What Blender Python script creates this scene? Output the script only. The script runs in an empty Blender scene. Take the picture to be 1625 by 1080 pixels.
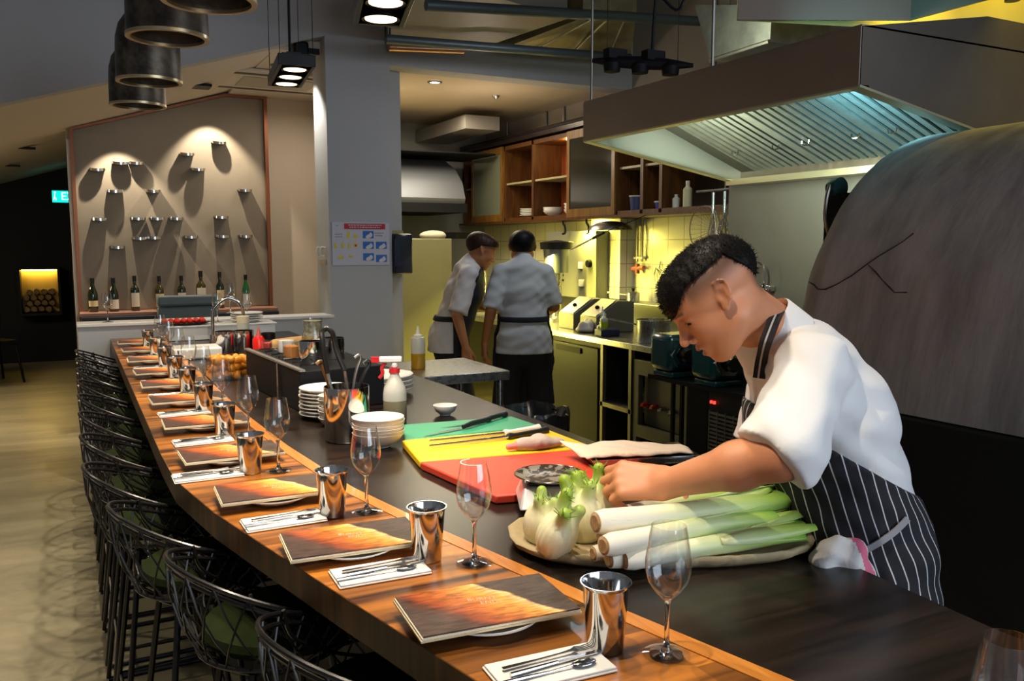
import bpy, bmesh, math, random
import numpy as np
from mathutils import Vector, Matrix, Euler

# ------------------------------------------------------------------ camera, world, exposure
C = bpy.context.scene.collection
SC = bpy.context.scene
random.seed(7)
FPX = 1350.0
PITCH = math.atan(150 / FPX)
YAW = math.radians(27.347)
EYE = Vector((0, 0, 1.55))
cam_d = bpy.data.cameras.new('camera')
cam_d.sensor_width = 36.0
cam_d.lens = FPX / 1625 * 36
cam_d.clip_start = 0.05
cam = bpy.data.objects.new('camera', cam_d)
C.objects.link(cam)
cam.location = EYE
cam.rotation_euler = (math.pi / 2 - PITCH, 0, -YAW)
SC.camera = cam
FW = Vector((math.sin(YAW) * math.cos(PITCH), math.cos(YAW) * math.cos(PITCH), -math.sin(PITCH)))
RT = Vector((math.cos(YAW), -math.sin(YAW), 0))
UP = RT.cross(FW)

SC.view_settings.view_transform = 'Standard'
SC.view_settings.look = 'None'
SC.view_settings.gamma = 1.0
SC.view_settings.exposure = 0.0
SC.view_settings.use_curve_mapping = False
w = bpy.data.worlds.new('world')
SC.world = w
w.use_nodes = True
w.node_tree.nodes['Background'].inputs[0].default_value = (0.80, 0.87, 1.0, 1)
w.node_tree.nodes['Background'].inputs[1].default_value = 0.19
SC.cycles.max_bounces = 8
SC.cycles.transparent_max_bounces = 16
SC.cycles.caustics_reflective = False
SC.cycles.caustics_refractive = False
SC.cycles.sample_clamp_indirect = 4.0

def light(kind, name, loc, target, power, col, size=0.1, spot=60, blend=0.5, size_y=None, spread=None):
    d = bpy.data.lights.new(name, kind)
    d.energy = power
    d.color = col
    if kind == 'SPOT':
        d.spot_size = math.radians(spot); d.spot_blend = blend; d.shadow_soft_size = size
    elif kind == 'AREA':
        d.shape = 'RECTANGLE'; d.size = size; d.size_y = size_y or size
    else:
        d.shadow_soft_size = size
    if spread: d.spread = math.radians(spread)
    o = bpy.data.objects.new(name, d)
    C.objects.link(o)
    o.location = loc
    dr = Vector(target) - Vector(loc)
    o.rotation_euler = dr.to_track_quat('-Z', 'Y').to_euler()
    return o

WARM = (1.0, 0.86, 0.66)
# cool daylight from the glazed front of the restaurant, behind the camera
light('AREA', 'front_window_daylight', (3.0, -3.2, 2.3), (2.0, 2.0, 1.3), 160, (0.76, 0.87, 1.0), 4.5, size_y=2.6)
# lamps of the row above the timber counter
LAMPS = [(0.50, 1.00), (0.40, 1.70), (0.33, 2.45), (0.31, 3.12), (0.30, 3.98), (0.30, 4.70), (0.30, 5.50)]
for i, (x, y) in enumerate(LAMPS):
    light('SPOT', 'counter_spot', (x, y, 2.30), (x + 0.06, y, 0), 46, WARM, 0.014, 92, 0.6)
# the lamp bar hanging above the middle of the counter throws the chair shadows onto the floor
for dx, dy in ((0.0, -0.09), (0.03, 0.09)):
    light('SPOT', 'lamp_bar_spot', (0.66 + dx, 2.05 + dy, 2.21), (0.10, 3.6, 0), 75, WARM, 0.012, 118, 0.6)
# wall washers over the bottle display
for x, z, p in ((0.41, 2.57, 62), (1.17, 2.84, 80)):
    light('SPOT', 'display_washer', (x, 7.96, z), (x + 0.01, 8.24, z - 1.0), p, (1.0, 0.84, 0.62), 0.012, 78, 0.45)
# dining nook behind the half wall
light('AREA', 'nook_ceiling_light', (1.9, 7.4, 2.8), (1.9, 7.4, 0), 8, (1.0, 0.84, 0.66), 0.5)
light('SPOT', 'nook_reveal_spot', (1.50, 6.45, 2.85), (1.67, 6.30, 1.9), 55, (1.0, 0.94, 0.80), 0.03, 80, 0.6)
light('AREA', 'passage_ceiling_light', (-1.5, 8.6, 2.0), (-0.5, 9.0, 0), 60, (1.0, 0.80, 0.50), 0.8)
# lamps of the passage beyond the chairs, left of the photo
light('SPOT', 'passage_downlight', (-0.75, 4.2, 3.2), (-0.7, 4.3, 0), 60, (1.0, 0.86, 0.62), 0.05, 100, 0.8)
# kitchen
light('AREA', 'kitchen_ceiling_light', (2.9, 7.2, 2.8), (2.9, 7.2, 0), 42, (1.0, 0.88, 0.62), 0.9)
light('POINT', 'kitchen_ceiling_fill', (3.25, 6.7, 2.35), (0, 0, 0), 7, (1.0, 0.80, 0.66), 0.05)  # added fill to brighten the kitchen ceiling, no globe hangs here
light('AREA', 'cabinet_strip_light', (4.06, 6.3, 1.765), (4.27, 6.3, 1.46), 205, (1.0, 0.86, 0.16), 0.05, size_y=3.9)
light('AREA', 'kitchen_pass_light', (3.0, 4.6, 2.9), (2.7, 5.2, 0), 12, (0.85, 0.9, 1.0), 0.6)
light('AREA', 'hood_tube_light', (2.30, 2.95, 2.08), (2.9, 3.0, 2.24), 20, (0.90, 1.0, 0.70), 0.07, size_y=0.9, spread=165)
light('AREA', 'hood_tube_light', (2.30, 2.15, 2.08), (2.9, 2.3, 2.24), 10, (0.30, 0.85, 1.0), 0.07, size_y=0.4, spread=100)
# spots of the fixtures near the chef
light('SPOT', 'prep_spot', (0.95, 1.75, 2.75), (1.05, 1.45, 0.95), 75, (1.0, 0.83, 0.62), 0.03, 62, 0.7)
light('SPOT', 'prep_spot', (0.75, 2.9, 2.75), (1.0, 2.6, 0.95), 60, (1.0, 0.83, 0.62), 0.03, 62, 0.7)
light('SPOT', 'prep_spot', (0.95, 4.3, 2.75), (0.9, 4.3, 0.95), 55, (1.0, 0.83, 0.62), 0.03, 70, 0.7)

# ------------------------------------------------------------------ placing helpers
def ray(px, py):
    return FW + RT * ((px - 812.5) / FPX) + UP * ((540 - py) / FPX)
def P(px, py, z):
    r = ray(px, py); return EYE + r * ((z - EYE.z) / r.z)
def PX(px, py, x):
    r = ray(px, py); return EYE + r * (x / r.x)
def PY(px, py, y):
    r = ray(px, py); return EYE + r * (y / r.y)
def D(px, py, d):
    return EYE + ray(px, py) * d

# ------------------------------------------------------------------ materials
MATS = {}
def lin(c):
    return tuple((x / 12.92 if x <= 0.04045 else ((x + 0.055) / 1.055) ** 2.4) for x in c)
def hexc(h):
    return lin(tuple(int(h[i:i + 2], 16) / 255 for i in (0, 2, 4)))
def mat(name, col, rough=0.5, metal=0.0, var=0.0, vscale=8.0, col2=None, bump=0.0, bscale=40.0, stretch=(1, 1, 1),
        spec=0.5, trans=0.0, ior=1.45, emit=None, estr=0.0, alpha=1.0, coat=0.0, sheen=0.0, sss=0.0, lo=0.35, hi=0.65, rvar=0.0):
    if name in MATS: return MATS[name]
    if isinstance(col, str): col = hexc(col)
    if isinstance(col2, str): col2 = hexc(col2)
    m = bpy.data.materials.new(name); m.use_nodes = True
    nt = m.node_tree; b = nt.nodes['Principled BSDF']
    b.inputs['Base Color'].default_value = (*col, 1)
    b.inputs['Roughness'].default_value = rough
    b.inputs['Metallic'].default_value = metal
    b.inputs['Specular IOR Level'].default_value = spec
    b.inputs['Transmission Weight'].default_value = trans
    b.inputs['IOR'].default_value = ior
    b.inputs['Alpha'].default_value = alpha
    b.inputs['Coat Weight'].default_value = coat
    b.inputs['Sheen Weight'].default_value = sheen
    if sss:
        b.inputs['Subsurface Weight'].default_value = sss
        b.inputs['Subsurface Radius'].default_value = (0.012, 0.005, 0.003)
        b.inputs['Subsurface Scale'].default_value = 1.0
    if emit is not None:
        if isinstance(emit, str): emit = hexc(emit)
        b.inputs['Emission Color'].default_value = (*emit, 1)
        b.inputs['Emission Strength'].default_value = estr
    tc = mp = None
    if var or col2 or bump or rvar:
        tc = nt.nodes.new('ShaderNodeTexCoord'); mp = nt.nodes.new('ShaderNodeMapping')
        mp.inputs['Scale'].default_value = stretch
        nt.links.new(tc.outputs['Object'], mp.inputs['Vector'])
    if var or col2:
        n = nt.nodes.new('ShaderNodeTexNoise'); n.inputs['Scale'].default_value = vscale; n.inputs['Detail'].default_value = 6
        n.inputs['Roughness'].default_value = 0.62
        nt.links.new(mp.outputs[0], n.inputs['Vector'])
        r = nt.nodes.new('ShaderNodeValToRGB')
        r.color_ramp.elements[0].position = lo; r.color_ramp.elements[1].position = hi
        c2 = col2 if col2 else tuple(max(0, x * (1 - var)) for x in col)
        r.color_ramp.elements[0].color = (*c2, 1)
        r.color_ramp.elements[1].color = (*col, 1)
        nt.links.new(n.outputs['Fac'], r.inputs['Fac'])
        nt.links.new(r.outputs['Color'], b.inputs['Base Color'])
        m['ramp'] = r.name
    if rvar:
        n3 = nt.nodes.new('ShaderNodeTexNoise'); n3.inputs['Scale'].default_value = bscale; n3.inputs['Detail'].default_value = 4
        nt.links.new(mp.outputs[0], n3.inputs['Vector'])
        mr = nt.nodes.new('ShaderNodeMapRange'); mr.inputs['To Min'].default_value = max(0.02, rough - rvar); mr.inputs['To Max'].default_value = rough + rvar
        nt.links.new(n3.outputs['Fac'], mr.inputs['Value']); nt.links.new(mr.outputs[0], b.inputs['Roughness'])
    if bump:
        n2 = nt.nodes.new('ShaderNodeTexNoise'); n2.inputs['Scale'].default_value = bscale; n2.inputs['Detail'].default_value = 5
        nt.links.new(mp.outputs[0], n2.inputs['Vector'])
        bp = nt.nodes.new('ShaderNodeBump'); bp.inputs['Strength'].default_value = bump; bp.inputs['Distance'].default_value = 0.01
        nt.links.new(n2.outputs['Fac'], bp.inputs['Height'])
        nt.links.new(bp.outputs[0], b.inputs['Normal'])
    MATS[name] = m
    return m

def wood_mat(name, ca, cb, axis=0, scale=6.0, rough=0.35, plank=0.0, plank_dark=0.5, coat=0.0, rot=0.0, contrast=(0.3, 0.7)):
    """long-grain timber, grain along local axis; plank = width of glued staves"""
    if name in MATS: return MATS[name]
    m = bpy.data.materials.new(name); m.use_nodes = True; nt = m.node_tree; L = nt.links
    b = nt.nodes['Principled BSDF']; b.inputs['Roughness'].default_value = rough; b.inputs['Coat Weight'].default_value = coat
    tc = nt.nodes.new('ShaderNodeTexCoord'); mp = nt.nodes.new('ShaderNodeMapping')
    s = [14.0, 14.0, 14.0]; s[axis] = 1.2
    mp.inputs['Scale'].default_value = s; mp.inputs['Rotation'].default_value = (0, 0, rot)
    L.new(tc.outputs['Object'], mp.inputs['Vector'])
    n = nt.nodes.new('ShaderNodeTexNoise'); n.inputs['Scale'].default_value = scale; n.inputs['Detail'].default_value = 7
    n.inputs['Distortion'].default_value = 0.6
    L.new(mp.outputs[0], n.inputs['Vector'])
    r = nt.nodes.new('ShaderNodeValToRGB'); r.color_ramp.elements[0].position = contrast[0]; r.color_ramp.elements[1].position = contrast[1]
    r.color_ramp.elements[0].color = (*hexc(ca), 1); r.color_ramp.elements[1].color = (*hexc(cb), 1)
    L.new(n.outputs['Fac'], r.inputs['Fac'])
    out = r.outputs['Color']
    if plank:
        mp2 = nt.nodes.new('ShaderNodeMapping'); sc = [0.0, 0.0, 0.0]
        other = 1 if axis == 0 else 0
        sc[other] = 1 / plank; sc[axis] = 1.3
        mp2.inputs['Scale'].default_value = sc; mp2.inputs['Rotation'].default_value = (0, 0, rot)
        L.new(tc.outputs['Object'], mp2.inputs['Vector'])
        br = nt.nodes.new('ShaderNodeVectorMath'); br.operation = 'FLOOR'
        L.new(mp2.outputs[0], br.inputs[0])
        wn = nt.nodes.new('ShaderNodeTexWhiteNoise'); L.new(br.outputs[0], wn.inputs['Vector'])
        mr = nt.nodes.new('ShaderNodeMapRange'); mr.inputs['To Min'].default_value = plank_dark; mr.inputs['To Max'].default_value = 1.15
        L.new(wn.outputs['Value'], mr.inputs['Value'])
        mx = nt.nodes.new('ShaderNodeMix'); mx.data_type = 'RGBA'; mx.blend_type = 'MULTIPLY'; mx.inputs['Factor'].default_value = 1
        L.new(out, mx.inputs['A']); L.new(mr.outputs[0], mx.inputs['B']); out = mx.outputs['Result']
    L.new(out, b.inputs['Base Color'])
    MATS[name] = m
    return m

def tile_mat(name, col, grout, size=0.2, rough=0.2):
    if name in MATS: return MATS[name]
    m = bpy.data.materials.new(name); m.use_nodes = True; nt = m.node_tree; L = nt.links
    b = nt.nodes['Principled BSDF']; b.inputs['Roughness'].default_value = rough
    tc = nt.nodes.new('ShaderNodeTexCoord'); sx = nt.nodes.new('ShaderNodeSeparateXYZ'); L.new(tc.outputs['Object'], sx.inputs[0])
    add = nt.nodes.new('ShaderNodeMath'); add.operation = 'ADD'; L.new(sx.outputs['X'], add.inputs[0]); L.new(sx.outputs['Y'], add.inputs[1])
    cb = nt.nodes.new('ShaderNodeCombineXYZ'); L.new(add.outputs[0], cb.inputs['X']); L.new(sx.outputs['Z'], cb.inputs['Y'])
    br = nt.nodes.new('ShaderNodeTexBrick'); br.offset = 0.0; br.inputs['Scale'].default_value = 1.0
    br.inputs['Brick Width'].default_value = size; br.inputs['Row Height'].default_value = size
    br.inputs['Mortar Size'].default_value = 0.004; br.inputs['Color1'].default_value = (*hexc(col), 1)
    br.inputs['Color2'].default_value = (*hexc(col), 1); br.inputs['Mortar'].default_value = (*hexc(grout), 1)
    L.new(cb.outputs[0], br.inputs['Vector']); L.new(br.outputs['Color'], b.inputs['Base Color'])
    MATS[name] = m
    return m

def attr_mix_mat(name, ca, cb, attr='mask', rough=0.5, sss=0.0, var=0.0, sheen=0.0, bump=0.0, bscale=300):
    """two true surface colours mixed by a vertex attribute (stubble on a scalp, green of a leek)"""
    if name in MATS: return MATS[name]
    m = bpy.data.materials.new(name); m.use_nodes = True; nt = m.node_tree; L = nt.links
    b = nt.nodes['Principled BSDF']; b.inputs['Roughness'].default_value = rough; b.inputs['Sheen Weight'].default_value = sheen
    if sss:
        b.inputs['Subsurface Weight'].default_value = sss; b.inputs['Subsurface Radius'].default_value = (0.010, 0.004, 0.002)
        b.inputs['Subsurface Scale'].default_value = 1.0
    a = nt.nodes.new('ShaderNodeAttribute'); a.attribute_name = attr
    mx = nt.nodes.new('ShaderNodeMix'); mx.data_type = 'RGBA'
    mx.inputs['A'].default_value = (*hexc(ca), 1); mx.inputs['B'].default_value = (*hexc(cb), 1)
    L.new(a.outputs['Fac'], mx.inputs['Factor'])
    out = mx.outputs['Result']
    if var:
        tc = nt.nodes.new('ShaderNodeTexCoord'); n = nt.nodes.new('ShaderNodeTexNoise'); n.inputs['Scale'].default_value = 60; n.inputs['Detail'].default_value = 4
        L.new(tc.outputs['Object'], n.inputs['Vector'])
        mr = nt.nodes.new('ShaderNodeMapRange'); mr.inputs['To Min'].default_value = 1 - var; mr.inputs['To Max'].default_value = 1 + var
        L.new(n.outputs['Fac'], mr.inputs['Value'])
        m2 = nt.nodes.new('ShaderNodeMix'); m2.data_type = 'RGBA'; m2.blend_type = 'MULTIPLY'; m2.inputs['Factor'].default_value = 1
        L.new(out, m2.inputs['A']); L.new(mr.outputs[0], m2.inputs['B']); out = m2.outputs['Result']
    L.new(out, b.inputs['Base Color'])
    if bump:
        tc = nt.nodes.new('ShaderNodeTexCoord'); n2 = nt.nodes.new('ShaderNodeTexNoise'); n2.inputs['Scale'].default_value = bscale
        L.new(tc.outputs['Object'], n2.inputs['Vector'])
        bp = nt.nodes.new('ShaderNodeBump'); bp.inputs['Strength'].default_value = bump; bp.inputs['Distance'].default_value = 0.004
        L.new(n2.outputs['Fac'], bp.inputs['Height']); L.new(bp.outputs[0], b.inputs['Normal'])
    MATS[name] = m
    return m

def thin_glass(name, tint=(0.96, 0.97, 0.97), edge=0.9):
    """thin clear wall: see-through with a Fresnel sheen"""
    if name in MATS: return MATS[name]
    m = bpy.data.materials.new(name); m.use_nodes = True; nt = m.node_tree; L = nt.links; nt.nodes.remove(nt.nodes['Principled BSDF'])
    tr = nt.nodes.new('ShaderNodeBsdfTransparent'); gl = nt.nodes.new('ShaderNodeBsdfGlossy'); gl.inputs['Roughness'].default_value = 0.02; gl.inputs[0].default_value = (1, 1, 1, 1)
    lw = nt.nodes.new('ShaderNodeLayerWeight'); lw.inputs['Blend'].default_value = 0.5
    rp = nt.nodes.new('ShaderNodeValToRGB'); rp.color_ramp.elements[0].color = (*tint, 1); rp.color_ramp.elements[1].color = (tint[0] * 0.74, tint[1] * 0.74, tint[2] * 0.74, 1)
    rp.color_ramp.elements[0].position = 0.8; L.new(lw.outputs['Facing'], rp.inputs[0]); L.new(rp.outputs[0], tr.inputs[0])
    pw = nt.nodes.new('ShaderNodeMath'); pw.operation = 'POWER'; pw.inputs[1].default_value = 4.0; L.new(lw.outputs['Facing'], pw.inputs[0])
    mu = nt.nodes.new('ShaderNodeMath'); mu.operation = 'MULTIPLY_ADD'; mu.inputs[1].default_value = 0.85; mu.inputs[2].default_value = 0.075; mu.use_clamp = True
    L.new(pw.outputs[0], mu.inputs[0]); mx = nt.nodes.new('ShaderNodeMixShader'); L.new(mu.outputs[0], mx.inputs[0]); L.new(tr.outputs[0], mx.inputs[1]); L.new(gl.outputs[0], mx.inputs[2])
    L.new(mx.outputs[0], nt.nodes['Material Output'].inputs[0]); MATS[name] = m; return m

# ------------------------------------------------------------------ mesh builder
class MB:
    def __init__(s): s.v = []; s.f = []; s.m = []; s.att = None
    def add(s, vs, fs, mi=0):
        o = len(s.v); s.v += [tuple(v) for v in vs]; s.f += [tuple(i + o for i in f) for f in fs]; s.m += [mi] * len(fs); return s
    def box(s, a, b, mi=0, M=None):
        x0, y0, z0 = a; x1, y1, z1 = b
        vs = [(x0, y0, z0), (x1, y0, z0), (x1, y1, z0), (x0, y1, z0), (x0, y0, z1), (x1, y0, z1), (x1, y1, z1), (x0, y1, z1)]
        if M is not None: vs = [M @ Vector(v) for v in vs]
        return s.add(vs, [(0, 3, 2, 1), (4, 5, 6, 7), (0, 1, 5, 4), (1, 2, 6, 5), (2, 3, 7, 6), (3, 0, 4, 7)], mi)
    def prism(s, poly, z0, z1, mi=0, axis=2):
        n = len(poly)
        def q(p, z):
            if axis == 2: return (p[0], p[1], z)
            if axis == 1: return (p[0], z, p[1])
            return (z, p[0], p[1])
        vs = [q(p, z0) for p in poly] + [q(p, z1) for p in poly]
        fs = [tuple(range(n))[::-1], tuple(range(n, 2 * n))] + [(i, (i + 1) % n, n + (i + 1) % n, n + i) for i in range(n)]
        return s.add(vs, fs, mi)
    def quad(s, a, b, c, d, mi=0): return s.add([a, b, c, d], [(0, 1, 2, 3)], mi)
    def slab(s, pts, t, mi=0):
        """thick panel from a planar polygon"""
        pts = [Vector(p) for p in pts]; n = (pts[1] - pts[0]).cross(pts[2] - pts[0]).normalized() * t
        k = len(pts); vs = pts + [p + n for p in pts]
        return s.add(vs, [tuple(range(k))[::-1], tuple(range(k, 2 * k))] + [(i, (i + 1) % k, k + (i + 1) % k, k + i) for i in range(k)], mi)
    def tube(s, pts, r, seg=8, mi=0, closed=False, caps=True):
        pts = [Vector(p) for p in pts]; n = len(pts)
        rr = r if isinstance(r, (list, tuple)) else [r] * n
        vs = []; prev = None
        for i, p in enumerate(pts):
            if closed: t = pts[(i + 1) % n] - pts[i - 1]
            else: t = pts[min(i + 1, n - 1)] - pts[max(i - 1, 0)]
            t.normalize()
            if prev is None:
                u = t.orthogonal().normalized()
            else:
                u = prev - t * prev.dot(t)
                u = u.normalized() if u.length > 1e-6 else t.orthogonal().normalized()
            prev = u; v = t.cross(u)
            for k in range(seg):
                a = 2 * math.pi * k / seg
                vs.append(p + (u * math.cos(a) + v * math.sin(a)) * rr[i])
        fs = []
        for i in range(n if closed else n - 1):
            j = (i + 1) % n
            for k in range(seg):
                k2 = (k + 1) % seg
                fs.append((i * seg + k, i * seg + k2, j * seg + k2, j * seg + k))
        if caps and not closed:
            fs.append(tuple(range(seg))[::-1]); fs.append(tuple((n - 1) * seg + k for k in range(seg)))
        return s.add(vs, fs, mi)
    def lathe(s, prof, c=(0, 0, 0), seg=32, mi=0, M=None, sx=1.0, sy=1.0):
        vs = []; fs = []; c = Vector(c)
        for (r, z) in prof:
            for k in range(seg):
                a = 2 * math.pi * k / seg
                v = Vector((r * math.cos(a) * sx, r * math.sin(a) * sy, z))
                vs.append((M @ v if M is not None else v) + c)
        for i in range(len(prof) - 1):
            for k in range(seg):
                k2 = (k + 1) % seg
                fs.append((i * seg + k, i * seg + k2, (i + 1) * seg + k2, (i + 1) * seg + k))
        n = len(prof)
        if prof[0][0] > 1e-6: fs.append(tuple(range(seg))[::-1])
        if prof[-1][0] > 1e-6: fs.append(tuple((n - 1) * seg + k for k in range(seg)))
        return s.add(vs, fs, mi)
    def shell(s, prof, c=(0, 0, 0), seg=32, mi=0, M=None):
        """closed lathe: profile goes up outside and comes back inside"""
        vs = []; fs = []; c = Vector(c); n = len(prof)
        for (r, z) in prof:
            for k in range(seg):
                a = 2 * math.pi * k / seg; v = Vector((r * math.cos(a), r * math.sin(a), z))
                vs.append((M @ v if M is not None else v) + c)
        for i in range(n - 1):
            for k in range(seg):
                k2 = (k + 1) % seg
                fs.append((i * seg + k, i * seg + k2, (i + 1) * seg + k2, (i + 1) * seg + k))
        return s.add(vs, fs, mi)
    def ell(s, c, r, seg=16, rings=10, mi=0, M=None):
        prof = [(max(math.sin(math.pi * i / rings), 1e-7) , -math.cos(math.pi * i / rings)) for i in range(rings + 1)]
        vs = []; fs = []; c = Vector(c)
        for (q, z) in prof:
            for k in range(seg):
                a = 2 * math.pi * k / seg; v = Vector((q * math.cos(a) * r[0], q * math.sin(a) * r[1], z * r[2]))
                vs.append((M @ v if M is not None else v) + c)
        for i in range(rings):
            for k in range(seg):
                k2 = (k + 1) % seg
                fs.append((i * seg + k, i * seg + k2, (i + 1) * seg + k2, (i + 1) * seg + k))
        return s.add(vs, fs, mi)
    def build(s, name, mats, parent=None, loc=(0, 0, 0), rot=(0, 0, 0), bev=0.0, flat=False, ang=38, solid=0.0, sub=0):
        me = bpy.data.meshes.new(name)
        me.from_pydata(s.v, [], s.f)
        for m in (mats if isinstance(mats, (list, tuple)) else [mats]): me.materials.append(m)
        if any(s.m): me.polygons.foreach_set('material_index', s.m)
        me.validate()
        bm = bmesh.new(); bm.from_mesh(me); bmesh.ops.remove_doubles(bm, verts=bm.verts, dist=1e-6)
        bmesh.ops.recalc_face_normals(bm, faces=bm.faces); bm.to_mesh(me); bm.free()
        if not flat:
            me.polygons.foreach_set('use_smooth', [True] * len(me.polygons))
            me.set_sharp_from_angle(angle=math.radians(ang))
        o = bpy.data.objects.new(name, me); C.objects.link(o)
        o.location = loc; o.rotation_euler = rot
        if parent is not None: o.parent = parent
        if bev:
            mo = o.modifiers.new('bevel', 'BEVEL'); mo.width = bev; mo.segments = 2; mo.limit_method = 'ANGLE'; mo.angle_limit = math.radians(40)
            mo.harden_normals = False
        if solid:
            mo = o.modifiers.new('solid', 'SOLIDIFY'); mo.thickness = solid; mo.offset = 0
        if sub:
            mo = o.modifiers.new('subsurf', 'SUBSURF'); mo.levels = sub; mo.render_levels = sub
        return o

def thing(name, label, cat, loc=(0, 0, 0), rotz=0.0, group=None):
    o = bpy.data.objects.new(name, None); C.objects.link(o); o.empty_display_size = 0.05
    o.location = loc; o.rotation_euler = (0, 0, rotz)
    o['label'] = label; o['category'] = cat
    if group: o['group'] = group
    return o
def tag(o, label, cat, group=None):
    o['label'] = label; o['category'] = cat
    if group: o['group'] = group
    return o
def struct(o):
    o['kind'] = 'structure'; return o
def dup(root, loc, rotz=None, label=None, group=None):
    r = root.copy(); C.objects.link(r); r.location = loc
    if rotz is not None: r.rotation_euler = (0, 0, rotz)
    if label: r['label'] = label
    if group: r['group'] = group
    for ch in list(root.children):
        c = ch.copy(); C.objects.link(c); c.parent = r
        for g in list(ch.children):
            d = g.copy(); C.objects.link(d); d.parent = c
    return r
def S(name, m, a, b, bev=0.0):
    return struct(MB().box(a, b).build(name, m, bev=bev))
def bez(p0, p1, p2, p3, n=12):
    p0, p1, p2, p3 = map(Vector, (p0, p1, p2, p3)); out = []
    for i in range(n + 1):
        t = i / n; out.append(p0 * (1 - t) ** 3 + p1 * 3 * t * (1 - t) ** 2 + p2 * 3 * t * t * (1 - t) + p3 * t ** 3)
    return out
def smooth_path(pts, n=6):
    pts = [Vector(p) for p in pts]; out = []
    for i in range(len(pts) - 1):
        p0 = pts[max(i - 1, 0)]; p1 = pts[i]; p2 = pts[i + 1]; p3 = pts[min(i + 2, len(pts) - 1)]
        for k in range(n):
            t = k / n
            out.append(0.5 * ((2 * p1) + (p2 - p0) * t + (2 * p0 - 5 * p1 + 4 * p2 - p3) * t * t + (3 * p1 - p0 - 3 * p2 + p3) * t ** 3))
    out.append(pts[-1]); return out
def text(name, body, size, m, parent, loc, rot, extrude=0.0005, align='CENTER'):
    cu = bpy.data.curves.new(name, 'FONT'); cu.body = body; cu.size = size; cu.extrude = extrude; cu.align_x = align; cu.align_y = 'CENTER'
    cu.materials.append(m); cu.resolution_u = 2
    o = bpy.data.objects.new(name, cu); C.objects.link(o)
    me = bpy.data.meshes.new_from_object(o.evaluated_get(bpy.context.evaluated_depsgraph_get())); bpy.data.objects.remove(o)
    o = bpy.data.objects.new(name, me); C.objects.link(o); o.location = loc; o.rotation_euler = rot
    if parent is not None: o.parent = parent
    return o

# ------------------------------------------------------------------ implicit surfaces for bodies and soft shapes
def cap(a, b, ra, rb=None, k=0.02, sub=False, sy=1.0): return ('cap', Vector(a), Vector(b), ra, ra if rb is None else rb, k, sub, sy)
def el(c, r, k=0.02, M=None, sub=False): return ('ell', Vector(c), r, M, 0, k, sub, 1.0)
def sdf_eval(prims, X, Y, Z):
    d = None
    for p in prims:
        if p[0] == 'cap':
            a, b = p[1], p[2]; sy = p[7]
            ba = b - a; by = ba.y / sy
            px_, py_, pz_ = X - a.x, (Y - a.y) / sy, Z - a.z
            L2 = ba.x ** 2 + by ** 2 + ba.z ** 2 + 1e-12
            h = np.clip((px_ * ba.x + py_ * by + pz_ * ba.z) / L2, 0, 1)
            q = np.sqrt((px_ - ba.x * h) ** 2 + (py_ - by * h) ** 2 + (pz_ - ba.z * h) ** 2) - (p[3] + (p[4] - p[3]) * h)
        else:
            c, r, M = p[1], p[2], p[3]
            x, y, z = X - c.x, Y - c.y, Z - c.z
            if M is not None:
                A = np.array(M.to_3x3().transposed(), dtype=np.float32)
                x, y, z = (A[0, 0] * x + A[0, 1] * y + A[0, 2] * z, A[1, 0] * x + A[1, 1] * y + A[1, 2] * z, A[2, 0] * x + A[2, 1] * y + A[2, 2] * z)
            k0 = np.sqrt((x / r[0]) ** 2 + (y / r[1]) ** 2 + (z / r[2]) ** 2)
            k1 = np.sqrt((x / r[0] ** 2) ** 2 + (y / r[1] ** 2) ** 2 + (z / r[2] ** 2) ** 2) + 1e-9
            q = k0 * (k0 - 1) / k1
        k = p[5]
        if d is None: d = q
        elif p[6]:
            h = np.clip(0.5 - 0.5 * (d + q) / k, 0, 1); d = d * (1 - h) - q * h + k * h * (1 - h)
        else:
            h = np.clip(0.5 + 0.5 * (d - q) / k, 0, 1); d = d * (1 - h) + q * h - k * h * (1 - h)
    return d
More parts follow.
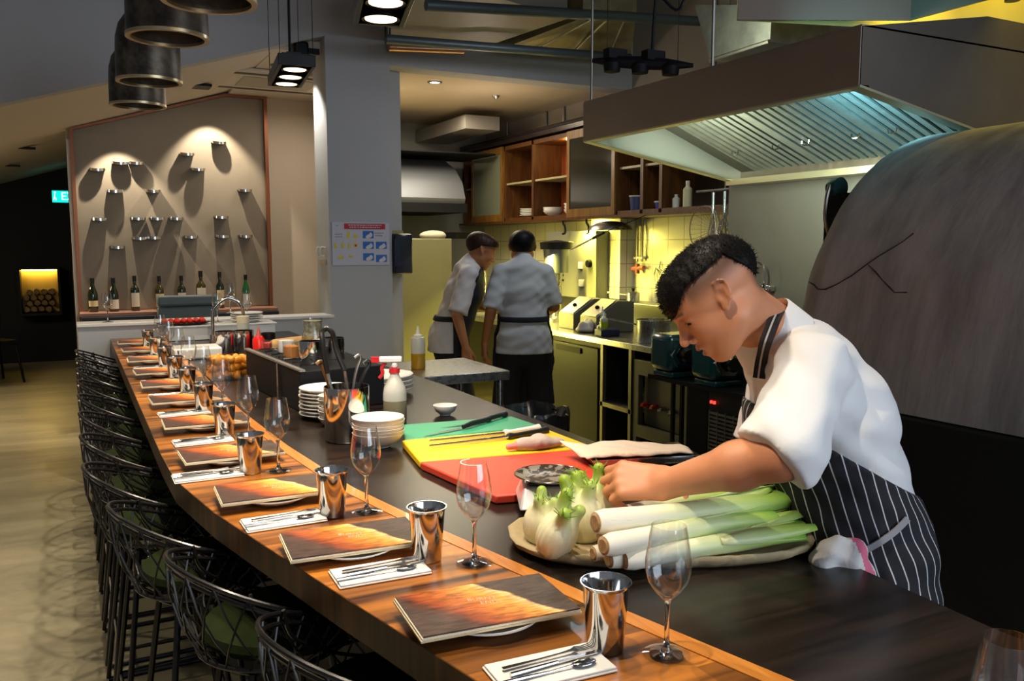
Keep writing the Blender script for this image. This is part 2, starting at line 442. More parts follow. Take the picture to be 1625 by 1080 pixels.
def surface_net(fn, lo, hi, h):
    xs = [np.arange(lo[i], hi[i] + h, h, dtype=np.float32) for i in range(3)]
    X, Y, Z = np.meshgrid(*xs, indexing='ij')
    V = fn(X, Y, Z).astype(np.float32)
    for ax in range(3):
        sl = [slice(None)] * 3; sl[ax] = 0; V[tuple(sl)] = np.maximum(V[tuple(sl)], h * 0.4)
        sl[ax] = -1; V[tuple(sl)] = np.maximum(V[tuple(sl)], h * 0.4)
    S_ = V < 0
    nx, ny, nz = V.shape
    def c(a, i, j, k): return a[i:nx - 1 + i, j:ny - 1 + j, k:nz - 1 + k]
    cnt = np.zeros((nx - 1, ny - 1, nz - 1), np.float32); ps = [np.zeros_like(cnt) for _ in range(3)]
    for ax in range(3):
        for a in (0, 1):
            for b in (0, 1):
                o0 = [0, 0, 0]; others = [q for q in range(3) if q != ax]
                o0[others[0]] = a; o0[others[1]] = b; o1 = list(o0); o1[ax] = 1
                v0, v1 = c(V, *o0), c(V, *o1); s = c(S_, *o0) != c(S_, *o1)
                t = np.where(s, v0 / np.where(np.abs(v0 - v1) < 1e-12, 1, v0 - v1), 0)
                cnt += s
                for q in range(3):
                    ps[q] += np.where(s, o0[q] + (t if q == ax else 0), 0)
    act = cnt > 0
    idx = -np.ones(act.shape, np.int64); idx[act] = np.arange(act.sum())
    I = np.argwhere(act)
    P_ = np.stack([(ps[q][act] / cnt[act] + I[:, q]) * h + xs[q][0] for q in range(3)], 1)
    F = []
    for ax in range(3):
        sl0 = [slice(1, -1)] * 3; sl1 = [slice(1, -1)] * 3; sl0[ax] = slice(0, -1); sl1[ax] = slice(1, None)
        a0, a1 = S_[tuple(sl0)], S_[tuple(sl1)]
        E = np.argwhere(a0 != a1)
        if len(E) == 0: continue
        flip = a0[a0 != a1]
        E = E + 1; E[:, ax] -= 1
        o = [q for q in range(3) if q != ax]
        def g(da, db):
            e = E.copy(); e[:, o[0]] -= da; e[:, o[1]] -= db
            return idx[e[:, 0], e[:, 1], e[:, 2]]
        q = np.stack([g(0, 0), g(1, 0), g(1, 1), g(0, 1)], 1)
        if ax == 1: flip = ~flip
        q[~flip] = q[~flip][:, ::-1]
        F.append(q)
    F = np.concatenate(F) if F else np.zeros((0, 4), int)
    return P_, F[(F >= 0).all(1)]
def net_mesh(name, parts, mats, parent=None, relax=1, matfn=None, maskfn=None, attrs=None, loc=(0, 0, 0), rot=(0, 0, 0)):
    """parts: list of (fn, lo, hi, h); all joined in one mesh"""
    vs = []; fs = []; n = 0
    for fn, lo, hi, h in parts:
        p, f = surface_net(fn, lo, hi, h)
        for _ in range(relax):
            acc = np.zeros_like(p); ct = np.zeros(len(p))
            for a, b in ((0, 1), (1, 2), (2, 3), (3, 0)):
                np.add.at(acc, f[:, a], p[f[:, b]]); np.add.at(ct, f[:, a], 1)
                np.add.at(acc, f[:, b], p[f[:, a]]); np.add.at(ct, f[:, b], 1)
            p = p * 0.5 + 0.5 * acc / np.maximum(ct, 1)[:, None]
        vs.append(p); fs.append(f + n); n += len(p)
    p = np.concatenate(vs); f = np.concatenate(fs)
    me = bpy.data.meshes.new(name); me.from_pydata(p.tolist(), [], f.tolist())
    for m in (mats if isinstance(mats, (list, tuple)) else [mats]): me.materials.append(m)
    bm = bmesh.new(); bm.from_mesh(me); bmesh.ops.recalc_face_normals(bm, faces=bm.faces); bm.to_mesh(me); bm.free()
    me.polygons.foreach_set('use_smooth', [True] * len(me.polygons))
    if matfn is not None:
        c = p[f].mean(1); me.polygons.foreach_set('material_index', matfn(c).astype(int).tolist())
    for an, afn in (attrs or {}).items():
        at = me.attributes.new(an, 'FLOAT', 'POINT'); at.data.foreach_set('value', afn(p).astype(np.float32))
    me.update()
    o = bpy.data.objects.new(name, me); C.objects.link(o); o.location = loc; o.rotation_euler = rot
    if parent is not None: o.parent = parent
    return o
def add_strands(o, n, ln, rad, comb, seed=1, keep=None):
    """short tapering hairs rooted on the object's surface, in the same mesh"""
    me = o.data; nv = len(me.vertices); co = np.zeros(nv * 3); me.vertices.foreach_get('co', co); co = co.reshape(-1, 3)
    no = np.zeros(nv * 3); me.vertex_normals.foreach_get('vector', no); no = no.reshape(-1, 3)
    r = np.random.RandomState(seed); idx = r.randint(0, nv, n)
    if keep is not None: idx = idx[keep(co[idx], no[idx])]
    P0 = co[idx] - no[idx] * 0.002; d = no[idx] * 0.9 + np.array(comb) + r.normal(0, 0.28, (len(idx), 3)); d /= np.linalg.norm(d, axis=1)[:, None]
    L_ = ln * r.uniform(0.6, 1.25, len(idx))[:, None]; up_ = np.cross(d, r.normal(0, 1, d.shape)); up_ /= np.linalg.norm(up_, axis=1)[:, None]; w_ = np.cross(d, up_)
    V = []
    for a in (0, 2.09, 4.19): V.append(P0 + (up_ * math.cos(a) + w_ * math.sin(a)) * rad)
    V.append(P0 + d * L_); k = len(idx); V = np.concatenate(V)
    F = [];
    for i in range(k): F += [(i, k + i, 3 * k + i), (k + i, 2 * k + i, 3 * k + i), (2 * k + i, i, 3 * k + i)]
    F = (np.array(F) + nv).tolist()
    faces = [tuple(p.vertices) for p in me.polygons] + F
    m2 = bpy.data.meshes.new(me.name); m2.from_pydata(co.tolist() + V.tolist(), [], faces)
    for m in me.materials: m2.materials.append(m)
    m2.polygons.foreach_set('use_smooth', [True] * len(m2.polygons)); o.data = m2
def prim_fn(prims): return lambda X, Y, Z: sdf_eval(prims, X, Y, Z)
def sstep(x, a, b):
    t = np.clip((x - a) / (b - a), 0, 1); return t * t * (3 - 2 * t)
def Ry(deg): return Matrix.Rotation(math.radians(deg), 3, 'Y')
def Rx(deg): return Matrix.Rotation(math.radians(deg), 3, 'X')
def Rz(deg): return Matrix.Rotation(math.radians(deg), 3, 'Z')
ORD = ['nearest the camera', 'second from the camera', 'third from the camera', 'fourth from the camera', 'fifth from the camera', 'sixth from the camera',
       'seventh from the camera', 'eighth from the camera', 'ninth from the camera', 'tenth from the camera', 'eleventh from the camera', 'twelfth from the camera']

# ================================================================== THE ROOM
M_wall = mat('cool_white_paint', (0.44, 0.45, 0.47), 0.85, var=0.06, vscale=1.5)
M_cream = mat('cream_paint', (0.62, 0.55, 0.46), 0.85)
M_ceil = mat('grey_ceiling_paint', (0.16, 0.14, 0.13), 0.9, var=0.2, vscale=2)
M_black = mat('black_panel', (0.005, 0.005, 0.007), 0.6, spec=0.2)
M_blackm = mat('black_metal', (0.012, 0.012, 0.013), 0.35, 0.6)
M_wire = mat('black_wire', (0.012, 0.011, 0.011), 0.28, 0.3, spec=0.7)
M_steel = mat('brushed_steel', (0.50, 0.50, 0.49), 0.28, 1.0, rvar=0.1, bscale=30, stretch=(1, 20, 1))
M_steeld = mat('dull_steel', (0.30, 0.28, 0.26), 0.42, 1.0, var=0.25, vscale=3, rvar=0.1, bscale=8)
M_chrome = mat('polished_steel', (0.66, 0.65, 0.64), 0.10, 1.0)
M_galv = mat('galvanised_steel', (0.45, 0.45, 0.42), 0.42, 1.0, var=0.35, vscale=9)
M_floor = mat('polished_concrete', (0.40, 0.35, 0.23), 0.34, var=0.4, vscale=1.3, col2=(0.25, 0.22, 0.145), bump=0.05, bscale=6, stretch=(0.4, 2.5, 1), rvar=0.12)
M_white = mat('white_gloss_paint', (0.75, 0.73, 0.69), 0.4)

S('floor', M_floor, (-3.3, -3.0, -0.1), (6.0, 13.2, 0.0))
S('ceiling', M_ceil, (-3.3, -1.0, 4.0), (6.0, 6.1, 4.1))
zc = lambda x: 2.402 + 0.309 * (x + 0.329)
# white bulkhead with the sloping lower edge, and the wall above the kitchen pass
struct(MB().prism([(-3.2, zc(-3.2)), (1.67, zc(1.67)), (1.67, 4.0), (-3.2, 4.0)], 6.1, 6.22, axis=1).build('wall_bulkhead', M_wall))
S('wall_column', M_wall, (1.67, 6.1, 0), (2.145, 6.45, 4.0))
S('wall_column_return', M_wall, (2.145, 6.28, 0), (2.29, 6.5, 2.86))
S('wall_pass_header', M_wall, (2.145, 6.1, 2.86), (4.3, 6.3, 4.0))
S('wall_half', M_wall, (0.02, 6.1, 0), (1.67, 6.24, 1.03))
struct(MB().box((0.015, 6.085, 1.03), (1.69, 6.30, 1.052)).build('trim_half_wall_sill', M_white, bev=0.004))
S('wall_left', M_wall, (-3.3, -1.0, 0), (-3.2, 13.1, 4.0))
S('wall_far', M_black, (-3.2, 13.0, 0), (0.14, 13.1, 3.4))
S('wall_partition_dark', M_black, (0.02, 8.42, 0), (0.14, 13.0, 3.4))
S('wall_nook_back', M_cream, (0.02, 8.3, 0), (2.25, 8.42, 3.4))
S('wall_nook_right', M_cream, (2.2, 6.5, 0), (2.29, 8.95, 3.4))
struct(MB().add([(-3.2, 6.22, zc(-3.2)), (1.35, 6.22, 2.92), (1.35, 13.0, 2.92 + 0.08), (-3.2, 13.0, zc(-3.2) + 0.08),
                 (-3.2, 6.22, 4.0), (1.35, 6.22, 4.0), (1.35, 13.0, 4.0), (-3.2, 13.0, 4.0)],
                [(0, 1, 2, 3), (7, 6, 5, 4), (0, 4, 5, 1), (1, 5, 6, 2), (2, 6, 7, 3), (3, 7, 4, 0)]).build('ceiling_slope', M_cream, flat=True))
S('ceiling_nook', M_cream, (1.35, 6.22, 2.92), (2.25, 8.3, 3.0))
S('ceiling_kitchen', mat('cream_kitchen_ceiling', (0.60, 0.50, 0.36), 0.5), (2.29, 6.3, 2.88), (4.3, 9.0, 2.96))
S('wall_kitchen_back', mat('grey_kitchen_wall', (0.22, 0.22, 0.20), 0.6), (2.29, 8.95, 0), (4.4, 9.05, 3.2))
S('wall_right', mat('warm_grey_paint', (0.33, 0.29, 0.26), 0.8), (4.3, -1.0, 0), (4.4, 9.0, 4.0))
M_tile = tile_mat('pale_tiles', 'ece6c4', 'b4ab84', 0.2, 0.25)
S('wall_right_tiled', M_tile, (4.27, 3.7, 0.9), (4.3, 8.95, 1.80))
S('wall_tiled_pier', M_tile, (4.13, 6.0, 1.10), (4.27, 6.45, 1.78))
S('wall_cooking', mat('stainless_cladding', (0.20, 0.185, 0.17), 0.5, 0.6, var=0.15, vscale=2), (3.2, 2.14, 0.0), (3.28, 3.62, 2.0))
struct(MB().box((0.022, 8.27, 0.0), (0.048, 8.30, 2.45)).build('trim_panel_edge', M_white))

# ---- concrete display panel with copper edge and its shelf
M_conc = mat('trowelled_plaster', (0.30, 0.26, 0.205), 0.75, var=0.12, vscale=3, bump=0.08, bscale=14)
M_cop = mat('copper_edge', (0.26, 0.10, 0.05), 0.4, 0.7)
pz = lambda x: 2.50 + 0.30 * x if x < 1.32 else 2.896
panel = thing('display_panel', 'trowelled plaster wall panel with sloping top and copper edging behind the bottles', 'wall panel', (0, 0, 0))
MB().prism([(0.075, 0.99), (1.66, 0.99), (1.66, pz(1.6)), (1.32, pz(1.32)), (0.075, pz(0.075))], 8.25, 8.298, axis=1).build('plaster', M_conc, panel)
MB().prism([(0.048, 0.985), (0.075, 0.985), (0.075, pz(0.075)), (1.32, pz(1.32)), (1.66, pz(1.6)), (1.66, 0.985), (1.69, 0.985), (1.69, pz(1.6) + 0.022), (1.32, pz(1.32) + 0.022), (0.048, pz(0.05) + 0.022)], 8.20, 8.298, axis=1).build('copper_edging', M_cop, panel)
MB().box((0.05, 7.98, 0.955), (1.69, 8.25, 0.985)).build('bottle_ledge', mat('pink_copper_shelf', (0.42, 0.22, 0.15), 0.5), panel, bev=0.003)
tag(MB().box((0.06, 7.9, 0.10), (1.68, 8.29, 0.955)).box((0.05, 7.86, 0.0), (1.69, 8.29, 0.10)).build('banquette_backing', mat('navy_leather', (0.012, 0.016, 0.030), 0.5), bev=0.004),
    'dark navy padded bench backing below the bottle ledge', 'bench')

# ---- wall mounted curved bottle rests
M_hold = mat('curved_steel', (0.80, 0.80, 0.78), 0.16, 1.0)
hold = [(154, 268), (190, 258), (215, 258), (296, 244), (346, 226), (313, 268), (182, 302), (242, 302), (387, 301), (158, 346), (218, 345), (248, 345),
        (279, 345), (350, 343), (186, 390), (221, 376), (244, 375), (302, 374), (352, 373), (388, 373)]
hdesc = ['far left of the top group', 'left one of the touching pair near the panel top', 'right one of the touching pair near the panel top', 'upper one of the pair left of the topmost rest', 'topmost on the panel',
         'lower one of the pair left of the topmost rest', 'left one of the second row', 'middle one of the second row', 'right one of the second row by the copper edge', 'far left of the third row',
         'second from left of the third row', 'third from left of the third row', 'fourth from left of the third row', 'right one of the third row', 'lowest on the panel',
         'left one of the touching pair in the bottom row', 'right one of the touching pair in the bottom row', 'middle one of the bottom row above the armchair', 'second from right of the bottom row', 'far right of the bottom row']
h0 = None
for i, (px, py) in enumerate(hold):
    p = PY(px, py, 8.25)
    if h0 is None:
        b = MB(); n = 14; t = 0.004
        for k in range(n):
            def q(a): return (0.060 * math.sin(a), -0.052 - 0.03 * math.cos(a) + 0.0, 0.012 - 0.022 * math.cos(a))
            a0 = -1.5 + 3.0 * k / n; a1 = -1.5 + 3.0 * (k + 1) / n
            x0, z0 = 0.062 * math.sin(a0), -0.024 * math.cos(a0); x1, z1 = 0.062 * math.sin(a1), -0.024 * math.cos(a1)
            y0, y1 = -0.060 - 0.055 * math.cos(a0), -0.060 - 0.055 * math.cos(a1)
            b.add([(x0, y0, z0), (x1, y1, z1), (x1, 0.0, z1 * 0.6), (x0, 0.0, z0 * 0.6), (x0, y0, z0 + t), (x1, y1, z1 + t), (x1, 0.0, z1 * 0.6 + t), (x0, 0.0, z0 * 0.6 + t)],
                  [(0, 3, 2, 1), (4, 5, 6, 7), (0, 1, 5, 4), (1, 2, 6, 5), (2, 3, 7, 6), (3, 0, 4, 7)])
        for k in range(n):
            a0 = -1.5 + 3.0 * k / n; a1 = -1.5 + 3.0 * (k + 1) / n
            x0, z0 = 0.062 * math.sin(a0), -0.012 * math.cos(a0); x1, z1 = 0.062 * math.sin(a1), -0.012 * math.cos(a1)
            y0, y1 = -0.062 - 0.055 * math.cos(a0), -0.062 - 0.055 * math.cos(a1)
            b.quad((x0, y0, z0 - 0.014), (x1, y1, z1 - 0.014), (x1, y1, z1 + 0.008), (x0, y0, z0 + 0.008))
        h0 = b.build('bottle_rest', M_hold); o = h0
    else:
        o = h0.copy(); C.objects.link(o)
    o.location = p
    tag(o, 'curved steel bottle rest, ' + hdesc[i], 'bottle holder', 'steel bottle rests on the plaster panel')

# ---- wine bottles on the ledge
def bottle_prof(h, r, kind=0):
    if kind == 1:   # sloping shoulders
        return [(0.0, 0.0), (r * 0.9, 0), (r, 0.006), (r, h * 0.48), (r * 0.9, h * 0.58), (r * 0.55, h * 0.72), (r * 0.36, h * 0.84), (r * 0.34, h * 0.955), (r * 0.4, h * 0.96), (r * 0.4, h), (0, h)]
    return [(0.0, 0.0), (r * 0.9, 0), (r, 0.006), (r, h * 0.58), (r * 0.93, h * 0.64), (r * 0.5, h * 0.71), (r * 0.36, h * 0.76), (r * 0.35, h * 0.95), (r * 0.42, h * 0.955), (r * 0.42, h), (0, h)]
def bottle(x, y, z, h, r, kind, gm, lm, lz, lab):
    t = thing('wine_bottle', lab, 'bottle', (x, y, z), 0, 'wine bottles along the ledge')
    MB().lathe(bottle_prof(h, r, kind), seg=24).build('glass_bottle', gm, t)
    MB().lathe([(r * 0.43, h * 0.84), (r * 0.44, h * 1.002), (0, h * 1.003)], seg=20).build('foil_cap', mat('dark_foil', (0.02, 0.02, 0.02), 0.35, 0.5), t)
    b = MB(); n = 16
    for k in range(n):
        a0 = -2.6 + 2.2 * k / n; a1 = -2.6 + 2.2 * (k + 1) / n; rr = r * 1.012
        b.quad((rr * math.cos(a0), rr * math.sin(a0), lz[0] * h), (rr * math.cos(a1), rr * math.sin(a1), lz[0] * h), (rr * math.cos(a1), rr * math.sin(a1), lz[1] * h), (rr * math.cos(a0), rr * math.sin(a0), lz[1] * h))
    b.build('paper_label', lm, t)
    return t
G_dark = mat('bottle_green_glass', (0.006, 0.014, 0.004), 0.06, spec=0.9, coat=0.6)
G_green = mat('bright_green_glass', (0.01, 0.12, 0.03), 0.06, spec=0.9, coat=0.6)
G_brown = mat('olive_glass', (0.035, 0.030, 0.004), 0.06, spec=0.9, coat=0.6)
L_w = mat('white_label', (0.72, 0.68, 0.56), 0.7); L_c = mat('cream_label', (0.72, 0.60, 0.34), 0.7); L_p = mat('pinkish_label', (0.72, 0.60, 0.52), 0.7)
bots = [(148, 0.29, 0.040, 1, G_dark, L_c, (0.17, 0.34), 'slope-shouldered dark wine bottle with short cream label, first on the ledge from the left'),
        (181, 0.29, 0.040, 1, G_dark, L_w, (0.08, 0.36), 'slope-shouldered dark wine bottle with white label, second on the ledge from the left'),
        (215, 0.305, 0.037, 0, G_dark, L_w, (0.12, 0.52), 'straight dark wine bottle with large white label, third on the ledge from the left'),
        (254, 0.30, 0.037, 0, G_brown, L_c, (0.10, 0.48), 'dark wine bottle with cream label just left behind the grey armchair back'),
        (289, 0.30, 0.037, 0, G_dark, L_p, (0.12, 0.50), 'dark wine bottle with pinkish label behind the right part of the armchair back'),
        (320, 0.34, 0.042, 0, G_brown, L_w, (0.14, 0.56), 'tallest wine bottle, olive glass with white label, right of the armchair'),
        (350, 0.33, 0.036, 0, G_dark, L_c, (0.10, 0.50), 'slim dark wine bottle with cream label, second on the ledge from the right'),
        (391, 0.30, 0.036, 1, G_green, L_w, (0.12, 0.42), 'bright green wine bottle with white label, last on the ledge to the right')]
for px, h, r, kd, g, l, lz, lab in bots:
    p = PY(px, 482, 8.12); bottle(p.x, 8.12, 0.986, h, r, kd, g, l, lz, lab)

# ---- grey leather armchair in front of the shelf
ac = thing('armchair', 'blue grey leather armchair with channelled back below the bottles', 'chair', (0.86, 7.45, 0), 0)
M_leath = mat('blue_grey_leather', (0.10, 0.15, 0.17), 0.42, bump=0.1, bscale=60)
b = MB()
for k, (z0, z1) in enumerate(((0.62, 0.80), (0.802, 0.94), (0.942, 1.05), (1.052, 1.14))):
    b.box((-0.24 - 0.0, 0.12 - 0.012 * k, z0), (0.24, 0.22 - 0.012 * k, z1))
b.build('backrest', M_leath, ac, bev=0.02)
MB().box((-0.26, -0.25, 0.36), (0.26, 0.2, 0.48)).build('seat', M_leath, ac, bev=0.03)
for s in (-1, 1):
    MB().box((0.24 * s - 0.03, -0.22, 0.36), (0.24 * s + 0.03, 0.2, 0.72)).build('armrest', M_leath, ac, bev=0.02)
for sx in (-1, 1):
    for sy in (-1, 1):
        MB().tube([(0.2 * sx, 0.18 * sy, 0.37), (0.22 * sx, 0.2 * sy, 0.0)], [0.02, 0.012]).build('leg', M_blackm, ac)

# ---- far end: log niche, exit sign, dark furniture
nb = thing('log_store', 'black framed wall niche with a warm light strip above stacked logs', 'niche', (0, 12.98, 0))
a, c = PY(33, 427, 12.98), PY(95, 493, 12.98)
MB().box((a.x - 0.02, -0.30, c.z - 0.02), (c.x + 0.02, -0.28, a.z + 0.02)).box((a.x - 0.02, -0.30, c.z - 0.04), (c.x + 0.02, 0, c.z - 0.02)).box((a.x - 0.02, -0.3, a.z + 0.0), (c.x + 0.02, 0, a.z + 0.02)).box((a.x - 0.04, -0.3, c.z - 0.04), (a.x - 0.02, 0, a.z + 0.02)).box((c.x + 0.02, -0.3, c.z - 0.04), (c.x + 0.04, 0, a.z + 0.02))
b = MB(); x0, x1, z0, z1 = a.x, c.x, c.z, a.z
b.box((x0, -0.03, z0), (x1, 0.0, z1), 1)
for A_, B_ in (((x0 - 0.03, -0.36, z0 - 0.03), (x1 + 0.03, 0, z0)), ((x0 - 0.03, -0.36, z1), (x1 + 0.03, 0, z1 + 0.03)), ((x0 - 0.03, -0.36, z0), (x0, 0, z1)), ((x1, -0.36, z0), (x1 + 0.03, 0, z1))): b.box(A_, B_)
b.build('niche_box', [M_black, mat('ochre_backing', (0.40, 0.28, 0.10), 0.6)], nb)
MB().box((x0 + 0.01, -0.10, z1 - 0.02), (x1 - 0.01, -0.05, z1 - 0.004)).build('light_strip', mat('niche_strip', (1, 1, 1), emit=(1.0, 0.66, 0.08), estr=30), nb)
M_bark = mat('bark', (0.05, 0.035, 0.02), 0.9); M_cut = mat('cut_wood', (0.22, 0.14, 0.055), 0.8, var=0.5, vscale=14)
log0 = None; placed = []
rnd = random.Random(3); yy = z0 + 0.050; row = 0
while yy < z0 + 0.60 * (z1 - z0):
    xx = x0 + 0.052 + (0.04 if row % 2 else 0)
    while xx < x1 - 0.046:
        placed.append((xx, yy + rnd.uniform(-0.006, 0.006), rnd.uniform(0.92, 1.02))); xx += 0.084
    yy += 0.074; row += 1
for k, (xx, zz, s) in enumerate(placed):
    if log0 is None:
        bm_ = MB(); n = 14
        prof = [(0.036 + 0.003 * math.sin(j * 2.3), 0) for j in range(n)]
        vs = []
        for y in (-0.24, -0.03):
            for j in range(n):
                aa = 2 * math.pi * j / n; rr = 0.037 + 0.003 * math.sin(3 * aa + 1)
                vs.append((rr * math.cos(aa), y, rr * math.sin(aa)))
        bm_.add(vs, [(j, (j + 1) % n, n + (j + 1) % n, n + j) for j in range(n)], 0); bm_.add(vs[:n], [tuple(range(n))], 1); bm_.add(vs[n:], [tuple(range(n))[::-1]], 1)
        log0 = bm_.build('firewood_log', [M_bark, M_cut]); o = log0
    else:
        o = log0.copy(); C.objects.link(o)
    o.location = (xx, 12.98, zz); o.rotation_euler = (0, rnd.uniform(0, 6), 0); o.scale = (s, 1, s)
    tag(o, 'round cut firewood log stacked in the lit wall niche', 'log', 'firewood logs in the lit niche')
ex = thing('exit_sign', 'lit teal exit sign with running figure on the dark far wall', 'sign', (0, 12.2, 0))
a, c = PY(82, 302, 12.2), PY(104, 321, 12.2)
cz, hh = (a.z + c.z) / 2, (a.z - c.z) / 2
M_exb = mat('exit_face', (0.0, 0.25, 0.22), emit=(0.0, 0.85, 0.75), estr=1.1); M_exw = mat('exit_letters', (0.9, 0.95, 0.9), emit=(0.75, 1.0, 0.95), estr=1.6)
MB().box((a.x, 0, cz - hh), (a.x + 0.47, 0.06, cz + hh)).build('sign_box', M_exb, ex, bev=0.004)
MB().tube([(a.x + 0.2, 0.03, cz + hh), (a.x + 0.2, 0.03, 2.48)], 0.008).build('hanger', M_blackm, ex)
text('letters', 'EXIT', 0.135, M_exw, ex, (a.x + 0.235, -0.004, cz), (math.pi / 2, 0, 0), 0.002)
MB().ell((a.x + 0.034, -0.003, cz + 0.048), (0.010, 0.003, 0.012), mi=0).tube([(a.x + 0.032, -0.003, cz + 0.03), (a.x + 0.028, -0.003, cz - 0.01), (a.x + 0.014, -0.003, cz - 0.045)], 0.006).tube([(a.x + 0.028, -0.003, cz - 0.01), (a.x + 0.044, -0.003, cz - 0.025), (a.x + 0.040, -0.003, cz - 0.05)], 0.006).build('running_figure', M_exw, ex)
# high dark stool at the left frame edge
hs = thing('dining_chair', 'dark dining chair cut by the left edge of the photo in the passage', 'chair', (-0.86, 11.2, 0), 0.5)
for sx in (-1, 1):
    for sy in (-1, 1): MB().tube([(0.19 * sx, 0.19 * sy, 0.45), (0.24 * sx, 0.24 * sy, 0.0)], 0.014).build('leg', M_black, hs)
MB().box((-0.22, -0.22, 0.44), (0.22, 0.22, 0.49)).build('seat', M_black, hs, bev=0.01)
b = MB().tube(smooth_path([(-0.2, 0.21, 0.48), (-0.23, 0.24, 0.85), (0, 0.27, 0.93), (0.23, 0.24, 0.85), (0.2, 0.21, 0.48)]), 0.014)
for k in range(4): b.tube([(-0.12 + 0.08 * k, 0.21, 0.48), (-0.13 + 0.087 * k, 0.26, 0.9)], 0.008)
b.build('backrest', M_black, hs)
tb = thing('dark_table', 'black side table edge at the far left of the passage', 'table', (-1.25, 10.6, 0))
MB().box((-0.4, -0.5, 0.72), (0.4, 0.5, 0.76)).build('tabletop', M_black, tb, bev=0.004)
MB().tube([(0, 0, 0.72), (0, 0, 0.02)], 0.04).build('pedestal', M_black, tb); MB().lathe([(0.0, 0), (0.24, 0), (0.24, 0.015), (0.04, 0.03), (0, 0.03)]).build('base', M_black, tb)

# ================================================================== COUNTER
M_oak = wood_mat('warm_counter_timber', '3e1a07', 'c87c2e', axis=0, scale=1.5, rough=0.30, plank=0.13, plank_dark=0.35, coat=0.1, contrast=(0.36, 0.64))
M_edge = wood_mat('counter_stave_edge', '4a2a12', '8a5c30', axis=2, scale=2.0, rough=0.4, plank=0.05, plank_dark=0.5)
M_strip = wood_mat('orange_edge_strip', 'b0641e', 'd08a3c', axis=1, scale=3.0, rough=0.3, coat=0.2)
M_dark = wood_mat('charred_black_timber', '120e0c', '2a211c', axis=0, scale=2.2, rough=0.27, plank=0.11, plank_dark=0.7, coat=0.0)
M_dark.node_tree.nodes['Principled BSDF'].inputs['Specular IOR Level'].default_value = 0.28
Ltop = [(0.655, 0.1), (0.471, 1.023), (0.386, 1.395), (0.315, 1.72), (0.261, 1.972), (0.212, 2.30), (0.205, 2.6), (0.205, 6.08)]
Rtop = [(1.04, 0.1), (0.854, 0.851), (0.789, 1.108), (0.74, 1.328), (0.676, 1.613), (0.60, 2.02), (0.556, 2.549), (0.53, 3.163), (0.52, 6.08)]
Rin = [(x - 0.034, y - 0.004) for x, y in Rtop]; Rin[-1] = (0.486, 6.08)
Dtop = [(1.31, 0.1), (1.268, 0.787), (1.297, 1.2), (1.36, 1.55), (1.41, 1.9), (1.42, 3.4), (1.36, 4.6), (1.36, 6.08)]
ZC = 0.95
tc_ = thing('timber_counter', 'long dining counter top of warm glued timber staves along the chairs', 'counter', (0, 0, 0))
bb = MB(); poly = Ltop + Rin[::-1]; n = len(poly); k = len(Ltop)
vs = [(x, y, ZC) for x, y in poly] + [(x, y, ZC - 0.062) for x, y in poly]
bb.add(vs, [tuple(range(n))], 0); bb.add(vs, [tuple(range(n, 2 * n))[::-1]] + [(i, (i + 1) % n, n + (i + 1) % n, n + i) for i in range(n)], 1)
bb.build('stave_top', [M_oak, M_edge], tc_, bev=0.002)
MB().prism(Rin + Rtop[::-1], ZC - 0.03, ZC + 0.001).build('edge_strip', M_strip, tc_)
dw = thing('dark_worktop', 'wide black stained timber worktop on the cooks side of the counter', 'counter', (0, 0, 0))
MB().prism(Rtop + Dtop[::-1], ZC - 0.045, ZC - 0.0005).build('worktop', M_dark, dw, bev=0.002)
base_poly = [(0.90, 0.15), (0.72, 1.1), (0.60, 1.8), (0.50, 2.4), (0.46, 6.05), (1.28, 6.05), (1.28, 1.9), (1.20, 0.9), (1.22, 0.15)]
MB().prism(base_poly, 0.0, ZC - 0.062).build('counter_base', mat('black_base', (0.010, 0.009, 0.009), 0.5), dw)

# ================================================================== OVERHEAD
M_pend = mat('smoky_bronze', (0.24, 0.20, 0.15), 0.42, 0.6, col2=(0.05, 0.042, 0.035), vscale=9, bump=0.05, bscale=30, lo=0.42, hi=0.72)
M_rim = mat('worn_brass_rim', (0.62, 0.50, 0.30), 0.3, 0.9)
pend = [(332, 4, 2.55, 'nearest, cut by the top edge of the photo'), (267, 74, 3.0, 'second from the camera'), (237, 129, 3.8, 'third from the camera'), (219, 166, 4.45, 'farthest of the row')]
pt = None
for px, py, dz, ds in pend:
    p = D(px, py, dz); p.z = 2.275
    if pt is None:
        pt = thing('pendant_lamp', 'domed bronze pendant lamp with brass rim, ' + ds, 'lamp', p, 0, 'smoky bronze pendants in a row'); o = pt
        r = 0.138
        MB().shell([(r, 0.0), (r - 0.003, 0.15), (r - 0.006, 0.19), (r - 0.02, 0.245), (r - 0.05, 0.29), (r - 0.09, 0.315), (0.0001, 0.325), (0.0001, 0.318), (r - 0.095, 0.308), (r - 0.06, 0.285), (r - 0.03, 0.24), (r - 0.016, 0.19), (r - 0.014, 0.0), (r, 0.0)], seg=48).build('shade', M_pend, pt)
        MB().shell([(r + 0.0015, -0.001), (r + 0.0015, 0.010), (r - 0.016, 0.010), (r - 0.016, -0.001), (r + 0.0015, -0.001)], seg=48).build('rim', M_rim, pt)
        MB().tube([(0, 0, 0.32), (0, 0, 1.70)], 0.005).build('cable', M_blackm, pt)
        MB().lathe([(0.0, 1.69), (0.05, 1.69), (0.05, 1.724), (0, 1.724)]).build('ceiling_rose', M_blackm, pt)
        MB().lathe([(0.0, 0.20), (0.03, 0.20), (0.035, 0.26), (0.02, 0.31), (0, 0.31)], seg=20).build('bulb_holder', M_blackm, pt)
    else:
        o = dup(pt, p, None, 'domed bronze pendant lamp with brass rim, ' + ds)

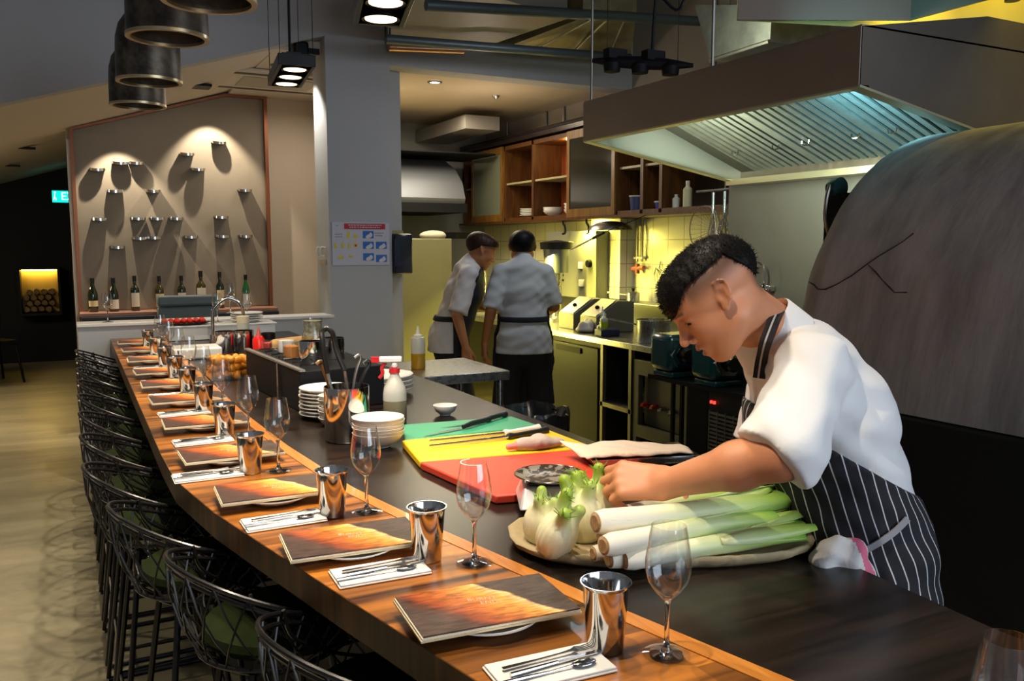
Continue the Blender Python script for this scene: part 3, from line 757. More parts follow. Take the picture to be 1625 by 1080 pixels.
def spot_fixture(loc, rotz, n, label, tilt=0.0):
    t = thing('spotlight_bar', label, 'spotlight', loc, rotz, 'black multi-lamp spotlight bars on wires')
    Lh = 0.085 * n
    b = MB()
    b.box((-0.075, -Lh, 0.0), (-0.060, Lh, 0.045)).box((0.060, -Lh, 0.0), (0.075, Lh, 0.045)).box((-0.06, -Lh, 0.0), (0.06, -Lh + 0.015, 0.045)).box((-0.06, Lh - 0.015, 0), (0.06, Lh, 0.045)).box((-0.06, -Lh, 0.04), (0.06, Lh, 0.048)).box((-0.03, -Lh * 0.6, 0.045), (0.03, Lh * 0.5, 0.075))
    b.build('housing', M_blackm, t, bev=0.002)
    for k in range(n):
        y = -Lh + 0.085 + 0.17 * k
        MB().lathe([(0.0, 0.006), (0.048, 0.006), (0.055, -0.004), (0.055, 0.03), (0, 0.035)], c=(0, y, 0), seg=28).build('reflector', M_blackm, t)
        MB().lathe([(0.0, -0.002), (0.046, -0.002), (0.046, 0.003), (0, 0.003)], c=(0, y, 0), seg=28).build('lamp_face', mat('lamp_face', (1, 0.9, 0.7), emit=(1.0, 0.74, 0.46), estr=3.0), t)
    for sx in (-1, 1):
        for sy in (-1, 1): MB().tube([(0.066 * sx, Lh * 0.93 * sy, 0.045), (0.066 * sx, Lh * 0.93 * sy, 4.0 - loc[2])], 0.0015, seg=5).build('suspension_wire', M_blackm, t)
    MB().tube([(0, 0, 0.07), (0.004, 0.0, 4.0 - loc[2])], 0.006, seg=6).build('power_cable', M_blackm, t)
    return t
p = D(461, 122, 3.7); spot_fixture((p.x, p.y, p.z), -0.12, 3, 'black three-lamp spotlight bar hanging in front of the white column')
p = D(612, 4, 2.3); spot_fixture((p.x, p.y, p.z), -0.25, 3, 'black spotlight bar with glowing lamps cut by the top edge of the photo')
t = thing('track_light', 'black multi-headed lighting rig hanging above the steel hood edge', 'spotlight', (0, 0, 0))
a, c = D(940, 96, 3.2), D(1100, 104, 3.1)
b = MB(); d = (c - a); 
b.tube([a, a + d * 0.25, a + d * 0.5, a + d * 0.75, c], [0.008, 0.022, 0.026, 0.022, 0.008], seg=8)
for f in (0.22, 0.60): b.box(tuple(a + d * f + Vector((-0.035, -0.02, 0.01))), tuple(a + d * f + Vector((0.045, 0.02, 0.045))))
b.build('housing', M_black, t)
for f in (0.2, 0.48, 0.78): MB().lathe([(0.0, -0.035), (0.03, -0.03), (0.034, 0.0), (0.02, 0.02), (0, 0.02)], c=a + d * f + Vector((0, 0, -0.008)), seg=20).build('lamp_head', M_black, t)
MB().tube(smooth_path([a + d * 0.6 + Vector((0, 0, 0.04)), a + d * 0.62 + Vector((0, 0, 0.2)), a + d * 0.66 + Vector((0, 0, 0.24)), a + d * 0.9 + Vector((0, 0, 0.23)), c + Vector((0, 0, 0.8)), Vector((c.x, c.y, 4.0))]), 0.006, seg=6).build('power_cable', M_black, t)
for f in (0.15, 0.85):
    q = a + d * f; MB().tube([q, (q.x, q.y, 4.0)], 0.0015, seg=5).build('suspension_wire', M_blackm, t)
# small black speaker on the column corner
p = PY(483, 73, 6.05)
t = thing('wall_speaker', 'small black cone speaker at the top of the column reveal', 'speaker', (p.x, 6.19, p.z))
MB().box((-0.055, -0.06, -0.055), (0.055, 0.05, 0.055)).build('speaker_body', M_blackm, t, bev=0.018)
MB().box((0.05, -0.012, -0.02), (0.14, 0.012, 0.02)).build('bracket', M_blackm, t)
# recessed downlights, ceiling cassette, vents
def downlight(p, r, label, e=8.0, hot=True):
    t = thing('recessed_downlight', label, 'downlight', p, 0, 'recessed ceiling downlights')
    MB().shell([(r, 0), (r, -0.006), (r * 0.72, -0.008), (r * 0.70, -0.001), (r, 0)], seg=28).build('trim_ring', M_blackm if not hot else mat('ring_grey', (0.12, 0.11, 0.1), 0.4), t)
    MB().lathe([(0, -0.003), (r * 0.7, -0.003), (r * 0.7, -0.001), (0, -0.001)], seg=24).build('lamp_glass', mat('lamp_glow', (1, 1, 1), emit=(1.0, 0.85, 0.66), estr=12), t)
for px, py, s, zf in ((408, 82, 'above the display panel beside the bulkhead edge', 2.918),):
    p = P(px, py, zf) ; p.y = 6.9; p.x = 1.42; downlight((1.50, 6.75, 2.919), 0.075, 'small square-lit ceiling downlight ' + s)
p = P(690, 130, 2.878); downlight((p.x, p.y, 2.878), 0.06, 'small ceiling downlight over the kitchen entrance')
p = P(787, 152, 2.878)
tag(MB().lathe([(0, -0.03), (0.012, -0.03), (0.03, -0.012), (0.035, 0.0), (0, 0)], c=(p.x, p.y, 2.879), seg=20).build('sprinkler_head', M_steel), 'small metal sprinkler head on the kitchen ceiling', 'sprinkler')
cas = thing('air_conditioner_cassette', 'cream ceiling air conditioner cassette above the bottle display', 'air conditioner', (1.60, 7.35, 2.918))
MB().box((-0.55, -0.42, -0.03), (0.55, 0.42, 0.0)).build('panel', mat('cassette_cream', (0.62, 0.57, 0.47), 0.5), cas, bev=0.008)
MB().box((-0.30, -0.22, -0.036), (0.30, 0.22, -0.029)).build('grille', mat('cassette_grille', (0.40, 0.37, 0.31), 0.6), cas)
for (x0, y0, x1, y1) in ((-0.42, -0.36, 0.42, -0.30), (-0.42, 0.30, 0.42, 0.36), (-0.50, -0.26, -0.44, 0.26), (0.44, -0.26, 0.50, 0.26)):
    MB().box((x0, y0, -0.034), (x1, y1, -0.029)).build('air_slot', mat('slot_dark', (0.06, 0.055, 0.05), 0.6), cas)
for (px, py, y, s) in ((298, 144, 7.4, 'dark square ceiling vent beside the cassette'),):
    x = 0.98; tag(MB().box((x - 0.09, 7.25, zc(x) + 0.012 - 0.012), (x + 0.09, 7.43, zc(x) + 0.02)).build('ceiling_vent', M_black), s, 'vent')
# faint slots and detector on the sloping ceiling at far left
for (px, py, y, lab) in ((10, 248, 10.5, 'dark ceiling slot at the far left'), (30, 196, 9.0, 'thin ceiling slot nearer the camera at the left')):
    p = PY(px, py, y); z = zc(p.x) + 0.08 * (y - 6.22) / 6.78
    tag(MB().box((p.x - 0.25, y - 0.04, z - 0.006), (p.x + 0.12, y + 0.04, z + 0.01)).build('ceiling_slot', M_black), lab, 'vent')

# ---- ducts, pipes and the grey ceiling unit above the pass
M_pipe = mat('blue_grey_pipe', (0.09, 0.115, 0.13), 0.4, 0.4)
def PYv(px, py, y): return PY(px, py, y)
t = thing('steel_duct', 'yellowish galvanised duct with seams running above the pass', 'duct', (0, 0, 0))
a1, a2, a3, a4 = PY(790, 80, 5.9), PY(1000, 97, 5.9), PY(1010, 20, 5.2), PY(925, 28, 5.2)
MB().add([a1, a2, a3, a4] + [v + Vector((0, 0.0, 0.35)) for v in (a1, a2, a3, a4)], [(0, 1, 2, 3), (7, 6, 5, 4), (0, 4, 5, 1), (1, 5, 6, 2), (2, 6, 7, 3), (3, 7, 4, 0)]).build('duct_body', mat('galvanised_yellowish', (0.55, 0.52, 0.34), 0.38, 1.0, var=0.35, vscale=7), t)
b = MB()
for f in (0.22, 0.52, 0.82): b.tube([a1.lerp(a2, f) + Vector((0, 0, -0.004)), a4.lerp(a3, f) + Vector((0, 0, -0.004))], 0.007, seg=6)
b.build('seam', M_galv, t)
t = thing('air_handler', 'grey air handling unit with a thin framed panel above the column', 'air conditioner', (0, 0, 0))
q = [PY(616, 62, 6.0), PY(770, 74, 6.0), PY(900, 30, 5.0), PY(770, -10, 4.6), PY(616, -14, 4.6)]
MB().add(q + [v + Vector((0, 0, 0.3)) for v in q], [(0, 1, 2, 3, 4), (9, 8, 7, 6, 5)] + [(i, (i + 1) % 5, 5 + (i + 1) % 5, 5 + i) for i in range(5)]).build('unit_body', mat('unit_grey', (0.30, 0.28, 0.25), 0.5), t)
q2 = [PY(646, 44, 5.75), PY(775, 52, 5.75), PY(850, 24, 5.1), PY(646, -5, 4.9)]
MB().tube([v + Vector((0, 0, -0.006)) for v in q2], 0.006, seg=5, closed=True).build('panel_frame', mat('dark_grey_seam', (0.06, 0.06, 0.06), 0.5), t)
def pipe(a, c, r, lab, m=M_pipe):
    t = tag(MB().tube([a, c], r, seg=16).build('service_pipe', m), lab, 'pipe', 'overhead service pipes'); return t
pipe(PY(676, 8, 4.4), PY(1112, 34, 4.4), 0.030, 'long blue grey pipe crossing under the ceiling, upper of the two')
pipe(PY(612, 62, 5.6), PY(1000, 92, 5.6), 0.032, 'blue grey pipe just above the pass header')
tag(MB().tube([PY(616, 75, 6.04), PY(735, 80, 6.04)], 0.030, seg=16).build('copper_pipe', mat('copper_pipe', (0.70, 0.40, 0.30), 0.25, 1.0)), 'copper pipe with a bright glint on top of the pass header', 'pipe')
b = MB(); p = PY(612, 58, 5.6)
for dx in (0, 0.03): b.tube([(p.x + dx, 5.6, p.z), (p.x + dx, 5.6, 4.0)], 0.006, seg=6)
tag(b.build('hanger_rods', M_blackm), 'pair of thin dark rods holding the pipe beside the column', 'rods')
# duct tapering down behind the hood
t = thing('duct_elbow', 'mottled galvanised duct dropping onto the hood', 'duct', (0, 0, 0))
a = [PX(1102, 8, 2.7), PX(1225, 8, 2.7), PX(1222, 66, 2.7), PX(1128, 96, 2.7)]
MB().add([*a, *[v + Vector((0.35, 0, 0)) for v in a]], [(0, 1, 2, 3), (7, 6, 5, 4), (0, 4, 5, 1), (1, 5, 6, 2), (2, 6, 7, 3), (3, 7, 4, 0)]).build('duct_body', M_galv, t)
MB().tube([a[3] + Vector((-0.004, 0, 0)), a[2] + Vector((-0.004, 0, 0))], 0.010, seg=6).build('flange', M_steeld, t)
for (px, py, x, s) in ((933, 152, 2.2, 'thin steel rod holding the far hood corner'), (1124, 98, 2.2, 'thin steel rod holding the middle of the hood')):
    p = PX(px, py, x); tag(MB().tube([(x + 0.02, p.y, 2.225), (x + 0.02, p.y, 4.0)], 0.006, seg=6).build('hanger_rod', M_steeld), s, 'rod', 'hood hanger rods')
tag(MB().tube([(4.2, 4.95, 2.6), (4.2, 4.95, 4.0)], 0.02, seg=10).build('drop_pipe', M_steeld), 'vertical pipe on the warm grey wall above the cabinets', 'pipe')

# ---- cooking hood
M_hood = mat('hood_steel', (0.34, 0.285, 0.24), 0.50, 0.75, var=0.15, vscale=2.5, rvar=0.1, bscale=10)
hd = thing('extraction_hood', 'large stainless canopy hood with slatted grease filters lit teal and yellow', 'hood', (0, 0, 0))
HX0, HX1, HY0, HY1, HZ0, HZT, HZB = 2.20, 3.18, 1.91, 3.51, 2.045, 2.222, 1.875
MB().box((HX0 - 0.004, HY0, HZ0), (HX0 + 0.004, HY1, HZT)).build('fascia', M_hood, hd)
for y, nm in ((HY0, 'end_panel'), (HY1 - 0.008, 'end_panel')):
    MB().prism([(HX0, HZ0), (HX1, HZB), (HX1, HZT + 0.10), (HX0 + 0.6, HZT + 0.10), (HX0, HZT)] if y == HY0 else [(HX0, HZ0), (HX1, HZB), (HX1, HZT), (HX0, HZT)], y, y + 0.008, axis=1).build(nm, mat('hood_end_reflect_dark', (0.13, 0.11, 0.095), 0.5, 0.75, var=0.2, vscale=2) if y == HY0 else mat('hood_inner_lit_steel', (0.70, 0.74, 0.72), 0.35, 0.6), hd)  # near end's dark reflection and far end's lit face put into colour
MB().box((HX0, HY0, HZT), (HX1, HY1, HZT + 0.006)).build('top_panel', M_hood, hd)
MB().box((HX1 - 0.008, HY0, HZB), (HX1, HY1, HZT)).build('back_panel', M_hood, hd)
lip = MB()
def bar(b, p, q, wdt, h):
    p, q = Vector(p), Vector(q); d = (q - p).normalized(); s = d.cross(Vector((0, 0, 1))).normalized() * wdt / 2; u = Vector((0, 0, h))
    b.add([p - s, p + s, q + s, q - s, p - s + u, p + s + u, q + s + u, q - s + u], [(0, 3, 2, 1), (4, 5, 6, 7), (0, 1, 5, 4), (1, 2, 6, 5), (2, 3, 7, 6), (3, 0, 4, 7)])
bar(lip, (HX0 + 0.02, HY0, HZ0 - 0.006), (HX0 + 0.02, HY1, HZ0 - 0.006), 0.045, 0.008)
bar(lip, (HX0, HY1 - 0.02, HZ0 - 0.006), (HX1, HY1 - 0.02, HZB - 0.006), 0.045, 0.008)
bar(lip, (HX0, HY0 + 0.02, HZ0 - 0.006), (HX1, HY0 + 0.02, HZB - 0.006), 0.045, 0.008)
bar(lip, (HX1 - 0.05, HY0, HZB - 0.010), (HX1 - 0.05, HY1, HZB - 0.010), 0.10, 0.03)
lip.build('bottom_lip', mat('hood_lip_steel', (0.50, 0.47, 0.33), 0.35, 0.9), hd)
# filter bank: sloping from the back gutter up to the front
fy0, fy1 = HY0 + 0.03, HY1 - 0.26
A0, A1 = Vector((HX1 - 0.14, 0, HZB + 0.045)), Vector((HX0 + 0.13, 0, HZT - 0.03))
M_filt = mat('filter_steel', (0.52, 0.55, 0.52), 0.42, 0.9, var=0.2, vscale=20)
b = MB(); b.add([(A0.x, fy0, A0.z + 0.02), (A0.x, fy1, A0.z + 0.02), (A1.x, fy1, A1.z + 0.02), (A1.x, fy0, A1.z + 0.02)], [(0, 1, 2, 3)])
b.build('filter_backing', M_black, hd)
nf = 3; fw = (fy1 - fy0) / nf
nrm = Vector((A1.z - A0.z, 0, -(A1.x - A0.x))).normalized() * -1
for f in range(nf):
    b = MB(); ns = 9; ya = fy0 + f * fw
    for k in range(ns):
        w0 = ya + 0.012 + (fw - 0.024) * (k + 0.08) / ns; w1 = ya + 0.012 + (fw - 0.024) * (k + 0.70) / ns
        b.slab([(A0.x, w0, A0.z), (A0.x, w1, A0.z), (A1.x, w1, A1.z), (A1.x, w0, A1.z)], 0.008)
    for (wa, wb) in ((ya, ya + 0.014), (ya + fw - 0.014, ya + fw)): b.slab([(A0.x, wa, A0.z - 0.004), (A0.x, wb, A0.z - 0.004), (A1.x, wb, A1.z - 0.004), (A1.x, wa, A1.z - 0.004)], 0.010)
    fo = b.build('grease_filter', M_filt, hd)
    for yy in (ya + fw * 0.2, ya + fw * 0.8):
        q = A0.lerp(A1, 0.3); MB().tube(smooth_path([(q.x, yy - 0.02, q.z - 0.003), (q.x, yy - 0.015, q.z - 0.02), (q.x, yy + 0.015, q.z - 0.02), (q.x, yy + 0.02, q.z - 0.003)], 3), 0.003, seg=5).build('pull_handle', M_chrome, fo)
MB().slab([(A0.x, fy1, A0.z), (A0.x, fy1 + 0.10, A0.z), (A1.x, fy1 + 0.10, A1.z), (A1.x, fy1, A1.z)], 0.01).build('filter_end_plate', mat('hood_plate_dark', (0.10, 0.10, 0.09), 0.5, 0.6), hd)
# second hood, higher, with lit underside
h2 = thing('upper_hood', 'second steel hood with yellow lit underside at the top right', 'hood', (0, 0, 0))
c2 = [Vector((2.293, 2.574, 2.4)), Vector((2.884, 2.278, 2.4)), Vector((2.887, 0.9, 2.4)), Vector((4.1, 0.9, 2.4)), Vector((4.1, 2.05, 2.4))]
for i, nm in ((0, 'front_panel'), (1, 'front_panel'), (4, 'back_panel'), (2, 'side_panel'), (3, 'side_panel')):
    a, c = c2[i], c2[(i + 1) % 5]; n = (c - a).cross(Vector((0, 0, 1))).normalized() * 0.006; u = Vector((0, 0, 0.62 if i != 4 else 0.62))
    MB().add([a, c, c + n, a + n, a + u, c + u, c + n + u, a + n + u], [(0, 3, 2, 1), (4, 5, 6, 7), (0, 1, 5, 4), (1, 2, 6, 5), (2, 3, 7, 6), (3, 0, 4, 7)]).build(nm, mat('hood_brown_steel', (0.15, 0.115, 0.09), 0.5, 0.5) if i != 4 else mat('hood_steel_yellow_lit', (0.60, 0.50, 0.18), 0.45, 0.6), h2)  # yellow glow under this hood put into the back panel colour
MB().prism([(v.x, v.y) for v in c2], 3.02, 3.03).build('top_panel', M_hood, h2)
a = PY(1608, 35, 1.9)
MB().tube([(3.25, 2.12, 2.75), (3.25, 2.12, 2.48)], [0.02, 0.028], seg=12).build('spray_nozzle', M_blackm, h2)
light('AREA', 'upper_hood_light', (3.2, 1.6, 2.95), (3.2, 2.2, 2.5), 14, (1.0, 0.78, 0.06), 0.6, size_y=0.2)

# ================================================================== OVEN
M_oven = mat('grey_oven_render', (0.46, 0.42, 0.40), 0.8, col2=(0.25, 0.225, 0.215), vscale=1.6, bump=0.18, bscale=7, stretch=(3.2, 5.5, 0.8), lo=0.30, hi=0.60)
ov = thing('brick_oven', 'huge barrel-vaulted oven rendered in streaked grey plaster behind the bending chef', 'oven', (0, 0, 0))
prof = [(2.10, 1.075), (2.125, 1.20), (2.165, 1.36), (2.19, 1.466), (2.257, 1.592), (2.345, 1.721), (2.484, 1.845), (2.673, 1.925), (2.876, 1.962), (3.09, 1.984), (3.34, 1.99)]
pr3 = smooth_path([(x, 0, z) for x, z in prof], 4)
arch = [(v.x, v.z) for v in pr3] + [(6.68 - v.x, v.z) for v in reversed(pr3)][1:]
arch = [p for p in arch if p[0] < 4.24]; arch.append((4.24, arch[0][1]))
ny = 40; vs = []; fs = []; na = len(arch)
for j in range(ny + 1):
    y = 2.1 - 1.9 * j / ny; e = 0.03 * max(0, 1 - j / 1.0)
    for (x, z) in arch:
        wv = 0.006 * math.sin(3.1 * y + 2 * z) + 0.005 * math.sin(5.3 * z + 1.7 * y)
        cx_, cz_ = 3.34, 1.3; dx, dz = x - cx_, z - cz_; l = math.hypot(dx, dz)
        vs.append((x + dx / l * (wv - e), y, z + dz / l * (wv - e)))
for j in range(ny):
    for i in range(na - 1): fs.append((j * na + i, j * na + i + 1, (j + 1) * na + i + 1, (j + 1) * na + i))
fs.append(tuple(range(na))); fs.append(tuple((ny) * na + i for i in range(na))[::-1])
MB().add(vs, fs).build('vault', M_oven, ov)
M_crack = mat('crack_line', (0.035, 0.03, 0.028), 0.9)
def onvault(px, py):
    """a point of the left flank of the vault seen at this place"""
    best = None
    for k in range(1, 400):
        q = EYE + ray(px, py) * (1.2 + k * 0.008)
        if q.y > 2.1: continue
        x = q.x
        if x < 2.1: continue
        zf = lambda x_: np.interp(x_, [v.x for v in pr3], [v.z for v in pr3])
        if q.z < zf(x):
            lo_, hi_ = 1.2 + (k - 1) * 0.008, 1.2 + k * 0.008
            for _ in range(12):
                m_ = (lo_ + hi_) / 2; q = EYE + ray(px, py) * m_
                if q.x > 2.1 and q.z < zf(q.x): hi_ = m_
                else: lo_ = m_
            return q
    return q
for pts in ([(1283, 447), (1292, 452), (1298, 459), (1310, 459), (1330, 450), (1352, 437), (1372, 422), (1392, 408), (1412, 396), (1432, 384), (1450, 370)], [(1378, 420), (1390, 432), (1402, 446), (1412, 456), (1420, 464), (1440, 464)]):
    q = [onvault(*p) + Vector((-0.0008, 0, 0.0004)) for p in pts]
    MB().tube(q, [0.0010 + 0.0016 * abs(math.sin(i * 1.7)) for i in range(len(q))], seg=5).build('crack', M_crack, ov)
MB().box((2.085, 0.2, 0.0), (4.24, 2.12, 1.07)).build('black_plinth', mat('sooty_black', (0.006, 0.006, 0.006), 0.7, bump=0.2, bscale=20), ov, bev=0.01)
q = onvault(1325, 290)
t = thing('pressure_gauge', 'small dark round gauge fixed above the left shoulder of the oven', 'gauge', PY(1327, 298, 2.16))
MB().lathe([(0, -0.02), (0.032, -0.02), (0.036, 0.0), (0.036, 0.02), (0, 0.02)], M=Matrix.Rotation(math.pi / 2, 3, 'X'), seg=24).build('dial', mat('gauge_teal', (0.01, 0.05, 0.05), 0.3, 0.3), t)
MB().tube(smooth_path([(-0.03, 0, 0.01), (-0.045, 0, -0.04), (-0.045, 0, -0.12), (0.0, 0.0, -0.2)]), 0.007).build('gauge_pipe', M_steeld, t)
MB().box((-0.02, -0.062, -0.5), (0.03, 0.03, -0.02)).build('bracket', M_black, t)

# ================================================================== KITCHEN
M_cabd2 = wood_mat('cabinet_door_wood', '553610', '7e5a20', axis=2, scale=3.0, rough=0.4)
M_cabw = wood_mat('cabinet_wood', '3a200c', '5c3816', axis=2, scale=3.0, rough=0.4)
M_cabr = wood_mat('cabinet_back_wood_lit', '5a2408', '8a4010', axis=2, scale=4.0, rough=0.45)
M_cabd = mat('cabinet_back_shaded', (0.035, 0.018, 0.01), 0.6)
M_glassp = mat('frosted_pane', (0.30, 0.32, 0.28), 0.15, trans=0.0, spec=0.6)
M_pane = mat('clear_pane', (0.9, 0.95, 0.93), 0.02, trans=1.0, ior=1.3)
CX0, CX1, CZ0, CZ1 = 3.95, 4.27, 1.80, 2.545
ys = [PX(px, 300, CX0).y for px in (736, 750, 800, 845, 902, 978, 1018, 1048)] + [3.75]
cabs = [(7, 8), (6, 7), (5, 6), (4, 5), (3, 4), (2, 3), (1, 2), (0, 1)]
desc = {0: ('narrow open wooden wall cabinet at the far end of the row', 'open'), 1: ('wooden wall cabinet with a reflecting glass door at the far end', 'glass'),
        2: ('open wooden wall cabinet holding stacked white plates', 'open'), 3: ('open wooden wall cabinet holding white bowls, lit by a small lamp', 'open'),
        4: ('wooden wall cabinet with dark glass door left of the hood corner', 'dark'), 5: ('open wooden wall cabinet with a high shelf and stored tubs', 'open'),
        6: ('open wooden wall cabinet with little boxes under the hood edge', 'open'), 7: ('dark open wooden wall cabinet with sauce bottles nearest the camera', 'open')}
for i in range(8):
    ya, yb = ys[i + 1], ys[i]   # ya nearer
    lab, kd = desc[i]
    t = thing('wall_cabinet', lab, 'cabinet', (0, 0, 0), 0, 'wooden wall cabinets over the tiled wall'); th = 0.018
    b = MB(); b.box((CX0, ya, CZ0), (CX1, yb, CZ0 + 0.03)).box((CX0, ya, CZ1 - 0.04), (CX1, yb, CZ1)).box((CX0, ya + 0.001, CZ0), (CX1, ya + th, CZ1)).box((CX0, yb - th, CZ0), (CX1, yb - 0.001, CZ1))
    b.build('carcass', M_cabw, t)
    MB().box((CX1 - 0.012, ya + th, CZ0 + 0.03), (CX1, yb - th, CZ1 - 0.04)).build('back_panel', M_cabr if i in (2, 3) else M_cabd, t)  # lamplit backs warm, others dark: light and shade put into the wood colour
    if kd == 'open':
        MB().box((CX0 + 0.02, ya + th, CZ0 + 0.36), (CX1 - 0.01, yb - th, CZ0 + 0.378)).build('shelf', mat('pale_shelf_edge', (0.30, 0.25, 0.13), 0.4), t)
    else:
        d = MB(); fr = 0.045
        d.box((CX0 - 0.02, ya, CZ0), (CX0, ya + fr, CZ1)).box((CX0 - 0.02, yb - fr, CZ0), (CX0, yb, CZ1)).box((CX0 - 0.02, ya + fr, CZ0), (CX0, yb - fr, CZ0 + 0.07)).box((CX0 - 0.02, ya + fr, CZ1 - 0.07), (CX0, yb - fr, CZ1))
        dd = d.build('door', M_cabd2, t)
        MB().box((CX0 - 0.012, ya + fr, CZ0 + 0.07), (CX0 - 0.006, yb - fr, CZ1 - 0.07)).build('pane', mat('reflecting_pane', (0.16, 0.17, 0.12), 0.06, spec=1.0, coat=1.0) if kd == 'glass' else mat('dark_pane', (0.03, 0.028, 0.02), 0.08, spec=1.0), dd)
light('POINT', 'cabinet_lamp', (CX0 + 0.10, ys[4] + 0.16, CZ1 - 0.09), (0, 0, 0), 5.0, (1.0, 0.6, 0.2), 0.015)
t = thing('cabinet_puck_light', 'small glowing puck lamp inside the cabinet with white bowls', 'lamp', (CX0 + 0.06, ys[4] + 0.10, CZ1 - 0.043))
MB().lathe([(0, -0.012), (0.02, -0.012), (0.024, 0.0), (0, 0)], seg=20).build('lens', mat('puck', (1, 1, 1), emit=(1.0, 0.7, 0.35), estr=15), t)
tag(MB().box((3.93, ys[8], CZ0 - 0.022), (4.30, 8.9, CZ0 - 0.001)).build('cabinet_rail', M_cabw), 'wooden rail running below the whole row of wall cabinets', 'rail')
# plates and bowls in the open cabinets
M_china = mat('white_china', (0.78, 0.77, 0.73), 0.22, spec=0.6)
def plate_prof(r, h=0.022): return [(0.0, 0.0), (r * 0.55, 0.0), (r * 0.62, 0.003), (r, h - 0.003), (r, h), (r * 0.62, 0.007), (0.0, 0.005)]
def bowl_prof(r, h): return [(0.0, 0.0), (r * 0.45, 0.0), (r * 0.47, 0.004), (r * 0.8, h * 0.4), (r * 0.97, h * 0.85), (r, h), (r - 0.004, h), (r * 0.92, h * 0.82), (r * 0.74, h * 0.42), (r * 0.42, 0.01), (0, 0.009)]
def stack(kind, x, y, z, n, r, step, lab, grp, h=0.022, rz=0, m=None, first=None, sides=None):
    out = []
    for k in range(n):
        if first is None:
            o = MB().lathe(plate_prof(r, h) if kind == 'plate' else bowl_prof(r, h), seg=40).build(kind if kind == 'bowl' else 'plate', m or M_china); first = o
        else:
            o = first.copy(); C.objects.link(o)
        o.location = (x + 0.002 * math.sin(k * 2.1), y + 0.002 * math.cos(k * 1.7), z + k * step)
        pos = 'topmost of its stack' if k == n - 1 else ('lowest of its stack' if k == 0 else ORD[k].replace(' from the camera', ' from below in its stack'))
        tag(o, lab + ', ' + pos, kind, grp); out.append(o)
    return first
ym = (ys[2] + ys[3]) / 2
stack('plate', 4.10, ym, CZ0 + 0.031, 5, 0.115, 0.016, 'white plate in the open wall cabinet', 'white plates in the wall cabinet')
ym = (ys[3] + ys[4]) / 2
stack('bowl', 4.08, ym + 0.15, CZ0 + 0.031, 3, 0.10, 0.015, 'white shallow bowl in the lamp-lit wall cabinet', 'white bowls in the wall cabinet', h=0.05)
stack('bowl', 4.10, ym - 0.14, CZ0 + 0.031, 3, 0.07, 0.028, 'small white bowl at the right of the lamp-lit cabinet', 'white bowls in the wall cabinet', h=0.05)
# tubs and bottles in the near cabinets
M_clearp = mat('cloudy_plastic', (0.48, 0.48, 0.42), 0.3)
def tub(x, y, z, r, h, m, lab):
    t = thing('food_tub', lab, 'container', (x, y, z)); MB().lathe([(0, 0), (r * 0.85, 0), (r, h), (0, h)], seg=24).build('tub_body', m, t)
    MB().lathe([(0, h), (r * 1.05, h), (r * 1.05, h + 0.01), (0, h + 0.012)], seg=24).build('lid', M_clearp, t)
tub(4.06, (ys[5] + ys[6]) / 2 + 0.05, CZ0 + 0.031, 0.055, 0.11, mat('blue_tub', (0.03, 0.04, 0.12), 0.5), 'dark blue tub in the open cabinet under the hood corner')
tub(4.06, (ys[5] + ys[6]) / 2 - 0.11, CZ0 + 0.031, 0.06, 0.15, M_clearp, 'cloudy plastic tub beside the dark blue tub')
tub(4.06, (ys[6] + ys[7]) / 2, CZ0 + 0.031, 0.06, 0.05, mat('blue_box', (0.05, 0.05, 0.25), 0.5), 'flat blue tub in the narrow open cabinet')
def sauce(x, y, z, r, h, m, lab, cm=None):
    t = thing('sauce_bottle', lab, 'bottle', (x, y, z)); MB().lathe([(0, 0), (r, 0), (r, h * 0.68), (r * 0.45, h * 0.8), (r * 0.42, h * 0.86), (0, h * 0.86)], seg=24).build('bottle_body', m, t)
    MB().lathe([(0, h * 0.86), (r * 0.48, h * 0.86), (r * 0.45, h), (0, h)], seg=20).build('cap', cm or M_clearp, t); return t
t = sauce(4.03, PX(1057, 320, 4.03).y, CZ0 + 0.031, 0.034, 0.20, mat('straw_bottle', (0.50, 0.42, 0.12), 0.3), 'straw coloured sauce bottle with dark label in the near cabinet')
MB().lathe([(0.0345, 0.05), (0.0352, 0.05), (0.0352, 0.11), (0.0345, 0.11)], seg=24).build('paper_label', mat('maroon_label', (0.2, 0.03, 0.03), 0.6), t)
sauce(4.03, PX(1073, 320, 4.03).y, CZ0 + 0.031, 0.028, 0.10, M_clearp, 'short clear jar between the two sauce bottles')
sauce(4.03, PX(1091, 320, 4.03).y, CZ0 + 0.031, 0.034, 0.19, mat('pale_bottle', (0.45, 0.42, 0.25), 0.3), 'pale capped bottle at the right of the near cabinet')
# black tray on top of the cabinets, ducting at the kitchen back
tag(MB().box((3.9, ys[5], 2.56), (4.25, ys[0], 2.60)).tube([(3.92, ys[5], 2.62), (3.92, ys[0], 2.62)], 0.02).build('cable_tray', mat('dark_tray', (0.03, 0.02, 0.02), 0.25, 0.6)), 'glossy dark cable tray lying on top of the wall cabinets', 'tray')
for i, px in enumerate((806, 868, 896)):
    p = PX(px, 175, 4.29); tag(MB().tube([(4.28, p.y, 2.6), (4.28, p.y, 2.88)], 0.012).box((4.262, p.y - 0.022, 2.66), (4.29, p.y + 0.022, 2.72)).build('threaded_rod', M_steeld), 'short metal drop rod above the wall cabinets, ' + ['left', 'middle', 'right'][i] + ' of three', 'rod', 'drop rods above the cabinets')
t = thing('kitchen_duct', 'grey boxed ventilation duct under the ceiling at the kitchen back', 'duct', (0, 0, 0))
a, c = PY(700, 190, 8.2), PY(752, 218, 8.2)
MB().box((a.x, 7.6, max(c.z, 2.48)), (min(c.x, 3.9), 8.9, 2.80)).build('duct_body', mat('duct_grey', (0.28, 0.26, 0.24), 0.5, 0.4), t)
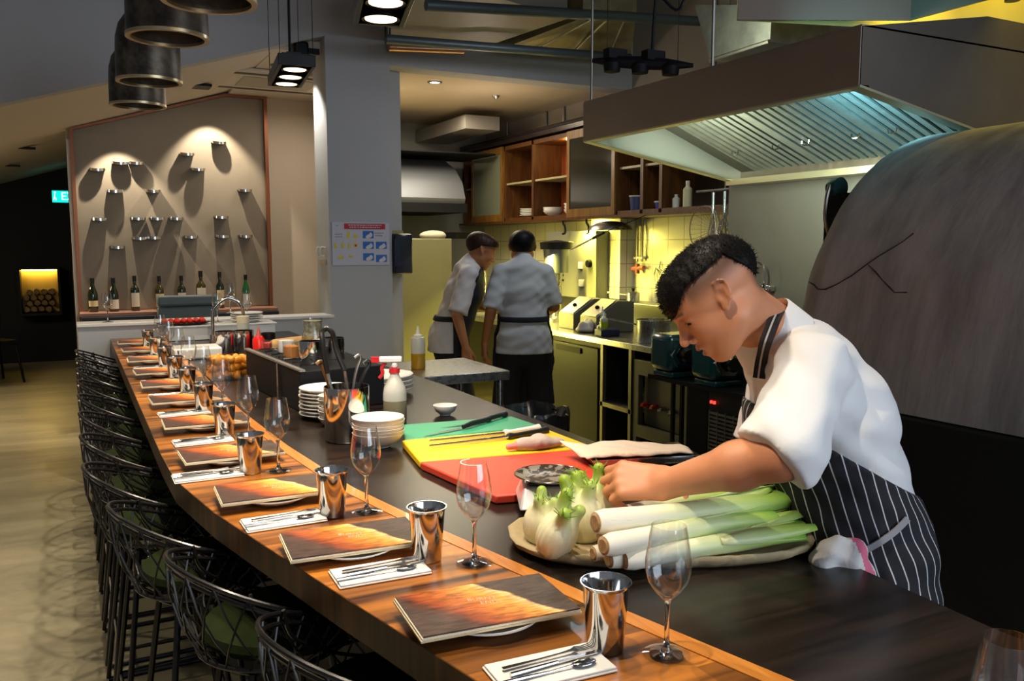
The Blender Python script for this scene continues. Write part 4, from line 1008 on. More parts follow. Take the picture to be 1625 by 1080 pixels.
MB().box((2.3, 7.9, 2.465), (3.9, 8.7, 2.479)).build('black_flange', M_black, t)
# small wall hood at the back left
bh = thing('wall_hood', 'rounded stainless hood at the back left of the kitchen', 'hood', (0, 0, 0))
a, c = PY(640, 240, 7.9), PY(736, 312, 7.9)
pf = [(8.9, 1.97), (7.9, 1.97), (7.88, 2.02), (7.95, 2.18), (8.12, 2.32), (8.4, 2.44), (8.9, 2.46)]
MB().prism(pf, 2.32, 3.55, axis=0).build('canopy', mat('soft_steel', (0.17, 0.18, 0.21), 0.55, 0.7), bh)
MB().box((2.32, 7.86, 1.88), (3.56, 8.9, 1.97)).build('dark_underside', M_black, bh)
# back equipment: steel cabinet with things on top, sink and tap
t = thing('steel_cabinet', 'tall stainless cabinet lit yellow green behind the left cook', 'cabinet', (0, 0, 0))
a, c = PY(655, 378, 7.6), PY(740, 600, 7.6)
MB().box((2.45, 7.6, 0.0), (3.28, 8.4, a.z)).build('body', mat('yellow_lit_steel', (0.23, 0.22, 0.13), 0.4, 0.3), t, bev=0.01)  # yellow cast of the kitchen light put into the stainless colour
for zz in (0.9, 1.25): MB().box((2.6, 7.57, zz), (2.64, 7.6, zz + 0.14)).build('handle', M_steel, t)
for (px, w_, h_, lab, nm, m) in ((668, 0.09, 0.05, 'low pile of pale cloths on the tall steel cabinet', 'folded_cloth', mat('pale_cloth', (0.5, 0.48, 0.38), 0.9)),):
    p = PY(px + 20, 375, 7.8); tag(MB().ell((p.x, 7.8, a.z + 0.03), (w_ * 1.6, 0.1, h_)).build(nm, m), lab, 'cloth')
p = PY(722, 372, 7.8)
t = thing('stock_pan', 'wide dark pan resting on the tall steel cabinet', 'pan', (p.x, 7.8, a.z + 0.001)); MB().lathe([(0, 0), (0.13, 0), (0.15, 0.06), (0.145, 0.06), (0.125, 0.006), (0, 0.006)]).build('pan_body', M_black, t); MB().tube([(0.14, 0, 0.05), (0.3, 0, 0.07)], 0.01).build('handle', M_black, t)
t = thing('sink_unit', 'stainless sink bench at the kitchen back', 'sink', (0, 0, 0))
b = MB()
for A_, B_ in (((3.40, 7.3, 0.9005), (3.43, 8.2, 0.925)), ((3.97, 7.3, 0.9005), (4.0, 8.2, 0.925)), ((3.43, 7.3, 0.9005), (3.97, 7.33, 0.925)), ((3.43, 8.17, 0.9005), (3.97, 8.2, 0.925))): b.box(A_, B_)
b.build('basin_rim', M_steel, t); MB().box((3.43, 7.33, 0.9005), (3.97, 8.17, 0.906)).build('basin_floor', M_steeld, t)
p = PY(770, 445, 7.6)
fa = thing('mixer_tap', 'chrome swan-neck tap between the two background cooks', 'tap', (p.x, 7.6, 0.92))
MB().tube(smooth_path([(0, 0, 0), (0, 0, 0.32), (-0.02, 0, 0.40), (-0.09, 0, 0.43), (-0.15, 0, 0.38), (-0.155, 0, 0.33)]), 0.013, seg=10).build('spout', M_chrome, fa); MB().lathe([(0, 0), (0.03, 0), (0.028, 0.05), (0, 0.05)]).build('base', M_chrome, fa)

# ---- right hand cooking counter
CF = 3.30
ct = thing('steel_worktop', 'long stainless worktop along the tiled wall', 'counter', (0, 0, 0))
MB().box((CF, 3.63, 0.86), (4.268, 8.9, 0.90)).build('worktop', M_steel, ct, bev=0.004)
MB().box((4.02, 3.63, 0.90), (4.268, 8.9, 1.09)).build('rear_ledge', mat('warm_ledge_steel', (0.50, 0.50, 0.38), 0.3, 1.0), ct, bev=0.003)
def YF(px): return PX(px, 600, CF).y
M_darkst = mat('dark_steel_door', (0.014, 0.0135, 0.014), 0.45, 0.0, spec=0.25)
fr = thing('undercounter_fridge', 'dark steel undercounter fridge with single door beside the right cook', 'fridge', (0, 0, 0))
y0, y1 = YF(950), YF(872)
MB().box((CF + 0.05, y0, 0.08), (4.2, y1, 0.858)).build('body', M_darkst, fr)
dr = MB().box((CF + 0.01, y0 + 0.03, 0.12), (CF + 0.05, y1 - 0.02, 0.82)).build('door', M_darkst, fr, bev=0.004)
MB().box((CF - 0.002, y0 + 0.25, 0.76), (CF + 0.008, y1 - 0.1, 0.80)).build('handle', M_black, dr)
sh = thing('open_steel_shelving', 'open steel shelving bay below the worktop holding a small pot', 'shelf', (0, 0, 0))
y0, y1 = YF(1000), YF(950)
b = MB()
for y in (y0 + 0.02, y1 - 0.02): b.box((CF + 0.01, y - 0.015, 0.0), (CF + 0.04, y + 0.015, 0.858))
b.build('upright', M_steeld, sh); MB().box((CF + 0.01, y0, 0.42), (4.1, y1, 0.45)).build('shelf_board', M_steeld, sh); MB().box((4.1, y0, 0.05), (4.12, y1, 0.858)).build('back_panel', M_black, sh)
def pot(name, lab, x, y, z, r, h, m, handle=None, lid=False, cat='pot', hang=0.0):
    t = thing(name, lab, cat, (x, y, z), hang)
    MB().shell([(0.0001, 0), (r * 0.97, 0), (r, 0.008), (r, h), (r + 0.004, h + 0.003), (r - 0.004, h + 0.003), (r - 0.004, 0.006), (0.0001, 0.006)], seg=36).build('pot_body', m, t)
    if handle == 'long': MB().tube([(-r, 0, h * 0.75), (-r - 0.03, 0, h * 0.8), (-r - 0.2, 0, h * 0.98)], [0.007, 0.006, 0.009], seg=8).build('handle', m, t)
    if handle == 'loops':
        for s in (-1, 1): MB().tube(smooth_path([(s * r, -0.03, h * 0.8), (s * (r + 0.035), -0.03, h * 0.83), (s * (r + 0.035), 0.03, h * 0.83), (s * r, 0.03, h * 0.8)], 4), 0.005, seg=6).build('handle', m, t)
    if lid:
        MB().lathe([(0, h + 0.02), (r * 0.6, h + 0.014), (r, h + 0.004), (0, h + 0.004)], seg=32).build('lid', m, t)
        MB().lathe([(0, h + 0.04), (0.015, h + 0.04), (0.01, h + 0.018), (0, h + 0.018)], seg=16).build('knob', M_black, t)
    return t
pot('saucepan', 'small steel pot on the open undercounter shelf', CF + 0.22, (y0 + y1) / 2 - 0.05, 0.451, 0.07, 0.10, M_steel, 'loops', hang=1.2)
vp = thing('gas_valve_cabinet', 'grey steel cabinet with a row of red and chrome gas valves', 'cabinet', (0, 0, 0))
y0, y1 = YF(1090), YF(1001)
M_panel = mat('olive_grey_steel', (0.12, 0.115, 0.105), 0.45, 0.5)
MB().box((CF + 0.02, y0, 0.70), (CF + 0.06, y1, 0.80)).box((CF + 0.02, y0, 0.28), (CF + 0.06, y1, 0.36)).box((CF + 0.02, y1 - 0.06, 0.36), (CF + 0.06, y1, 0.70)).box((CF + 0.02, y0, 0.36), (CF + 0.06, y0 + 0.04, 0.70)).box((CF + 0.02, y0, 0.0), (CF + 0.06, y0 + 0.04, 0.28)).box((CF + 0.02, y1 - 0.04, 0.0), (CF + 0.06, y1, 0.28)).build('frame', M_panel, vp, bev=0.003)
MB().box((CF + 0.08, y0 + 0.04, 0.36), (CF + 0.09, y1 - 0.05, 0.70)).build('recessed_panel', M_panel, vp)
MB().box((CF + 0.30, y0, 0.0), (CF + 0.32, y1, 0.3)).build('lower_back', M_black, vp)
for px, red in ((1022, 1), (1037, 1), (1050, 0), (1066, 0)):
    p = PX(px, 655, CF + 0.05); k = MB().lathe([(0, 0), (0.016, 0), (0.013, 0.05), (0, 0.052)], M=Matrix.Rotation(-math.pi / 2, 3, 'Y'), c=(CF + 0.08, p.y, 0.50), seg=14)
    k.tube([(CF + 0.035, p.y - 0.02, 0.515), (CF + 0.035, p.y + 0.02, 0.485)], 0.007, seg=6)
    k.build('valve', mat('red_valve', (0.45, 0.02, 0.02), 0.35) if red else M_chrome, vp)
# black pillar cabinet and ice maker standing forward of the worktop
SF = 3.0
def YS(px): return PX(px, 600, SF).y
y0, y1, y2 = YS(1192), YS(1122), YS(1088)
ms = thing('machine_shelf', 'thin black shelf board carrying the two teal machines', 'shelf', (0, 0, 0))
MB().box((SF, YS(1192), 0.775), (SF + 0.195, YS(1028), 0.80)).build('shelf_board', M_black, ms)
for yy in (YS(1050), YS(1036)): MB().box((SF + 0.15, yy, 0.0), (SF + 0.17, yy + 0.02, 0.775)).build('support', M_black, ms)
tag(MB().box((SF + 0.01, y1, 0.0), (SF + 0.19, y2, 0.774)).build('black_cabinet', M_black, bev=0.004), 'plain black cabinet under the left teal machine', 'cabinet')
im = thing('ice_maker', 'dark steel machine with slatted grille and red indicator lamps', 'appliance', (0, 0, 0))
MB().box((SF + 0.01, y0, 0.05), (SF + 0.19, y1 - 0.004, 0.774)).build('body', M_darkst, im, bev=0.004)
b = MB()
for k in range(16):
    z = 0.34 + 0.34 * k / 16; b.box((SF - 0.004, y0 + 0.05, z), (SF + 0.008, y1 - 0.03, z + 0.012))
for k in range(5):
    y = y0 + 0.05 + (y1 - y0 - 0.08) * k / 4; b.box((SF - 0.006, y - 0.003, 0.34), (SF + 0.006, y + 0.003, 0.68))
b.build('grille', mat('grille_steel', (0.34, 0.33, 0.30), 0.35, 0.9), im)
for dy in (0.03, 0.055): MB().box((SF - 0.002, y1 - dy - 0.010, 0.715), (SF + 0.008, y1 - dy, 0.73)).build('indicator_lamp', mat('red_led', (1, 0, 0), emit=(1.0, 0.03, 0.02), estr=4), im)
def teal_machine(px, py, lab):
    p = PX(px, py, SF + 0.08); t = thing('teal_mixer', lab, 'machine', (SF + 0.09, p.y, 0.8005)); t.scale = (1.05, 1.05, 1.12)
    MT = mat('dark_teal_enamel', (0.004, 0.045, 0.055), 0.25, coat=0.4)
    MB().box((-0.10, -0.07, 0.03), (0.12, 0.12, 0.22)).build('housing', MT, t, bev=0.03)
    MB().box((-0.085, -0.07, 0.0), (0.10, 0.10, 0.03)).build('base', MT, t, bev=0.008)
    MB().lathe([(0, -0.145), (0.045, -0.145), (0.045, -0.17), (0.07, -0.17), (0.075, -0.15), (0.07, -0.11), (0, -0.11)], M=Matrix.Rotation(-0.3, 3, 'Z') @ Matrix.Rotation(-math.pi / 2, 3, 'X'), c=(0.02, 0.06, 0.12), seg=6).build('hub_collar', M_chrome, t)
    MB().lathe([(0, 0.0), (0.038, 0.0), (0.040, 0.05), (0.03, 0.06), (0, 0.06)], M=Matrix.Rotation(-0.3, 3, 'Z') @ Matrix.Rotation(math.pi / 2, 3, 'X'), c=(-0.015, -0.09, 0.12), seg=24).build('hub', mat('hub_dark', (0.06, 0.055, 0.04), 0.25, 0.9), t)
teal_machine(1072, 560, 'dark teal machine with chrome hub, left of the two behind the chefs face')
teal_machine(1140, 575, 'dark teal machine with chrome hub, partly behind the chefs collar')

# things on the steel worktop
def on(px, py, z=0.90): return P(px, py, z)
for i, px in enumerate((922, 958)):
    p = on(px, 520); bx = thing('steel_lid_box', 'sloped stainless ingredient box with black knob, ' + ['left' if i == 0 else 'right'][0] + ' one of two on the worktop', 'food box', (3.60, PX(px, 500, 3.6).y, 0.901), 0, 'sloped steel ingredient boxes')
    MB().prism([(-0.14, 0), (0.20, 0), (0.20, 0.23), (0.05, 0.235), (-0.14, 0.12)], -0.115, 0.115, axis=1).build('box_body', mat('dim_steel', (0.14, 0.135, 0.12), 0.5, 0.5), bx, bev=0.004)
    MB().add([(-0.135, -0.10, 0.125), (-0.135, 0.10, 0.125), (0.045, 0.10, 0.240), (0.045, -0.10, 0.240), (-0.135, -0.10, 0.130), (-0.135, 0.10, 0.130), (0.045, 0.10, 0.245), (0.045, -0.10, 0.245)], [(0, 1, 2, 3), (7, 6, 5, 4), (0, 4, 5, 1), (1, 5, 6, 2), (2, 6, 7, 3), (3, 7, 4, 0)]).build('lid', M_steeld, bx)
    MB().ell((-0.06, 0, 0.185), (0.018, 0.018, 0.016)).build('knob', M_black, bx)
p = on(930, 527)
tw = tag(net_mesh('crumpled_towel', [(prim_fn([el((0, 0, 0.02), (0.09, 0.07, 0.03)), el((0.03, 0.02, 0.06), (0.04, 0.04, 0.05), 0.03), el((-0.04, -0.01, 0.045), (0.04, 0.03, 0.035), 0.02, Ry(30)), el((0.01, -0.03, 0.05), (0.015, 0.05, 0.05), 0.01, Rx(30))]), (-0.13, -0.13, -0.03), (0.13, 0.13, 0.14), 0.006)], mat('grey_white_cloth', (0.50, 0.47, 0.45), 0.9, bump=0.2), relax=1), 'crumpled white towel on the worktop beside the ingredient boxes', 'towel'); tw.location = (3.45, p.y, 0.903)
p = on(955, 530); tag(MB().box((-0.08, -0.05, 0), (0.08, 0.05, 0.05)).build('blue_tray', mat('navy_plastic', (0.01, 0.015, 0.06), 0.4), loc=(3.44, p.y - 0.12, 0.901), bev=0.008), 'small dark blue tray in front of the ingredient boxes', 'tray')
def squeeze(x, y, z, r, h, liq, fill, lab, body=None, cap_=None, rot=0):
    t = thing('squeeze_bottle', lab, 'bottle', (x, y, z), rot)
    MB().lathe([(0, 0), (r * 0.95, 0), (r, 0.004), (r, h * fill), (0, h * fill)], seg=28).build('liquid', liq, t)
    MB().lathe([(r * 0.99, h * fill + 0.0005), (r, h * 0.70), (r * 0.93, h * 0.74), (r * 0.6, h * 0.755), (0, h * 0.756)], seg=28).build('bottle_wall', body or M_clearp, t)
    MB().lathe([(r * 0.62, h * 0.757), (r * 0.62, h * 0.80), (r * 0.3, h * 0.82), (r * 0.12, h), (0, h)], seg=20).build('nozzle', cap_ or mat('pale_cap', (0.7, 0.7, 0.62), 0.4), t)
    return t
p = on(1005, 530); squeeze(3.42, p.y, 0.901, 0.03, 0.17, mat('lime_liquid', (0.35, 0.45, 0.02), 0.2), 0.6, 'squeeze bottle with lime green sauce beside the stockpot')
p = on(1022, 525); squeeze(3.52, p.y + 0.02, 0.901, 0.03, 0.20, mat('clear_green', (0.4, 0.45, 0.2), 0.2), 0.3, 'tall squeeze bottle with white cap behind the stockpot')
p = on(990, 530); sauce(3.42, p.y, 0.901, 0.035, 0.10, M_clearp, 'clear plastic deli tub beside the lime bottle')
p = on(1045, 545); pot('stockpot', 'stainless stockpot with long handle in front of the chefs face', 3.50, p.y + 0.10, 0.901, 0.115, 0.15, M_steel, 'long', hang=-0.9)
p = PX(1003, 473, 4.12); pot('saucepan', 'small steel saucepan with lid on the rear ledge under the tiles', 4.13, p.y, 1.091, 0.055, 0.07, M_steel, 'long', lid=True, hang=-1.2)
# whisks and strainers hanging near the pier
hw = thing('hanging_sieve', 'round wire sieve hanging from the cabinet rail', 'sieve', (3.70, PX(1118, 360, 3.7).y, 1.66))
b = MB(); R = 0.15
for k in range(14):
    a = math.pi * k / 14; b.tube([(0.0 + 0.07 * math.sin(j * math.pi / 8), R * math.cos(a) * math.cos(math.pi * (j / 8)) , R * math.sin(a) * math.cos(math.pi * (j / 8))) for j in range(9)], 0.0016, seg=4)
b.tube([(0, R * math.cos(2 * math.pi * k / 24), R * math.sin(2 * math.pi * k / 24)) for k in range(24)], 0.004, seg=6, closed=True); b.build('wire_bowl', M_steeld, hw)
MB().tube([(0, 0, 0.15), (0.12, 0, 0.16), (0.25, 0.0, 0.122)], 0.004).build('handle', M_steel, hw)
for i, (px, L_, r_) in enumerate(((1132, 0.42, 0.06), (1150, 0.46, 0.075), (1172, 0.40, 0.065))):
    p = PX(px, 330, 3.35); wk = thing('whisk', 'steel balloon whisk hanging head down behind the chef, ' + ['left', 'middle', 'right'][i] + ' of three', 'whisk', (3.35, p.y, 1.86), 0, 'steel whisks hanging behind the chef')
    MB().tube([(0, 0, 0), (0, 0, -0.12)], [0.010, 0.008], seg=10).build('handle', mat('blue_steel', (0.45, 0.58, 0.66), 0.25, 0.9), wk)
    b = MB()
    for k in range(5):
        a = math.pi * k / 5
        b.tube(smooth_path([(0.006 * math.cos(a), 0.006 * math.sin(a), -0.12), (r_ * 0.6 * math.cos(a), r_ * 0.6 * math.sin(a), -L_ * 0.65), (r_ * math.cos(a), r_ * math.sin(a), -L_ * 0.85), (0, 0, -L_), (-r_ * math.cos(a), -r_ * math.sin(a), -L_ * 0.85), (-r_ * 0.6 * math.cos(a), -r_ * 0.6 * math.sin(a), -L_ * 0.65), (-0.006 * math.cos(a), -0.006 * math.sin(a), -0.12)], 4), 0.002, seg=4)
    b.build('wires', M_chrome, wk)
p = PX(1163, 330, 3.38); wb = thing('wire_basket', 'tangled conical wire basket hanging behind the whisks', 'basket', (3.40, p.y, 1.865))
b = MB()
for k in range(16):
    a = 2 * math.pi * k / 16; a2 = a + 0.9
    b.tube([(0.012 * math.cos(a), 0.012 * math.sin(a), 0), (0.09 * math.cos(a2), 0.09 * math.sin(a2), -0.20), (0.13 * math.cos(a2 + 0.5), 0.13 * math.sin(a2 + 0.5), -0.40)], 0.0030, seg=5)
for r_, z_ in ((0.05, -0.12), (0.09, -0.20), (0.11, -0.30), (0.13, -0.40)): b.tube([(r_ * math.cos(2 * math.pi * k / 24), r_ * math.sin(2 * math.pi * k / 24), z_) for k in range(24)], 0.0022, seg=5, closed=True)
b.build('wires', M_steeld, wb); MB().tube([(0, 0, 0.0), (-0.03, 0, 0.012)], 0.005, seg=6).build('hook', M_steeld, wb)
MB_rail = tag(MB().tube([(3.35, PX(1105, 330, 3.35).y, 1.872), (3.35, PX(1200, 330, 3.35).y, 1.872)], 0.006).tube([(3.35, PX(1150, 330, 3.35).y, 1.872), (3.35, PX(1150, 330, 3.35).y, 4.0)], 0.004).build('utensil_rail', M_steeld), 'thin steel rail holding the hanging whisks', 'rail')
# grey machine housing with switches, bell lids and mixer bowl, ladle
eq = thing('control_panel', 'grey steel panel with switches and socket behind the right cook', 'panel', (0, 0, 0))
p0, p1 = PX(868, 370, 4.0), PX(945, 480, 4.0)
MB().box((4.0, p1.y, 0.901 + 0.19), (4.2, p0.y, 1.68)).build('housing', mat('putty_steel', (0.26, 0.26, 0.20), 0.45, 0.4), eq, bev=0.006)
for px, py, sz in ((920, 421, 0.035), (921, 449, 0.045)):
    p = PX(px, py, 3.99); MB().box((3.985, p.y - sz, p.z - 0.03), (4.0, p.y + sz * 0.6, p.z + 0.03)).build('switch_plate', M_china, eq, bev=0.003)
p = PX(934, 418, 3.985); MB().lathe([(0, 0), (0.035, 0), (0.03, 0.03), (0, 0.03)], M=Matrix.Rotation(-math.pi / 2, 3, 'Y'), c=(4.0, p.y, p.z), seg=20).build('rotary_knob', M_black, eq)
b = MB()
for k in range(5): p = PX(888, 412 + k * 8, 3.99); b.box((3.985, p.y - 0.06, p.z - 0.008), (4.0, p.y + 0.06, p.z + 0.008))
b.build('vent_slots', M_black, eq)
p = PX(925, 372, 3.75)
bl = thing('steel_cover', 'wide stainless dish cover stored above the machine panel', 'lid', (4.02, p.y, 1.682)); MB().lathe([(0, 0.075), (0.03, 0.075), (0.10, 0.065), (0.17, 0.03), (0.185, 0.0), (0, 0.0)]).build('dome', M_steel, bl); 
p = PX(880, 395, 3.7)
mx = thing('stand_mixer', 'tall steel mixer with cylindrical bowl beside the right cook', 'mixer', (3.72, p.y, 0.901))
MB().lathe([(0, 0), (0.11, 0), (0.11, 0.03), (0.05, 0.05), (0.045, 0.30), (0, 0.30)]).build('stand', M_steel, mx)
MB().lathe([(0, 0.42), (0.10, 0.42), (0.115, 0.62), (0, 0.62)]).build('mixing_bowl', mat('grey_blue_steel', (0.25, 0.27, 0.30), 0.3, 0.8), mx)
MB().lathe([(0, 0.62), (0.14, 0.62), (0.145, 0.68), (0, 0.70)]).build('motor_head', M_darkst, mx)
MB().lathe([(0, 0.30), (0.04, 0.30), (0.06, 0.42), (0, 0.42)]).build('coupling', M_steel, mx)
a, c = PX(905, 397, 3.55), PX(958, 369, 3.55)
ld = thing('hanging_ladle', 'long steel spatula with black grip hanging beside the tiles', 'utensil', (0, 0, 0)); MB().tube([a, a.lerp(c, 0.7)], 0.008).build('blade', M_steel, ld); MB().tube([a.lerp(c, 0.7), c], 0.012).build('grip', M_black, ld)
MB().tube([c, (3.95, c.y, 1.79)], 0.003).build('hook', M_black, ld)
for px, s in ((897, 'left'), (934, 'right')):
    p = PX(px, 362, 3.98); t = thing('black_hook', 'black hook hanging under the cabinet rail, ' + s + ' one', 'hook', (3.96, p.y, 1.777)); MB().tube(smooth_path([(0, 0, 0.0), (0, 0.0, -0.03), (0, -0.03, -0.06), (0, -0.03, -0.11), (0, 0.01, -0.12)], 4), 0.010).build('hook_body', M_black, t)
p = PX(1018, 403, 4.26)
hk = thing('wall_socket_valve', 'pair of vertical pipes ending in a red valve on the tiles', 'pipe', (4.24, p.y, 0))
for dy in (-0.035, 0.035): MB().tube([(0, dy, 1.42), (0, dy, 1.775)], 0.011).build('pipe', mat('brassy_pipe', (0.5, 0.45, 0.25), 0.3, 0.9), hk)
MB().box((-0.02, -0.06, 1.44), (0.02, 0.06, 1.46)).build('clamp', M_steel, hk)
MB().tube([(-0.02, -0.09, 1.37), (-0.02, 0.07, 1.36)], 0.018).tube([(-0.02, 0.0, 1.40), (-0.02, 0.0, 1.32)], 0.02).build('valve', mat('rust_red_valve', (0.30, 0.06, 0.03), 0.5), hk)
p = PX(1046, 440, 4.25); hg = tag(MB().tube([(4.25, p.y + 0.07 * math.cos(k * 0.9), p.z + 0.08 * math.sin(k * 1.3)) for k in range(14)], 0.004, seg=5).tube([(4.25, p.y, p.z + 0.07), (4.262, p.y, p.z + 0.13)], 0.005).build('wire_skimmer', M_steel), 'tangled wire skimmer hanging on the tiled wall', 'utensil')
p = PX(1213, 445, 3.15)
t = thing('wall_tap', 'small chrome tap behind the chefs neck on the stainless wall', 'tap', (3.19, p.y, p.z - 0.04)); MB().tube(smooth_path([(0, 0, 0), (-0.04, 0, 0), (-0.045, 0, 0.10), (-0.05, 0.03, 0.13), (-0.05, 0.06, 0.125), (-0.05, 0.07, 0.10)]), 0.006, seg=8).build('spout', M_chrome, t); MB().box((-0.03, -0.03, -0.015), (0.008, 0.03, 0.015)).build('valve_body', M_chrome, t, bev=0.004)

# ---- steel side table, rubbish bin
st = thing('steel_side_table', 'stainless side table behind the counter carrying an oil bottle', 'table', (0, 0, 0))
MB().box((1.44, 3.93, 0.852), (2.02, 4.52, 0.90)).build('tabletop', M_steel, st, bev=0.004)
for x in (1.48, 1.98):
    for y in (3.97, 4.48): MB().tube([(x, y, 0.86), (x, y, 0.0)], 0.018, seg=12).build('leg', M_steel, st)
MB().box((1.46, 3.95, 0.30), (2.0, 4.5, 0.32)).build('undershelf', M_steeld, st)
squeeze(1.62, 4.22, 0.901, 0.038, 0.225, mat('amber_oil', (0.40, 0.22, 0.01), 0.15), 0.36, 'squeeze bottle half full of amber oil on the steel side table')
rb = thing('rubbish_bin', 'black bin with a crinkled liner bag behind the cutting boards', 'bin', (2.28, 4.2, 0.0), -0.1)
MB().shell([(0.0001, 0.0), (0.17, 0.0), (0.22, 0.60), (0.215, 0.60), (0.165, 0.01), (0.0001, 0.01)], seg=28).build('bin_body', M_black, rb)
b = MB(); n = 56; vs = []; fs = []
for j, (r, z) in enumerate(((0.226, 0.44), (0.232, 0.55), (0.236, 0.615), (0.224, 0.625), (0.20, 0.58), (0.16, 0.42))):
    for k in range(n):
        a = 2 * math.pi * k / n; w_ = 0.006 * math.sin(9 * a + j) + 0.005 * math.sin(17 * a + 2 * j)
        vs.append(((r + w_) * math.cos(a), (r + w_) * math.sin(a), z + 0.012 * math.sin(5 * a + j) + 0.006 * math.sin(13 * a)))
for j in range(5):
    for k in range(n): fs.append((j * n + k, j * n + (k + 1) % n, (j + 1) * n + (k + 1) % n, (j + 1) * n + k))
b.add(vs, fs).build('bin_liner', mat('bin_liner', (0.02, 0.022, 0.028), 0.25, coat=0.3), rb)

# ---- poster and towel dispenser on the column
ps = thing('hygiene_poster', 'white hand washing poster with red header on the column', 'poster', (0, 0, 0))
a, c = PY(526, 352, 6.098), PY(618, 420, 6.098); X0, X1, Z0, Z1 = a.x, c.x, c.z, a.z
MB().box((X0, 6.093, Z0), (X1, 6.0995, Z1)).build('sheet', mat('poster_paper', (0.52, 0.52, 0.60), 0.5), ps)
def pp(u, v): return X0 + (X1 - X0) * u, Z1 - (Z1 - Z0) * v
M_pr, M_pb, M_py, M_pw, M_pg = mat('print_red', (0.45, 0.02, 0.04), 0.5), mat('print_blue', (0.02, 0.14, 0.50), 0.5), mat('print_yellow', (0.62, 0.52, 0.06), 0.5), mat('print_white', (0.62, 0.60, 0.62), 0.5), mat('print_grey', (0.20, 0.20, 0.30), 0.5)
def pbox(u0, v0, u1, v1, m, nm, par=ps, d=0.0):
    x0, z0 = pp(u0, v1); x1, z1 = pp(u1, v0); return MB().box((x0, 6.0915 - d, z0), (x1, 6.0935 - d, z1)).build(nm, m, par)
pbox(0.21, 0.03, 0.93, 0.16, M_pr, 'red_header')
b = MB(); rr = random.Random(5)
for row_, (v, u0, u1) in enumerate(((0.055, 0.28, 0.86), (0.105, 0.30, 0.84))):
    u = u0
    while u < u1:
        w_ = rr.uniform(0.015, 0.045); x0, z0 = pp(u, v + 0.022); x1, z1 = pp(min(u + w_, u1), v); b.box((x0, 6.0895, z0), (x1, 6.0915, z1)); u += w_ + 0.012
b.build('header_lettering', M_pw, ps)
b = MB()
for (u, v, n) in ((0.05, 0.27, 3), (0.05, 0.33, 3), (0.73, 0.24, 4), (0.75, 0.30, 3), (0.07, 0.07, 1)):
    for k in range(n): x0, z0 = pp(u + k * 0.045, v + 0.018); x1, z1 = pp(u + k * 0.045 + 0.035, v); b.box((x0, 6.0915, z0), (x1, 6.0935, z1))
b.build('small_print', M_pg, ps)
for (u, v) in ((0.53, 0.20), (0.53, 0.45), (0.76, 0.45), (0.53, 0.72), (0.76, 0.76)):
    pic = pbox(u, v, u + 0.19, v + 0.17, M_pb, 'blue_picture')
    x0, z0 = pp(u + 0.11, v + 0.12); MB().ell((x0, 6.091, z0), (0.028, 0.001, 0.014), M=Ry(-20)).ell((x0 + 0.012, 6.0908, z0 + 0.008), (0.012, 0.001, 0.018)).build('hand_drawing', M_pw, pic)
for (u, v, sx, sz) in ((0.28, 0.25, 0.012, 0.03), (0.40, 0.28, 0.018, 0.014), (0.06, 0.50, 0.013, 0.022), (0.18, 0.48, 0.012, 0.022), (0.29, 0.50, 0.010, 0.022), (0.40, 0.48, 0.014, 0.02), (0.14, 0.76, 0.022, 0.014), (0.32, 0.74, 0.018, 0.009)):
    x0, z0 = pp(u, v + 0.05); MB().ell((x0, 6.0918, z0), (sx, 0.001, sz)).build('yellow_drawing', M_py, ps)
x0, z0 = pp(0.405, 0.54); MB().ell((x0, 6.0905, z0), (0.008, 0.001, 0.009)).build('red_spot', M_pr, ps)
dp = thing('towel_dispenser', 'dark blue black paper dispenser on the side of the column', 'dispenser', (2.20, 6.16, 1.50))
MB().box((-0.05, -0.09, -0.16), (0.10, 0.115, 0.14)).build('casing', mat('navy_black_plastic', (0.008, 0.012, 0.03), 0.25, coat=0.4), dp, bev=0.015)
MB().box((-0.045, -0.095, -0.10), (0.0, -0.088, 0.10)).build('window', mat('smoked_window', (0.02, 0.03, 0.06), 0.1), dp)
MB().box((-0.05, -0.05, 0.142), (0.04, 0.06, 0.165)).build('paper_pack', mat('olive_paper', (0.35, 0.33, 0.12), 0.7), dp)
p = PY(511, 400, 6.3)
sk = thing('coat_hooks', 'white hooks and sockets on the lit column reveal', 'hooks', (1.668, 6.27, p.z))
for k in range(2): MB().tube(smooth_path([(0, -0.06 + 0.1 * k, 0.03), (-0.03, -0.06 + 0.1 * k, 0.035), (-0.035, -0.06 + 0.1 * k, -0.02), (-0.01, -0.06 + 0.1 * k, -0.03)], 4), 0.006).build('hook', M_white, sk)
MB().box((-0.012, -0.09, -0.09), (0.0, 0.09, -0.055)).build('socket_plate', mat('beige_plate', (0.45, 0.36, 0.28), 0.5), sk)

# ================================================================== ON THE COUNTER
def ex_(y):
    ys_ = [p[1] for p in Ltop]; xs_ = [p[0] for p in Ltop]; return float(np.interp(y, ys_, xs_))
def seat_ang(y):
    return math.radians(-11) * float(np.interp(y, [1.0, 1.9, 2.5], [1, 1, 0])) * -1
